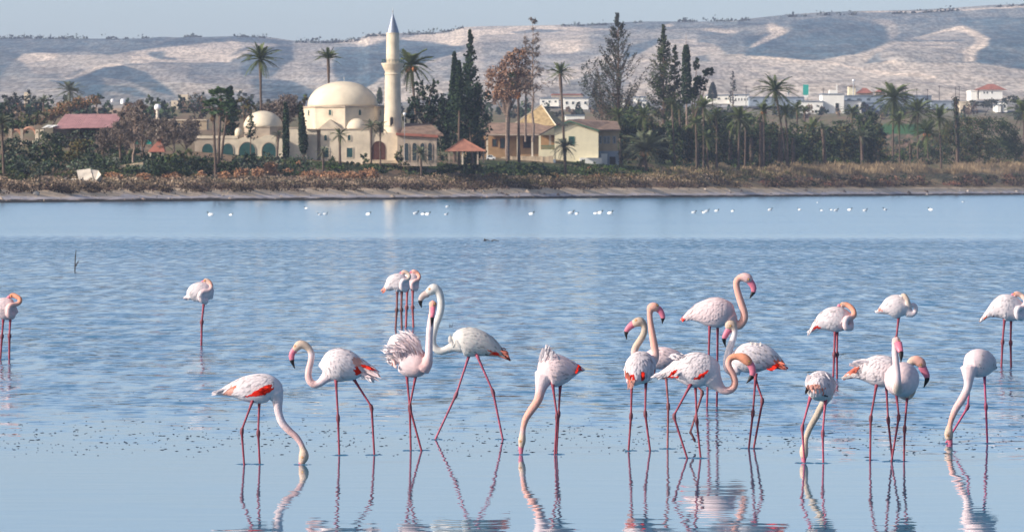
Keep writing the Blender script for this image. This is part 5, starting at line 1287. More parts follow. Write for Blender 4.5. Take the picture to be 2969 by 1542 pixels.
# 19 profile behind the front-facing one
BIRDS.append(dict(o=(2320, 830), foot=1334, label="flamingo in profile whose large orange face and pink bill hang at the right",
 body=[(472,1068,6,GY),(540,1045,30,GY),(640,1010,65,W_),(740,990,118,W_),(850,980,170,W_),(960,985,188,W_),(1060,1010,172,W_),(1150,1060,130,W_)],
 neck=[(1120,1110,110,WP,-.06),(1170,1215,70,WP,-.1),(1215,1275,45,CR,-.12),(1275,1280,42,CR,-.14),(1320,1215,41,CR,-.14),(1325,1110,39,CR,-.14),(1305,1010,38,CR,-.14),(1290,930,40,CR,-.14),(1305,880,48,CR,-.14),(1360,865,58,PO,-.14),(1415,895,60,PO,-.14),(1438,935,46,PO,-.14)],
 wing=dict(top=[(1060,830),(920,795),(780,830),(650,920),(540,1000)], bot=[(1040,980),(920,1060),(800,1060),(700,1040),(600,1030)], n=(16,10), L=(36,90), droop=6),
 patch=[(SA,[(530,1000),(600,940),(690,905),(620,990),(650,1025),(590,1020)]),(SA,[(700,1030),(740,1045),(720,1060)])],
 plume=[dict(n=36, a=(640,930), b=(800,860), c=(555,905), d=(640,870), w=11, je=12, jb=16, name="back_plume", dj=.08), dict(n=36, a=(560,1050), b=(640,1030), c=(465,1080), d=(500,1040), w=9, je=12, name="tail_plume", col=GY, dj=.05), dict(n=14, a=(680,920), b=(650,1000), c=(590,990), d=(570,1000), w=11, col=SA, je=10, d0=.06, dj=.015, name="wing_covert")],
 bill=[(1428,935,50,-.14),(1455,985,46,-.14),(1480,1030,40,-.14),(1490,1065,33,-.14)], tip=[(1490,1068,33,-.14),(1482,1105,25,-.14),(1465,1145,14,-.14),(1450,1180,5,-.14)], eye=(1412,912),
 legs=[conv((2320,1040),Z4,(2320,830),Z4,[(880,330,.04),(818,682,.04),(812,1175,.04)]), conv((2320,1040),Z4,(2320,830),Z4,[(1006,335,-.04),(1027,705,-.04),(1078,1190,-.04)])]))
# 20 front-facing
BIRDS.append(dict(o=(2320, 830), foot=1338, lat=1.0, label="flamingo facing us with straight pale neck and round pinkish breast",
 body=[(1240,1000,90,W_,-.28),(1215,1040,160,W_,-.16),(1190,1075,200,WP,-.02),(1165,1095,195,WP,.08),(1140,1130,140,WP,.16)],
 extra=[[(1230,1240,60,CR,-.05),(1250,1290,30,CR,-.05)]],
 neck=[(1125,1190,75,TN,.18),(1112,1150,52,TN,.25),(1108,1060,44,WP,.28),(1100,960,42,WP,.28),(1090,860,40,WP,.28),(1080,770,38,WP,.27),(1083,700,38,WP,.26),(1092,640,50,PK,.26),(1102,605,50,PK,.27)],
 patch=[],
 bill=[(1115,650,48,.30),(1125,700,42,.35),(1138,745,33,.38)], tip=[(1140,752,31,.39),(1143,790,24,.40),(1140,830,13,.40),(1137,870,4,.40)], eye=(1132,618),
 legs=[conv((2320,1040),Z4,(2320,830),Z4,[(1116,418,.05),(1145,668,.05),(1062,1170,.05)]), conv((2320,1040),Z4,(2320,830),Z4,[(1248,462,-.05),(1220,808,-.05),(1210,1345,-.05)])]))
# 21 feeding far right
BIRDS.append(dict(o=(2700, 1000), foot=1286, lat=.9, label="flamingo feeding head down at the far right with pinkish white rounded back",
 body=[(768,280,10,BR,-.22),(740,255,40,W_,-.18),(690,230,105,W_,-.12),(610,215,158,W_,-.04),(520,210,165,WP,.02),(440,220,125,WP,.06)],
 neck=[(440,270,112,WP,.08),(430,350,75,WP,.1),(425,430,54,WP,.1),(405,520,48,WP,.1),(345,635,47,PK,.1),(275,745,42,PK,.1),(232,850,34,PO,.1),(212,925,32,PO,.1),(202,975,44,CR,.1),(197,1030,53,CR,.1),(202,1085,44,CR,.1)],
 wing=dict(top=[(560,70),(650,70),(730,140),(760,240)], bot=[(540,240),(620,300),(700,300),(745,270)], n=(9,8), L=(30,50), fleck=.16),
 bill=[(206,1080,38,.1),(214,1125,30,.1),(218,1170,24,.1)], eye=(188,1045), legcol=(.42,.07,.15),
 legs=[[(626,378,-.05),(642,712,-.05),(660,1148,-.05)],[(462,395,-.12),(441,722,-.12),(205,1110,-.12)]]))
for sp in BIRDS: build_bird(sp)
# ------------------------------------------------------------------ plants
def leaves(pts, size, cols, elong=1.0, flat=0.0, upright=False):
    """one small crossed leaf clump (two quads) at every point"""
    n = len(pts); pts = np.asarray(pts)
    V = np.zeros((n, 4, 3)); C = np.zeros((n, 4, 3))
    a = NR.normal(size=(n, 3)); a /= np.linalg.norm(a, axis=1, keepdims=True) + 1e-9
    if upright: a = a * 0.25 + np.array([0, 0, 1.0]); a /= np.linalg.norm(a, axis=1, keepdims=True)
    b = NR.normal(size=(n, 3)); b -= a * (a * b).sum(1, keepdims=True); b /= np.linalg.norm(b, axis=1, keepdims=True) + 1e-9
    s = size * NR.uniform(0.6, 1.3, (n, 1))
    a = a * s * elong; b = b * s
    V[:, 0] = pts - a * .5 - b * .5; V[:, 1] = pts + a * .5 - b * .35; V[:, 2] = pts + a * .5 + b * .35; V[:, 3] = pts - a * .5 + b * .5
    C[:] = np.asarray(cols)[:, None, :]
    Fc = np.arange(n * 4).reshape(n, 4)
    return V.reshape(-1, 3), Fc, C.reshape(-1, 3)

def blob_pts(blobs, n):
    """points in clumps spread through ellipsoids (cx, cy, cz, rx, ry, rz); density follows size"""
    w = np.array([b[3] * b[5] for b in blobs]); w = w / w.sum(); out = []
    for b, k in zip(blobs, NR.multinomial(n, w)):
        nc = max(3, int(k / 16)); d = NR.normal(size=(nc, 3)); d /= np.linalg.norm(d, axis=1, keepdims=True)
        r = NR.uniform(0.35, 1.0, (nc, 1)) ** 0.6
        cc = d * r; idx = NR.randint(0, nc, k)
        p = cc[idx] + NR.normal(size=(k, 3)) * 0.13
        out.append(p * np.array(b[3:6]) + np.array(b[:3]))
    return np.concatenate(out)

def palette(n, cols, jit=0.3):
    c = np.array(cols)[NR.randint(0, len(cols), n)]
    return np.clip(c * NR.uniform(1 - jit, 1 + jit, (n, 1)), 0, 1)

G_DARK = [(0.024, 0.048, 0.024), (0.038, 0.064, 0.026), (0.016, 0.034, 0.022)]
G_MID = [(0.062, 0.088, 0.032), (0.045, 0.075, 0.028), (0.080, 0.092, 0.038)]
G_OLIVE = [(0.11, 0.095, 0.035), (0.07, 0.075, 0.03), (0.13, 0.10, 0.04)]
G_GREY = [(0.095, 0.12, 0.085), (0.07, 0.095, 0.068), (0.13, 0.135, 0.10)]
G_GREYDK = [(0.042, 0.052, 0.036), (0.030, 0.044, 0.030), (0.060, 0.062, 0.045)]
B_BARE = [(0.17, 0.135, 0.115), (0.13, 0.105, 0.09), (0.21, 0.17, 0.145)]
B_RUST = [(0.32, 0.16, 0.08), (0.20, 0.14, 0.08), (0.15, 0.13, 0.06)]
B_ORANGE = [(0.52, 0.27, 0.14), (0.44, 0.25, 0.14), (0.38, 0.23, 0.15)]
B_BROWN = [(0.17, 0.12, 0.085), (0.12, 0.085, 0.06), (0.22, 0.16, 0.11)]
B_DKBROWN = [(0.085, 0.055, 0.045), (0.06, 0.045, 0.036), (0.12, 0.09, 0.06)]
G_BRIGHT = [(0.06, 0.11, 0.02), (0.05, 0.09, 0.022), (0.09, 0.12, 0.035)]
STRAW = [(0.36, 0.26, 0.15), (0.28, 0.20, 0.12), (0.42, 0.31, 0.19)]

def trunk_mb(p0, p1, r0, r1, wob=0.0, n=7, k=6, col=None):
    pts = []
    for i in range(k):
        t = i / (k - 1); p = Vector(p0).lerp(Vector(p1), t)
        if 0 < i < k - 1: p += Vector((R.uniform(-1, 1), R.uniform(-1, 1), 0)) * wob
        pts.append(p)
    return pts, [r0 + (r1 - r0) * i / (k - 1) for i in range(k)]

def broad(name, label, px, base, blobs, pal, n=None, size=0.36, elong=1.0, trunk=0.28, bark="bark", cat="tree", group=None, Y=None, limbs=True, twig=None, depth=1.0):
    """tree or shrub from photograph pixels: blobs = [(x, y, rx, ry)]"""
    Y = Y or Yat(px, base); g = P(px, base, Y)
    e = empty(name, g); tag(e, label, cat, group)
    wb = [(P(x, 0, Y).x, Y + pxw(rx, Y) * R.uniform(-.3, .3), P(0, y, Y).z, pxw(rx, Y), pxw(rx, Y) * depth * 0.9, pxw(ry, Y)) for x, y, rx, ry in blobs]
    area = sum(b[3] * b[5] for b in wb)
    n = n or int(min(9000, max(160, area * 85 * (0.36 / size) ** 2)))
    if trunk:
        mb = MB(); cb = max(wb, key=lambda b: b[3] * b[5]); top = Vector(cb[:3])
        fork = g.lerp(top, .55); p, r = trunk_mb(g - Vector((0, 0, .8)), fork, trunk, trunk * .6, .08)
        mb.tube(p, r, 7)
        if limbs:
            for b in wb:
                for _ in range(2 if len(wb) > 2 else 4):
                    t = Vector(b[:3]) + Vector((R.uniform(-.6, .6) * b[3], R.uniform(-.6, .6) * b[4], R.uniform(-.2, .7) * b[5]))
                    p, r = trunk_mb(fork - Vector((0, 0, .1)), t, trunk * .5, trunk * .1, .15, k=5); mb.tube(p, r, 5)
        mb.obj("trunk", M[bark], e)
    pts = blob_pts(wb, n); V, Fc, C = leaves(pts, size, palette(n, pal), elong)
    mesh_obj("crown", V, Fc, M["leaf"], e, C)
    return e

def conifer(name, label, px, base, top, prof, pal, n=2500, size=0.32, ybot=None, trunk=.3, up=0.5, Y=None, sparse=False, cat="tree", bark="bark", lean=0, tr_top=None, cypress=False, nb=60):
    """prof: [(row, halfwidth px)] silhouette; branches rise by `up`; needles sit along the branches"""
    Y = Y or Yat(px, base); g = P(px, base, Y); e = empty(name, g); tag(e, label, cat)
    mb = MB(); t0 = P(px + lean, tr_top or top, Y); p, r = trunk_mb(g - Vector((0, 0, .8)), t0, trunk, .04, .04, k=8); mb.tube(p, r, 7)
    ys = np.array([q[0] for q in prof], float); hw = np.array([q[1] for q in prof], float)
    pts = []
    if cypress:
        k = n; yy = NR.uniform(ys[0], ys[-1], k); h = np.interp(yy, ys, hw); a = NR.uniform(0, 2 * np.pi, k); rr = NR.uniform(.35, 1.0, k) ** .5
        lx = px + lean * (base - yy) / (base - top)
        x = (lx + h * rr * np.cos(a) - CX) / F * Y; y = Y + h * rr * np.sin(a) / F * Y; zz = H - (yy - HY) / F * Y
        pts = np.stack([x, y, zz], 1) + NR.normal(size=(k, 3)) * .08
    else:
        per = max(6, n // nb)
        for i in range(nb):
            ty = ys[0] + (ys[-1] - ys[0]) * ((i + R.random()) / nb) ** 0.9
            h = float(np.interp(ty, ys, hw)) * R.uniform(.55, 1.08); a = R.uniform(0, 2 * math.pi)
            cxp = px + lean * (base - ty) / (base - top)
            tip = P(cxp + h * math.cos(a), ty, Y); tip.y += pxw(h, Y) * math.sin(a)
            L = pxw(h, Y); st = P(cxp, ty, Y) - Vector((0, 0, L * up))
            mid = st.lerp(tip, .55) - Vector((0, 0, L * up * .25))
            mb.tube([st, mid, tip], [.09, .05, .02], 4)
            t = NR.uniform(.15 if not sparse else .3, 1.02, per)[:, None]
            P0 = np.array(st); P1 = np.array(mid); P2 = np.array(tip)
            q = (1 - t) ** 2 * P0 + 2 * t * (1 - t) * P1 + t * t * P2
            pts.append(q + NR.normal(size=(per, 3)) * (0.10 + .06 * L if not sparse else 0.16))
        pts = np.concatenate(pts)
    mb.obj("trunk", M[bark], e)
    V, Fc, C = leaves(pts, size, palette(len(pts), pal)); mesh_obj("crown", V, Fc, M["leaf"], e, C)
    return e

def bare(name, label, px, base, top, spread, n_br=26, Y=None, col="bark_pale", twigs=B_BARE, dens=30, droop=0.0, cat="tree", low=.35):
    Y = Y or Yat(px, base); g = P(px, base, Y); e = empty(name, g); tag(e, label, cat)
    t0 = P(px + R.uniform(-3, 3), top, Y); mb = MB(); p, r = trunk_mb(g - Vector((0, 0, .8)), t0, .30, .03, .18, k=9); mb.tube(p, r, 6)
    pts = []
    hgt = t0.z - g.z
    for i in range(n_br):
        t = low + (1 - low) * R.random(); st = g.lerp(t0, t); a = R.uniform(0, 2 * math.pi)
        L = pxw(spread, Y) * (1.15 - t) * R.uniform(.6, 1.25) * 1.3
        tip = st + Vector((math.cos(a) * L, math.sin(a) * L, L * (R.uniform(.2, 1.1) - droop)))
        mid = st.lerp(tip, .5) + Vector((0, 0, L * .18)); mb.tube([st, mid, tip], [.10, .055, .02], 4)
        for _ in range(4):
            s2 = mid.lerp(tip, R.random()); t2 = s2 + Vector((R.uniform(-1, 1), R.uniform(-1, 1), R.uniform(-.2, 1) - droop * 1.6)) * L * .38
            mb.tube([s2, t2], [.035, .012], 3)
            k = dens // 4 + 1; q = np.array(s2) + NR.uniform(0.2, 1.1, (k, 1)) * np.array(t2 - s2) + NR.normal(size=(k, 3)) * .16
            pts.append(q)
    mb.obj("trunk", M[col], e)
    pts = np.concatenate(pts); V, Fc, C = leaves(pts, .10, palette(len(pts), twigs), 4.5); mesh_obj("twigs", V, Fc, M["leaf"], e, C)["kind"] = "stuff"
    return e

# palm fronds: a few shared meshes, unit length along +X
def frond_mesh(name, mt, droop, wide, pairs=15, fan=False):
    mb = MB(); rnd = random.Random(len(name) * 31 + pairs)
    def rach(t): return Vector((t * (1 - .12 * droop * t), 0, -droop * t * t * .55))
    if not fan:
        mb.tube([rach(t) for t in (0, .25, .5, .75, 1)], [.016, .013, .010, .007, .003], 3)
        for i in range(pairs):
            t = .10 + .88 * i / (pairs - 1); p = rach(t); L = wide * (1 - abs(t - .45) * 1.15) * rnd.uniform(.85, 1.1)
            for s in (-1, 1):
                d = Vector((.75, s * 1.0, -.12 - .35 * rnd.random())).normalized(); q = p + d * L
                wv = Vector((.032, 0, 0)); mb.add([p - wv, p + wv * 1.2, q], [(0, 1, 2)])
    else:
        mb.tube([(0, 0, 0), (.5, 0, -.03)], [.02, .014], 3)
        for i in range(15):
            a = math.radians(-105 + 15 * i); d = Vector((math.cos(a), math.sin(a), -.12)); p = Vector((.5, 0, -.03)); q = p + d * .42
            sd = Vector((-math.sin(a), math.cos(a), 0)) * .045
            mb.add([p, p + d * .28 - sd, q + Vector((0, 0, -.06)), p + d * .28 + sd], [(0, 1, 2, 3)])
    me = bpy.data.meshes.new(name); me.from_pydata(mb.v, [], mb.f); me.update(); me.materials.append(mt); return me
FR = {
 "date": [frond_mesh("frond_a", M["frond"], d, w) for d, w in ((.75, .27), (1.1, .29), (.45, .25))],
 "grey": [frond_mesh("frond_g", M["frond_grey"], d, w) for d, w in ((.8, .28), (1.15, .30), (.5, .27))],
 "fan": [frond_mesh("frond_f", M["frond_green"], .3, .3, fan=True)],
 "dead": [frond_mesh("frond_d", M["frond_dead"], 1.0, .16, 12)],
 "orangefan": [frond_mesh("frond_o", M["frond_orange"], 1.0, .2, fan=True)],
 "deadfan": [frond_mesh("frond_e", M["frond_dead"], 1.0, .2, fan=True)],
}
def palm(label, cx, cy, r, bx, by, kind="date", n=26, fruit=False, skirt=0, Y=None, tr=.22, lo=-45, hi=80, wind=0.0, ivy=False, group=None, dead=2, orange=False):
    Y = Y or Yat(bx, by); g = P(bx, by, Y); c = P(cx, cy, Y)
    name = "fan_palm" if kind == "fan" else "date_palm"; n = int(n * 1.3)
    e = empty(name, g); tag(e, label, "palm tree", group)
    mb = MB(); pts = []; k = 9
    for i in range(k):
        t = i / (k - 1); p = (g - Vector((0, 0, .6))).lerp(c, t); p += Vector((c.x - g.x, 0, 0)) * .25 * (t * t - t); pts.append(p)
    rad = [tr * (1.25 - .35 * min(1, i / 3)) * (1 + .10 * (i % 2)) for i in range(k)]; rad[-1] = tr * 1.3; rad[-2] = tr * 1.35
    mb.tube(pts, rad, 8); mb.obj("trunk", M["palm_bark"], e)
    if ivy:
        nn = 700; t = NR.uniform(.05, .9, nn)[:, None]; q = np.array(g) * (1 - t) + np.array(c) * t + NR.normal(size=(nn, 3)) * np.array([.32, .32, .3])
        V, Fc, C = leaves(q, .3, palette(nn, G_DARK + G_MID)); mesh_obj("ivy", V, Fc, M["leaf"], e, C)["kind"] = "stuff"
    L0 = pxw(r, Y)
    off = c - g; asy = R.uniform(4, 16); ph = R.uniform(0, 6.28)
    def put(me, L, az, el, nm="frond", dz=0):
        o = bpy.data.objects.new(nm, me); COL.objects.link(o); o.parent = e
        o.location = off + Vector((0, 0, dz)); o.rotation_euler = (R.uniform(-.3, .3), -math.radians(el), az); o.scale = (L, L * R.uniform(.85, 1.1), L)
    for i in range(n):
        az = 2.399 * i + R.uniform(-.2, .2); t = (i + .5) / n; el = lo + (hi - lo) * t ** .8 + R.uniform(-11, 11) + asy * math.sin(az + ph)
        L = L0 * R.uniform(1.15, 1.45) * (1.0 - .25 * max(0, (el - 40) / 50)) * (1.06 if el < 40 else 1)
        put(R.choice(FR[kind]), L, az + wind * math.sin(az), el, dz=L0 * .05 * t)
    for i in range(dead):
        put(FR["dead"][0] if kind != "fan" else FR["deadfan"][0], L0 * .6, R.uniform(0, 6.28), -58 + R.uniform(-10, 10), "dead_frond")
    for i in range(skirt):
        put((FR["orangefan"] if orange else FR["deadfan"])[0], L0 * R.uniform(.55, .75), 2.4 * i, -62 + R.uniform(-14, 10), "dead_frond", dz=-L0 * R.uniform(.35, .9))
    if fruit:
        for i in range(6):
            a = i * 1.05; q = c + Vector((math.cos(a) * L0 * .22, math.sin(a) * L0 * .22, -L0 * .12))
            mb = MB(); mb.tube([c, c.lerp(q, .6) + Vector((0, 0, .1)), q], [.03, .05, .05], 4)
            mb.lathe(q.x, q.y, [(.03, q.z - L0 * .22), (L0 * .075, q.z - L0 * .14), (L0 * .085, q.z - L0 * .02), (.03, q.z + L0 * .06)], 8); mb.obj("date_cluster", M["fruit"], e)
    return e

# --- palms, left to right
PALMS = [
 ("tall slim palm above the small tan dome, thick drooping crown", 755, 172, 47, 758, 440, dict(n=30, lo=-40, tr=.24)),
 ("lone palm rising from behind the large dome", 952, 172, 34, 956, 430, dict(n=22, lo=5, Y=Ym + 26)),
 ("windswept palm with orange fruit stalks right against the minaret", 1192, 192, 56, 1216, 470, dict(n=30, fruit=True, tr=.26, lo=-50)),
 ("fan palm with brown skirt left of its twin, above the ochre roof", 1478, 262, 28, 1472, 475, dict(kind="fan", n=20, skirt=14, tr=.28, orange=True)),
 ("fan palm with green crown and orange brown skirt above the ochre roof", 1502, 236, 36, 1505, 482, dict(kind="fan", n=26, skirt=22, tr=.27, orange=True)),
 ("tall palm in front of the yellow house gable", 1624, 214, 34, 1638, 468, dict(n=26, lo=-30, tr=.26)),
 ("bushy palm rising behind the rust coloured tree at left", 203, 265, 34, 205, 345, dict(kind="grey", n=26)),
 ("narrow grey green palm left of the bushy palm at far left", 126, 298, 24, 128, 350, dict(kind="grey", n=18, lo=20)),
 ("dark fan palm left of the small tan dome, short thick crown", 641, 285, 36, 632, 500, dict(kind="fan", n=20, skirt=10, tr=.25)),
 ("fan palm with leaning trunk in front of the arcade", 618, 312, 30, 626, 520, dict(kind="fan", n=16, skirt=12, tr=.22)),
 ("grey fan palm trunk close beside the leaning palm before the arcade", 660, 325, 30, 640, 462, dict(kind="fan", n=14, skirt=10, tr=.22)),
 ("small young palm in front of the rightmost teal arch", 807, 392, 18, 803, 470, dict(kind="grey", n=16, tr=.2)),
 ("young palm in front of the left shuttered window of the mosque", 937, 442, 20, 937, 508, dict(kind="grey", n=16, tr=.2)),
 ("palm between the two lower mosque windows", 985, 392, 24, 986, 482, dict(n=18, tr=.24)),
 ("first thin palm of three before the mosque entrance", 1077, 368, 24, 1076, 484, dict(kind="grey", n=18, tr=.15)),
 ("second thin palm of three before the mosque entrance", 1102, 370, 24, 1103, 488, dict(kind="grey", n=18, tr=.15)),
 ("third and bushiest of three palms by the mosque entrance", 1132, 392, 22, 1133, 470, dict(kind="grey", n=20, tr=.2)),
 ("low bushy palm in front of the arches of the tan annex", 1220, 446, 27, 1222, 512, dict(kind="grey", n=20, tr=.22)),
 ("low dense palm in front of the yellow house", 1637, 428, 30, 1640, 505, dict(kind="grey", n=28, tr=.3)),
 ("palm at the right corner of the yellow house", 1792, 335, 30, 1795, 478, dict(n=22, ivy=True)),
 ("palm second from the yellow house, dull brown crown", 1865, 335, 34, 1866, 480, dict(n=24)),
 ("huge low palm with orange fruit at the left of the grove", 1872, 434, 62, 1874, 500, dict(kind="grey", n=40, fruit=True, tr=.3, lo=-35)),
 ("slim palm left of the pale tall trunk in the grove", 1948, 300, 24, 1956, 478, dict(n=18)),
 ("slim palm with leaning pale trunk in the grove", 1970, 318, 20, 1974, 470, dict(n=16)),
 ("broad palm right beside the tall pale trunk", 2040, 312, 36, 2040, 490, dict(n=26)),
 ("palm half hidden behind the tall pale trunk, lower crown", 2018, 358, 27, 2020, 490, dict(n=20)),
 ("short palm with low crown in front of the broad palm", 2050, 402, 30, 2052, 496, dict(n=22)),
 ("ivy clad palm with thin pale trunk in the middle of the grove", 2078, 332, 22, 2078, 492, dict(n=18, ivy=False)),
 ("spreading palm with thick dark foot below the white warehouse", 2144, 345, 42, 2141, 494, dict(n=28, tr=.28)),
 ("palm just right of the spreading palm below the warehouse", 2162, 356, 25, 2160, 484, dict(n=18)),
 ("short palm just left of the spreading palm below the warehouse", 2120, 375, 24, 2122, 478, dict(n=16)),
 ("palm with orange fruit below the tall leaning palm", 2214, 322, 30, 2216, 482, dict(n=22, fruit=True)),
 ("tall leaning palm silhouetted against the pale hill", 2247, 264, 50, 2284, 492, dict(n=28, lo=-35)),
 ("palm directly right of the tall leaning palm, pale trunk", 2277, 325, 30, 2287, 494, dict(n=22)),
 ("narrow palm in front of the white factory wing, left one", 2310, 318, 28, 2314, 460, dict(n=20)),
 ("small upright palm in front of the white factory wing", 2333, 324, 20, 2334, 440, dict(n=14, lo=10)),
 ("round crowned palm with short pale trunk", 2355, 376, 38, 2354, 462, dict(n=26)),
 ("palm with very thick trunk right of the round crowned palm", 2385, 374, 24, 2392, 478, dict(kind="grey", n=18, tr=.45)),
 ("broad grey green palm before the dark olive tree", 2445, 392, 36, 2446, 466, dict(kind="grey", n=26)),
 ("tall palm in front of the right factory wing", 2470, 328, 28, 2472, 466, dict(n=20)),
 ("low thick trunked palm under the big dark tree", 2497, 396, 27, 2501, 478, dict(kind="grey", n=18, tr=.45)),
 ("tallest palm at the right, large crown above the grey roof", 2590, 286, 52, 2588, 468, dict(n=34, lo=-50, tr=.26)),
 ("lower palm leaning at the foot of the tallest right palm", 2606, 352, 32, 2609, 478, dict(n=22)),
 ("wide feathery palm right of the green field", 2660, 325, 44, 2661, 470, dict(n=30)),
 ("palm with orange fruit right of the wide feathery palm", 2688, 384, 42, 2691, 474, dict(n=30, fruit=True)),
 ("palm with long pale trunk left of the bare ivy trunk", 2723, 342, 38, 2729, 490, dict(n=26)),
 ("palm cut off by the right edge", 2966, 325, 44, 2970, 470, dict(n=28)),
 ("dark palm cut off by the left edge", 4, 360, 34, 12, 515, dict(kind="grey", n=22)),
]
_used = {}
def beside(x, kind):
    """words for the nearest palm that no other thing of this kind has been described by"""
    u = _used.setdefault(kind, set())
    for p in sorted(PALMS, key=lambda p: abs(p[4] - x)):
        key = p[0]
        side = "left" if x < p[4] else "right"
        if (key, side) in u: continue
        u.add((key, side)); w = key.split(",")[0].split()[:(8 if kind == 'w' else 10)]
        while w[-1] in ("and", "the", "of", "in", "with", "before", "behind", "a", "its", "below", "under"): w.pop()
        return side, " ".join(w)
for lab, cx, cy, r, bx, by, kw in PALMS: palm(lab, cx, cy, r, bx, by, group="palms on the far shore", **kw)
# bare trunks of cut palms
for i, (x, yt, by, w) in enumerate(((1800, 395, 485, 5), (1950, 420, 470, 3), (2025, 410, 490, 5), (2115, 380, 478, 5), (2178, 400, 482, 7), (2206, 355, 484, 8), (2262, 390, 482, 9), (2300, 400, 480, 7), (2536, 398, 474, 5), (2548, 400, 476, 5), (2640, 420, 470, 5), (2232, 400, 484, 5))):
    Y = Yat(x, by); e = empty("palm_stump", P(x, by, Y))
    tag(e, "bare cut trunk %s of the %s" % beside(x, "s"), "palm trunk", "cut palm trunks in the grove")
    mb = MB(); p, r = trunk_mb(P(x, by + 4, Y), P(x + R.uniform(-2, 2), yt, Y), pxw(w, Y) * .9, pxw(w, Y) * .75, .03); mb.tube(p, r, 8); mb.obj("trunk", M["palm_bark"], e)
    nn = 300; t = NR.uniform(.0, 1, nn)[:, None]; q = np.array(p[0]) * (1 - t) + np.array(p[-1]) * t + NR.normal(size=(nn, 3)) * .25
    V, Fc, C = leaves(q, .3, palette(nn, G_DARK)); mesh_obj("ivy", V, Fc, M["leaf"], e, C)["kind"] = "stuff"
e = None
Yt = Yat(2777, 478); e = empty("palm_stump", P(2777, 478, Yt)); tag(e, "tall bare trunk wrapped in ivy at the right, no crown", "palm trunk")
mb = MB(); p, r = trunk_mb(P(2777, 484, Yt), P(2771, 284, Yt), .5, .42, .08, k=9); mb.tube(p, r, 8); mb.obj("trunk", M["palm_bark"], e)
t = NR.uniform(.25, 1, 1600)[:, None]; q = np.array(p[0]) * (1 - t) + np.array(p[-1]) * t + NR.normal(size=(1600, 3)) * np.array([.42, .4, .3])
V, Fc, C = leaves(q, .3, palette(1600, G_DARK + G_GREYDK)); mesh_obj("ivy", V, Fc, M["leaf"], e, C)["kind"] = "stuff"

# --- cypresses and conifers
conifer("cypress_tree", "narrow dark cypress between the arcade and the mosque, left one", 829, 468, 298, [(298, 2), (330, 7), (400, 9), (440, 9), (462, 6)], G_DARK, 2600, .26, cypress=True)
conifer("cypress_tree", "leaning dark cypress close against the left wall of the mosque", 882, 468, 308, [(308, 2), (340, 7), (400, 13), (430, 12), (446, 5)], G_DARK, 2600, .26, cypress=True, lean=-9)
conifer("cypress_tree", "slim dark conifer with double top right of the fruiting palm", 1318, 470, 152, [(152, 2), (185, 6), (230, 12), (300, 22), (380, 36), (440, 36)], G_DARK, 5200, .34, cypress=True, trunk=.4)
conifer("cypress_tree", "thin side spire touching the slim double topped conifer", 1331, 468, 178, [(178, 2), (200, 6), (240, 8), (320, 12)], G_DARK, 1400, .32, cypress=True, Y=Ym + 1)
conifer("cypress_tree", "tall ragged dark cypress right of the double topped conifer", 1364, 472, 86, [(86, 2), (110, 6), (150, 14), (200, 26), (250, 30), (300, 46), (360, 58), (430, 50), (455, 30)], G_DARK, 6500, .36, cypress=False, up=.8, nb=150, trunk=.4)
broad("conifer_tree", "broad black green conifer below the ragged cypress", 1372, 462, [(1352, 290, 48, 48), (1395, 280, 30, 46), (1325, 330, 40, 50), (1340, 350, 45, 45), (1385, 350, 38, 42)], G_DARK, Y=Ym + 4, size=.34)
broad("conifer_tree", "dark layered conifer just right of the minaret", 1215, 445, [(1205, 300, 22, 26), (1240, 270, 26, 22), (1262, 240, 12, 16), (1275, 290, 26, 20), (1225, 330, 40, 24), (1275, 345, 30, 26), (1185, 350, 18, 26), (1290, 380, 28, 40), (1250, 310, 40, 34), (1215, 255, 16, 20), (1290, 320, 24, 40)], G_DARK, Y=Ym + 14, size=.34, depth=.8)
conifer("conifer_tree", "very large grey thinning conifer with upswept limbs above the white blocks", 1793, 455, 36, [(38, 4), (70, 22), (110, 48), (150, 70), (200, 88), (250, 98), (300, 90), (340, 78)], G_GREYDK, 7500, .26, up=1.05, nb=170, trunk=.5, lean=0, sparse=True, tr_top=36, Y=Yat(1793, 452))
broad("conifer_tree", "dark lower crown mass left under the large grey conifer", 1735, 440, [(1715, 250, 35, 55), (1745, 200, 25, 50), (1760, 290, 48, 48), (1700, 210, 16, 40), (1800, 320, 40, 30)], G_GREYDK, n=2600, Y=Yat(1760, 448), size=.28)
conifer("conifer_tree", "tall tapering conifer with bare needle top left of the ivy clad tree", 1924, 462, 70, [(72, 3), (100, 8), (130, 22), (170, 38), (220, 50), (280, 58), (330, 60)], G_GREYDK + G_MID, 6000, .30, up=.55, nb=150, trunk=.4)
conifer("conifer_tree", "shorter second conifer touching the tall tapering one on its right", 1956, 462, 130, [(132, 3), (160, 10), (200, 16), (260, 30), (320, 34)], G_GREYDK + G_MID, 2600, .30, up=.55, nb=70)
conifer("conifer_tree", "ivy clad tree with antenna thin top and long pale trunk", 1992, 474, 98, [(132, 5), (150, 10), (200, 13), (260, 15), (300, 13)], G_DARK, 2600, .32, cypress=True, trunk=.34, bark="bark_pale", lean=-3)
broad("conifer_tree", "dark side limbs of foliage reaching right from the ivy clad tree", 2004, 470, [(2018, 185, 10, 18), (2030, 235, 22, 14), (2052, 210, 18, 12), (2062, 203, 8, 7), (2012, 270, 14, 28), (2035, 256, 14, 8)], G_DARK, Y=Yat(1997, 474) + 1, size=.32, n=2200)
conifer("conifer_tree", "small blue grey pointed conifer beside the white warehouse", 2066, 320, 238, [(240, 2), (255, 9), (275, 14), (285, 13)], G_GREYDK, 900, .6, cypress=True, Y=Yat(2066, 316))
conifer("conifer_tree", "thin sparse conifer in front of the white warehouse", 2125, 330, 205, [(207, 2), (225, 12), (250, 14), (280, 16), (300, 10)], G_GREYDK, 420, .45, up=.2, nb=40, sparse=True, Y=Yat(2125, 318))
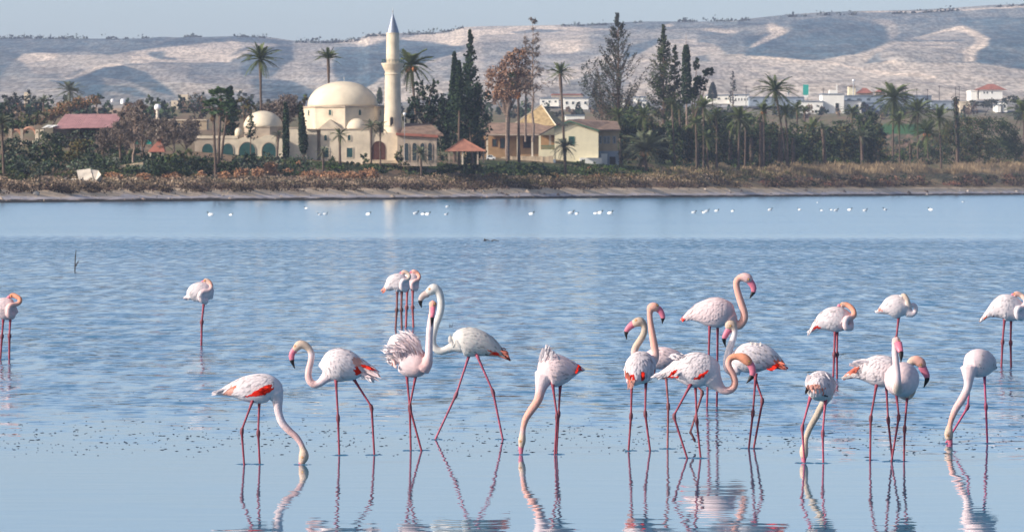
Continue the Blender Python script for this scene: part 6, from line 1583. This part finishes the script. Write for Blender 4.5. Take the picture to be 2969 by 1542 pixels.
conifer("cypress_tree", "distant blue green cypress left of the minaret", 1101, 330, 255, [(256, 2), (275, 8), (300, 8)], G_MID, 500, .6, cypress=True, Y=Yat(1101, 325))
conifer("conifer_tree", "dark slim conifer behind the fan palms left of the tan dome", 670, 462, 248, [(250, 2), (275, 10), (310, 22), (360, 26), (395, 22)], G_DARK, 2600, .32, up=.3, nb=70, Y=Ym + 2)
conifer("conifer_tree", "small conifer silhouetted before the tan dome", 727, 464, 330, [(332, 3), (350, 12), (375, 20), (400, 24)], G_DARK, 420, .26, up=.1, nb=26, sparse=True, trunk=.12, Y=Ym - 10)
broad("conifer_tree", "dark pointed conifer behind the tallest right palm", 2618, 330, [(2617, 262, 5, 20), (2625, 285, 14, 14)], G_GREYDK, Y=Yat(2618, 320), size=.5, trunk=.2)

# --- broadleaf trees, bare trees
broad("bare_tree", "large rust brown leafless looking tree behind the fan palms", 1470, 440, [(1440, 220, 34, 30), (1480, 190, 34, 36), (1505, 170, 26, 32), (1430, 265, 26, 40), (1470, 260, 40, 40), (1520, 230, 26, 40)], [(0.30, 0.17, 0.11), (0.24, .15, .11), (0.34, 0.21, 0.13)], size=.22, elong=1.6, n=5200, trunk=.4, bark="bark_pale", Y=Ym + 30)
bare("bare_tree", "tall spindly leafless tree with drooping twigs above the pyramid roof", 1545, 400, 58, 46, 46, droop=.35, dens=34, Y=Ym + 24, low=.3)
bare("bare_tree", "thin leafless tree rising left of the spindly one", 1524, 400, 90, 26, 22, Y=Ym + 32, low=.4)
broad("tree", "rust orange tree beside the red roofed tavern", 140, 372, [(150, 330, 32, 18), (115, 350, 22, 12), (190, 312, 30, 22), (230, 300, 26, 18), (270, 290, 22, 14)], B_RUST, size=.3, n=3600)
broad("tree", "grey green tree row at the far left, left half", 35, 330, [(20, 300, 26, 24), (55, 300, 30, 24), (30, 278, 20, 14)], G_GREYDK, Y=Yat(35, 330), size=.5)
broad("tree", "dark blue green tree behind the narrow palm at far left", 92, 330, [(90, 278, 16, 18), (100, 305, 30, 22)], G_GREYDK, Y=Yat(92, 328), size=.5)
broad("tree", "nearly black tree on the left edge", 12, 400, [(8, 320, 34, 26), (20, 345, 26, 18)], G_DARK, size=.34)
broad("tree", "mid green hedge like tree under the far left palms", 60, 400, [(40, 360, 40, 14), (85, 345, 36, 18), (120, 340, 22, 20)], G_MID + G_OLIVE, size=.34)
broad("tree", "dark green tree behind the right end of the red roof", 272, 340, [(285, 288, 22, 14), (250, 325, 36, 8)], G_DARK, Y=Yat(272, 330), size=.5)
broad("tree", "brown red thicket behind the tan mound", 400, 345, [(390, 312, 40, 16), (350, 325, 26, 8), (430, 325, 24, 18)], B_RUST + B_BARE, Y=Yat(400, 342), size=.4)
broad("tree", "round green tree right of the tan mound", 440, 340, [(438, 292, 18, 14), (465, 300, 26, 16), (480, 315, 30, 16)], G_MID, Y=Yat(440, 335), size=.5)
broad("tree", "dark reddish brown round tree right of the cream tower house", 565, 350, [(565, 298, 28, 26), (575, 325, 30, 22)], G_DARK + B_BROWN, size=.36, Y=Yat(565, 345))
broad("tree", "blue grey tree behind the reddish round tree", 594, 340, [(592, 282, 10, 14), (596, 310, 16, 20)], G_GREY, size=.5, Y=Yat(594, 325))
broad("tree", "olive yellow tree left of the tall slim palm", 712, 400, [(705, 300, 20, 16), (730, 310, 18, 14), (690, 330, 16, 14)], G_OLIVE, size=.34, Y=Ym + 20)
broad("tree", "pale grey blue tree on the plain above the tan dome", 708, 320, [(702, 275, 18, 16), (730, 285, 16, 10)], G_GREY, Y=Yat(708, 316), size=.6)
broad("bare_tree", "wide bare pinkish thicket behind the left cypress", 815, 430, [(790, 320, 30, 24), (830, 300, 34, 26), (860, 320, 24, 20), (810, 350, 40, 22)], B_BARE, size=.16, elong=3, n=3400, bark="bark_pale", Y=Ym + 25)
broad("tree", "dark tree peeping left of the large dome", 880, 400, [(880, 290, 18, 14), (868, 320, 16, 20)], G_DARK + G_OLIVE, Y=Ym + 24, size=.34)
for i, (x, by, tp, sp, lab) in enumerate(((350, 478, 330, 34, "bare grey tree left of the ball tank"), (388, 480, 320, 44, "large bare grey tree with dark trunk below the ball tank"), (415, 476, 300, 42, "bare grey tree directly under the ball tank"), (505, 470, 350, 36, "bare tree with forked pale trunk right of the pointed hut"), (540, 462, 360, 30, "bare grey tree left of the arcade"), (470, 468, 370, 30, "bare tree behind the pointed hut"), (300, 470, 380, 28, "low bare grey tree below the red roof end"))):
    bare("bare_tree", lab, x, by, tp, sp, 30, dens=46, col="bark_pale" if i % 2 else "bark", low=.25, Y=Yat(x, by))
broad("bare_tree", "grey brown twiggy thicket under the ball tank", 400, 470, [(350, 400, 50, 46), (410, 380, 50, 50), (470, 370, 44, 30), (540, 380, 40, 24), (330, 440, 40, 26), (560, 360, 24, 20)], B_BARE + [(0.12, .10, .085)], size=.13, elong=3.5, n=7000, trunk=0, Y=Yat(400, 462))

SHR = [
 ("grey green cactus thicket below the ruined arches", 50, 470, [(30, 420, 34, 26), (80, 430, 40, 24), (60, 455, 50, 22), (150, 400, 30, 18)], G_GREY + G_DARK),
 ("tall grey green cactus clump under the red roof", 200, 430, [(170, 400, 24, 20), (215, 395, 26, 18), (260, 390, 24, 16), (300, 395, 18, 14)], G_GREY + G_DARK),
 ("dark green round bush left of the olive orange bush", 160, 480, [(150, 445, 38, 32), (120, 470, 30, 24)], G_DARK + G_MID),
 ("olive orange bush above the tipped slabs", 225, 478, [(225, 430, 34, 26), (205, 455, 28, 22), (245, 420, 22, 18)], G_OLIVE),
 ("dark bush just right of the olive orange bush", 250, 486, [(250, 462, 30, 20), (265, 445, 16, 18)], G_DARK + G_GREY),
 ("dark wide shrub mass along the left shore", 60, 510, [(40, 490, 50, 20), (100, 488, 46, 22), (20, 470, 30, 24), (150, 480, 24, 16)], G_DARK + G_GREY),
 ("pale grey round bush on the left shore", 104, 527, [(102, 505, 16, 20)], G_GREY),
 ("round dark green bush right of the tipped slabs", 378, 520, [(378, 498, 28, 22)], G_DARK + G_MID),
 ("wide dark green bush in front of the pointed hut", 475, 518, [(440, 492, 30, 24), (485, 478, 40, 32), (525, 490, 26, 24)], G_DARK + G_MID),
 ("dark green bush left below the first teal arch", 575, 506, [(560, 485, 26, 22), (600, 475, 24, 26)], G_DARK + G_MID),
 ("dark green bush behind the leaning palm foot", 655, 506, [(645, 488, 24, 20), (670, 480, 24, 18)], G_DARK + G_MID),
 ("round dark bush before the third teal arch", 722, 494, [(724, 466, 24, 26)], G_DARK),
 ("round green grey bush before the fourth teal arch", 778, 486, [(778, 464, 22, 22)], G_MID + G_GREY),
 ("grey bush right of the fourth teal arch", 806, 496, [(808, 475, 18, 20)], G_GREY),
 ("low dark bush at the mosque wall under the cypress", 870, 492, [(850, 478, 22, 14), (890, 482, 24, 10)], G_DARK + G_MID),
 ("dark bush under the mosque doorway window", 1028, 484, [(1030, 472, 18, 10), (1000, 476, 14, 7)], G_DARK + G_MID),
 ("dark bushy tree hiding the right side of the mosque entrance", 1128, 478, [(1135, 440, 18, 22), (1120, 470, 20, 12)], G_DARK + G_MID),
 ("olive bush between the entrance and the tan annex", 1165, 500, [(1160, 450, 16, 26), (1170, 485, 22, 14)], G_OLIVE + G_MID),
 ("dark green hedge below the garden pavilion", 1345, 512, [(1310, 488, 34, 14), (1355, 482, 34, 20), (1390, 490, 30, 16)], G_DARK + G_MID),
 ("dark green hedge below the retaining wall, left half", 1450, 512, [(1430, 492, 36, 16), (1475, 486, 34, 18)], G_DARK + G_MID),
 ("dark green hedge below the retaining wall, right half", 1550, 514, [(1520, 492, 36, 16), (1560, 488, 34, 20), (1590, 500, 26, 14)], G_DARK + G_MID),
 ("bright green shrub patch in front of the yellow house", 1720, 510, [(1690, 495, 34, 12), (1740, 490, 36, 14)], G_BRIGHT + G_MID),
 ("green shrub patch right of the yellow house garage", 1800, 508, [(1790, 496, 30, 10), (1840, 500, 26, 8)], G_BRIGHT + G_MID),
 ("bright green shrub before the mosque", 985, 500, [(985, 484, 26, 10), (940, 490, 26, 10)], G_BRIGHT),
 ("dark green shrub right before the mosque", 1080, 502, [(1080, 490, 30, 10), (1120, 494, 26, 9)], G_MID + G_DARK),
 ("large dark olive tree left of the green field", 2515, 472, [(2490, 385, 34, 44), (2528, 370, 28, 42), (2515, 340, 34, 18), (2500, 420, 34, 26)], G_DARK + G_MID),
 ("dark foliage mass sweeping left from the olive tree", 2430, 460, [(2440, 360, 30, 14), (2410, 385, 34, 18), (2400, 420, 40, 26), (2450, 430, 30, 20)], G_DARK),
 ("huge rounded dark bush at the right with olive top, left part", 2835, 480, [(2830, 370, 38, 34), (2800, 410, 36, 40), (2850, 430, 44, 36), (2800, 450, 40, 20)], G_MID + G_DARK + G_OLIVE),
 ("huge rounded dark bush at the right with olive top, right part", 2900, 480, [(2880, 365, 44, 30), (2920, 385, 34, 34), (2900, 430, 50, 34), (2945, 430, 34, 34)], G_MID + G_DARK),
 ("grey green low bush in front of the huge right bush", 2915, 480, [(2910, 420, 26, 14), (2950, 425, 20, 14)], G_GREY),
 ("olive green bush behind the bare ivy trunk", 2745, 470, [(2755, 370, 20, 24), (2770, 400, 24, 26), (2740, 400, 18, 30)], G_MID + G_OLIVE),
 ("dark shrub row right of the green field", 2700, 470, [(2680, 440, 36, 18), (2730, 440, 34, 22), (2660, 420, 24, 12)], G_DARK + G_MID),
 ("dark shrub row along the villa hillside", 2850, 335, [(2840, 302, 36, 10), (2880, 300, 34, 12), (2925, 290, 26, 14), (2950, 290, 20, 10)], G_GREYDK),
 ("dark tree clump in the factory yard", 2380, 340, [(2375, 318, 14, 14), (2392, 322, 12, 10), (2427, 310, 8, 12)], G_DARK),
 ("dark shrubs beside the factory right wing", 2510, 335, [(2500, 310, 14, 14), (2530, 318, 18, 10)], G_GREYDK),
]
for lab, x, by, bl, pal in SHR:
    far_ = by < 345
    broad("shrub" if by > 345 else "tree", lab, x, by, bl, pal, size=.55 if far_ else .30, trunk=.12 if not far_ else .2, cat="bush", group=None, limbs=False)
# grove understorey: one dark mass behind the trunks, bush by bush
for i in range(26):
    x = 1795 + i * 31 + R.uniform(-8, 8)
    if x > 2560: break
    by = 486 - (x - 1795) * .012
    t = 350 if x < 2100 else 378
    bl = [(x + R.uniform(-12, 12), R.uniform(t + 10, 440), R.uniform(20, 30), R.uniform(26, 36)) for _ in range(4)] + [(x, 452, 28, 26)]
    broad("shrub", "dark bush %s of the %s" % beside(x, "b"), x, by, bl, (G_DARK + G_MID) if i % 3 else (G_DARK + G_OLIVE), size=.36, n=2800, trunk=.1, cat="bush", group="bushes between the grove palms", Y=Yat(x, 478) + R.uniform(6, 14), limbs=False)
for i, (x, y, rx, ry) in enumerate(((2240, 478, 20, 10), (2345, 462, 26, 12), (2420, 468, 26, 12), (2560, 462, 26, 14), (2470, 470, 24, 12), (2620, 452, 26, 14), (2310, 470, 18, 10))):
    broad("shrub", "bright low bush %s of the %s" % beside(x, "g"), x, y + ry, [(x, y, rx, ry)], G_BRIGHT + G_MID, size=.3, trunk=.06, cat="bush", group="low green bushes at the grove edge", limbs=False)
# big trees that fill the gaps of the belt
broad("tree", "dark green tree filling the gap right of the yellow house", 1835, 476, [(1830, 345, 34, 36), (1850, 385, 34, 40), (1815, 400, 26, 40)], G_DARK + G_MID, size=.34, Y=Yat(1835, 470) + 14)
broad("tree", "green tree standing behind the tall pale trunk", 1985, 470, [(1960, 350, 34, 34), (2005, 345, 34, 36), (1975, 390, 40, 40)], G_DARK + G_MID, size=.34, Y=Yat(1985, 470) + 16)
broad("tree", "dark tree below the white warehouse, left one", 2092, 470, [(2085, 335, 24, 26), (2105, 370, 34, 36)], G_DARK, size=.34, Y=Yat(2092, 465) + 18)
broad("tree", "dark tree below the grey blue warehouse, right one", 2205, 466, [(2195, 370, 34, 32), (2235, 380, 30, 30), (2175, 345, 20, 16)], G_DARK + G_MID, size=.34, Y=Yat(2205, 462) + 20)
broad("tree", "olive green tree under the bare ivy trunk", 2790, 462, [(2800, 360, 26, 24), (2760, 380, 30, 30), (2720, 400, 28, 26)], G_OLIVE + G_MID, size=.34, Y=Yat(2790, 455) + 24)
broad("tree", "green tree at the far left behind the ruined arches", 30, 420, [(20, 370, 34, 26), (70, 365, 30, 20)], G_DARK + G_MID, size=.34)
for lab, x, by, bl, pal in (
 ("wide green bush in front of the tavern posts, left half", 150, 440, [(140, 405, 34, 24), (175, 415, 30, 22), (110, 425, 30, 22)], G_MID + G_GREY),
 ("wide green bush in front of the tavern posts, right half", 300, 455, [(270, 420, 32, 24), (310, 430, 34, 26), (345, 445, 26, 20)], G_MID + G_GREY),
 ("green bush mass under the bare trees", 400, 476, [(350, 455, 30, 20), (400, 450, 34, 24), (440, 460, 24, 18)], G_MID + G_DARK),
 ("green bush left of the pointed hut steps", 310, 508, [(310, 494, 26, 12), (345, 498, 22, 12)], G_MID),
 ("olive bushes on the slope right of the pointed hut", 530, 478, [(515, 460, 26, 20), (545, 450, 24, 22)], G_MID + G_OLIVE),
 ("leafy green shrub against the right front of the mosque", 1058, 482, [(1052, 462, 12, 18), (1062, 470, 16, 12)], G_MID),
 ("green shrub between the two shuttered mosque windows", 968, 480, [(965, 466, 14, 14)], G_MID + G_DARK),
 ("leafy tree overlapping the left end of the tan annex", 1166, 478, [(1164, 400, 14, 24), (1158, 435, 14, 26)], G_DARK + G_MID),
 ("dark leafy tree overlapping the right end of the tan annex", 1278, 480, [(1275, 400, 22, 34), (1288, 440, 20, 28)], G_DARK),
 ("green bush under the porch of the ochre house", 1530, 452, [(1528, 428, 18, 14)], G_DARK + G_MID),
 ("green shrub at the foot of the yellow house wall", 1690, 486, [(1680, 474, 24, 10), (1715, 478, 20, 8)], G_MID)):
    broad("shrub", lab, x, by, bl, pal, size=.3, trunk=.1, cat="bush", limbs=False)
# orange and brown shrubs of the shore, largest ones singly
OR_ = [(701, 505, 20, 12, "rounded orange shrub before the third teal arch"), (751, 502, 18, 12, "rounded orange shrub between the third and fourth arch"), (784, 492, 19, 14, "tallest rounded orange shrub, right of its pair before the arcade"),
       (330, 513, 27, 8, "low bright orange shrub right of the tipped slabs"), (415, 515, 18, 9, "small orange shrub right of the round dark bush"), (500, 513, 26, 9, "long orange shrub below the wide dark bush"), (582, 509, 14, 9, "small orange shrub left of the leaning palm foot"),
       (648, 510, 18, 9, "orange shrub right of the leaning palm foot"), (833, 500, 14, 8, "reddish shrub below the left cypress"), (866, 476, 8, 8, "tiny orange shrub at the foot of the courtyard wall"),
       (900, 512, 30, 10, "wide orange shrub below the young palm, left part of the row"), (955, 513, 34, 10, "wide orange shrub, middle of the row below the mosque"), (1010, 512, 26, 10, "wide orange shrub, right end of the row below the mosque"),
       (1060, 508, 20, 12, "blocky orange brown shrub below the mosque entrance, left one"), (1082, 506, 14, 13, "blocky orange brown shrub below the mosque entrance, right one"),
       (1365, 517, 10, 8, "small rust shrub below the garden pavilion"), (1425, 513, 20, 8, "rust shrub below the dark hedge"), (1608, 512, 12, 8, "rust shrub right below the retaining wall"), (1708, 494, 12, 8, "round rust shrub on the green before the yellow house"),
       (1720, 518, 26, 8, "long rust shrub below the yellow house"), (1800, 514, 30, 7, "long rust shrub at the left foot of the grove"), (2075, 506, 12, 5, "small rust shrub on the grass under the ivy palm"), (2045, 508, 8, 5, "tiny rust shrub on the grass in the grove clearing")]
for x, y, rx, ry, lab in OR_:
    broad("orange_shrub", lab, x, y + ry, [(x, y, rx * 1.2, ry * 1.45)], B_ORANGE if x < 1100 else B_RUST, size=.22, trunk=.05, cat="shrub", group="orange shrubs along the shore", limbs=False, n=int(max(350, rx * ry * 4)))

# --- masses nobody could count
def band(name, label, xs, ytop, ybot, pal, n, size, elong=1.0, clump=30, h=1.0, upright=False, gap=0.0, hv=.5):
    """low growth on the ground between two photograph rows"""
    nc = max(8, n // clump); pts = []
    X = NR.uniform(xs[0], xs[1], nc); T = NR.rand(nc); cc = []
    for x, t in zip(X, T):
        if gap and vnoise(x * 0.02, t * 2 + 7) < gap: continue
        ya = np.interp(x, *ytop) if isinstance(ytop, tuple) else ytop; yb = np.interp(x, *ybot) if isinstance(ybot, tuple) else ybot
        Y = Yat(x, ya + (yb - ya) * t); g = G(x, Y); hh = h * NR.uniform(1 - hv, 1 + hv); w = NR.uniform(.8, 1.8) * (1 if not upright else .5)
        d = NR.normal(size=(clump, 3)); d /= np.linalg.norm(d, axis=1, keepdims=True); d *= NR.uniform(.3, 1, (clump, 1)) ** .5
        p = d * np.array([w, w * .8, hh * .55]) + np.array([g.x, g.y, g.z + hh * .45]); pts.append(p)
        base = np.array(pal[NR.randint(len(pal))]) * NR.uniform(.75, 1.25); cc.append(base * NR.uniform(.8, 1.2, (clump, 1)))
    pts = np.concatenate(pts); cc = np.concatenate(cc)
    V, Fc, C = leaves(pts, size, cc, elong, upright=upright); o = mesh_obj(name, V, Fc, M["leaf"], None, C); tag(o, label, name.replace("_", " "), kind="stuff"); return o
sh = lambda d: ([0, 2969], [588 - d, 565 - d])          # a row parallel to the waterline
band("salt_scrub", "dark brown salt scrub in a low band above the beach", (-60, 3030), sh(37), sh(24), B_DKBROWN, 32000, .22, clump=46, h=1.0, gap=.30)
band("dry_scrub", "pinkish brown dry scrub behind the dark shore scrub", (-60, 2100), sh(58), sh(38), [(0.33, .24, .17), (0.27, .20, .14), (0.38, .29, .20), (0.18, .14, .09)], 24000, .22, clump=40, h=.9, gap=.2)
band("mixed_scrub", "tan and olive mixed scrub behind the dark shore scrub at right", (1250, 2250), sh(60), sh(34), [(0.22, .15, .08), (0.17, .13, .07), (0.12, .10, .05)], 12000, .24, clump=40, h=1.0, gap=.35)
band("ground_cover", "green ground cover on the bank before the buildings", (820, 1900), ([800, 1900], [478, 486]), ([800, 1900], [516, 516]), G_BRIGHT + G_DARK + G_MID, 16000, .24, clump=30, h=.6, gap=.3)
band("ground_cover", "olive brown ground cover on the left bank", (-60, 820), ([-60, 820], [500, 486]), ([-60, 820], [530, 512]), G_OLIVE + G_MID + B_BROWN, 9000, .24, clump=30, h=.6, gap=.35)
band("ground_cover", "grey green low growth between the left shrubs", (-60, 900), ([-60, 900], [455, 470]), ([-60, 900], [520, 505]), G_MID + G_GREY + G_DARK, 16000, .28, clump=34, h=1.3, gap=.25)
band("reeds", "tall straw coloured reeds below the palms at the right", (2230, 3030), ([2230, 2969], [484, 480]), ([2230, 2969], [508, 505]), STRAW, 22000, .06, elong=14, clump=14, h=1.1, upright=True, gap=.15)
band("dry_grass", "dry grass in the grove clearing", (1880, 2400), ([1880, 2400], [490, 488]), ([1880, 2400], [522, 512]), STRAW + [(0.13, .14, .05)], 14000, .08, elong=8, clump=14, h=.6, upright=True)
band("salt_scrub", "rust and purple brown scrub in front of the right reeds", (2180, 3030), sh(50), sh(28), B_DKBROWN + B_BROWN + [(0.26, .12, .08), (.03, .055, .025)], 22000, .26, clump=44, h=1.0, gap=.25)
band("undergrowth", "brown and green undergrowth behind the right palms", (2540, 3030), ([2540, 3030], [415, 405]), ([2540, 3030], [480, 478]), B_BROWN + G_MID + G_DARK + G_OLIVE, 16000, .34, clump=34, h=1.1)
band("undergrowth", "shaded green undergrowth under the grove", (2100, 2560), ([2100, 2560], [440, 430]), ([2100, 2560], [486, 478]), G_BRIGHT + G_DARK + G_DARK, 9000, .32, clump=34, h=1.0)
band("treeline", "loose dark tree line across the plain in front of the town", (-100, 3100), ([-100, 1500, 3100], [330, 322, 330]), ([-100, 1500, 3100], [352, 345, 350]), G_GREYDK + G_DARK + B_BROWN, 18000, .8, clump=50, h=4.0, gap=.3)
def beach_litter():
    mb = MB(); rnd = random.Random(9)
    for _ in range(900):
        px = rnd.uniform(-60, 3030); s_ = rnd.choice((rnd.gauss(11, 2.5), rnd.gauss(17, 2), rnd.gauss(22, 2))); Y = shoreY(px) + s_; g = G(px, Y); r = rnd.uniform(.06, .22) * (1 + 2 * (rnd.random() > .95))
        n = 6; V = [(g.x + r * rnd.uniform(.7, 1.4) * math.cos(k * 1.047), g.y + r * rnd.uniform(.6, 1.1) * math.sin(k * 1.047), g.z - .05) for k in range(n)] + [(g.x + rnd.uniform(-.2, .2) * r, g.y, g.z + r * rnd.uniform(.5, 1.0))]
        c = rnd.choice(((.42, .33, .25), (.30, .22, .17), (.09, .07, .06), (.52, .43, .34))); mb.add(V, [(k, (k + 1) % n, n) for k in range(n)], c)
    m = mat("stones", (.4, .3, .2), .95, 3, .2, attr=True); o = mb.obj("beach_stones", m); tag(o, "small stones and wrack scattered along the beach", "stones", kind="stuff")
beach_litter()
# scrub dots on the skyline and slopes
pts = []
for _ in range(260):
    x = R.uniform(-60, 3030); sk = float(np.interp(x, SX, SY)); Y = 5560
    if vnoise(x * .015, 3.3) < .42: continue
    c = np.array([(x - CX) / F * Y, Y, gzf(x, Y)]); k = 16; s_ = R.choice([1.0, 1.6, 2.6])
    pts.append(c + NR.normal(size=(k, 3)) * np.array([s_ * 1.2, s_, s_ * .7]) + np.array([0, 0, s_ * .2]))
pts = np.concatenate(pts); V, Fc, C = leaves(pts, 1.9, palette(len(pts), G_GREYDK)); tag(mesh_obj("hilltop_scrub", V, Fc, M["leaf"], None, C), "sparse scrub dots along the hill crest", "scrub", kind="stuff")

# ------------------------------------------------------------------ things on the water
def waterbird_mesh():
    mb = MB(); 
    V, Fs = ring_loft([Vector((x, 0, z)) for x, z in ((-.34, .12), (-.22, .10), (0, .09), (.16, .11), (.25, .14))], [.03, .10, .135, .11, .05], .8, 10); mb.add(V, Fs, (0.85, .85, .83)); nb_ = len(V)
    V, Fs = ring_loft([Vector((.22, 0, .16)), Vector((.27, 0, .24)), Vector((.30, 0, .30))], [.05, .05, .055], .9, 8); mb.add(V, Fs, (0.05, .07, .06))
    V, Fs = ring_loft([Vector((.33, 0, .29)), Vector((.44, 0, .27))], [.025, .02], 1.4, 6); mb.add(V, Fs, (0.03, .03, .03))
    me = bpy.data.meshes.new("waterbird"); me.from_pydata(mb.v, [], mb.f); me.update()
    at = me.color_attributes.new("Col", 'FLOAT_COLOR', 'POINT')
    for i, c in enumerate(mb.c): at.data[i].color = (*c, 1)
    me.materials.append(M["plumage"]); me.polygons.foreach_set("use_smooth", [True] * len(me.polygons)); return me
wb = waterbird_mesh()
DK = [(610, 622.5, 1.2), (670, 622, .8), (888, 603, 1.0), (927, 621, .8), (944, 620, .9), (1068, 621, 1.1), (1206, 619, 1.2), (1226, 620, .9), (1240, 621, 1.1), (1298, 599, 1.1), (1294, 621, .8), (1541, 620, 1.1), (1656, 618, 1.3), (1672, 619, .8), (1727, 618, .9), (1740, 617, 1.2), (1769, 618, 1.2),
      (2012, 616, 1.1), (2040, 615, .9), (2050, 612, 1.1), (2078, 611, 1.0), (2124, 611, .8), (2233, 608, 1.1), (2318, 607, .9), (2382, 609, .8), (2410, 607, .7), (2424, 610, 1.1), (2464, 608, 1.1), (2508, 610, 1.1), (2567, 607, 1.1), (2698, 608, 1.2), (2792, 584, .9), (2370, 585, .6)]
for x, y, s in DK:
    Y = F * H / (y + 3 - HY); e = bpy.data.objects.new("waterbird", wb); COL.objects.link(e)
    e.location = ((x - CX) / F * Y, Y, -0.02); e.rotation_euler = (0, 0, R.choice([0, 0, math.pi]) + R.uniform(-.5, .5)); sc_ = .62 * s; e.scale = (sc_, sc_, sc_ * 1.5)
    tag(e, "white waterbird afloat below, %s of the %s" % beside(x, "w"), "waterbird", "waterbirds floating far out")
# specks of mud breaking the surface
def specks():
    V = []; Fs = []
    rnd = random.Random(3)
    def one(px, py, w, h):
        Y = F * H / (py - HY); c = Vector(((px - CX) / F * Y, Y, 0)); n = 8; o = len(V)
        for k in range(n):
            a = 2 * math.pi * k / n; V.append((c.x + w * math.cos(a) * rnd.uniform(.7, 1.2), c.y + w * 1.6 * math.sin(a) * rnd.uniform(.7, 1.2), .002))
        V.append((c.x, c.y, h)); Fs.extend([(o + k, o + (k + 1) % n, o + n) for k in range(n)])
    for _ in range(1100):
        x = rnd.uniform(-40, 3010); y = rnd.gauss(1272, 32)
        if not 1195 < y < 1325: continue
        s_ = rnd.random() ** 3; one(x, y, .007 + .022 * s_, .006)
    for _ in range(60):
        one(rnd.uniform(0, 2969), rnd.uniform(1000, 1200), .012, .006)
    o = mesh_obj("mud_specks", V, Fs, M["speck"]); tag(o, "dark specks of mud scattered on the calm shallow water", "mud specks", kind="stuff")
specks()
def twig(px, py, segs, lab, r=.008):
    Y = F * H / (py - HY); e = empty("twig", P(px, py, Y)); tag(e, lab, "twig")
    mb = MB()
    for s_ in segs:
        mb.tube([P(x, y, Y) + Vector((0, R.uniform(-.03, .03), 0)) for x, y in s_], [r, r * .8, r * .5][:len(s_)] if len(s_) == 3 else [r, r * .6], 5)
    mb.obj("stick", M["wood_dark"], e)
twig(218, 785, [[(217, 788), (218, 750), (221, 724)], [(219, 772), (228, 756)]], "thin upright stick in the water at the left", .02)
twig(1422, 701, [[(1402, 698), (1412, 695), (1420, 699)], [(1424, 699), (1434, 696), (1446, 699)], [(1404, 692), (1410, 700)]], "dark floating branch in the middle distance", .03)
twig(1310, 947, [[(1303, 945), (1308, 948), (1315, 935)], [(1304, 940), (1306, 948)]], "small hooked twig floating near the grey flamingo", .007)

# low rings of water pushed up where legs and bills enter the lake
def rings():
    mb = MB(); rnd = random.Random(5); wm = bpy.data.objects["water"].data.materials[0]
    for sp in BIRDS:
        b = Bird(sp["o"], sp.get("sc", 4.006), sp["foot"])
        pts = [l[2][:2] for l in sp["legs"] if len(l) == 3]
        if "bill" in sp and sp["bill"][-1][1] > sp["legs"][0][2][1] - 60: pts.append(sp["bill"][-1][:2])
        for x, y in pts:
            c = b.w(x, y)
            for r in (0.035, 0.08):
                a0 = rnd.uniform(0, 6.28); span = rnd.uniform(2.5, 6.2) if r > .05 else 6.28; n = 22; V = []; wd = .010 + r * .06; h = .006
                for k in range(n + 1):
                    a = a0 + span * k / n; e = min(1, 4 * min(k, n - k) / n + .05); rr = r * (1 + .05 * math.sin(3 * a + a0))
                    for q, z in ((-wd, -.002), (0, h * e), (wd, -.002)): V.append((c.x + (rr + q) * math.cos(a), c.y + (rr + q) * math.sin(a), z))
                mb.add(V, [(3 * k + i, 3 * k + i + 1, 3 * k + i + 4, 3 * k + i + 3) for k in range(n) for i in (0, 1)])
    o = mb.obj("ripples", wm, smooth=True); tag(o, "small ripple rings around the wading legs and bills", "ripples", kind="stuff")
rings()
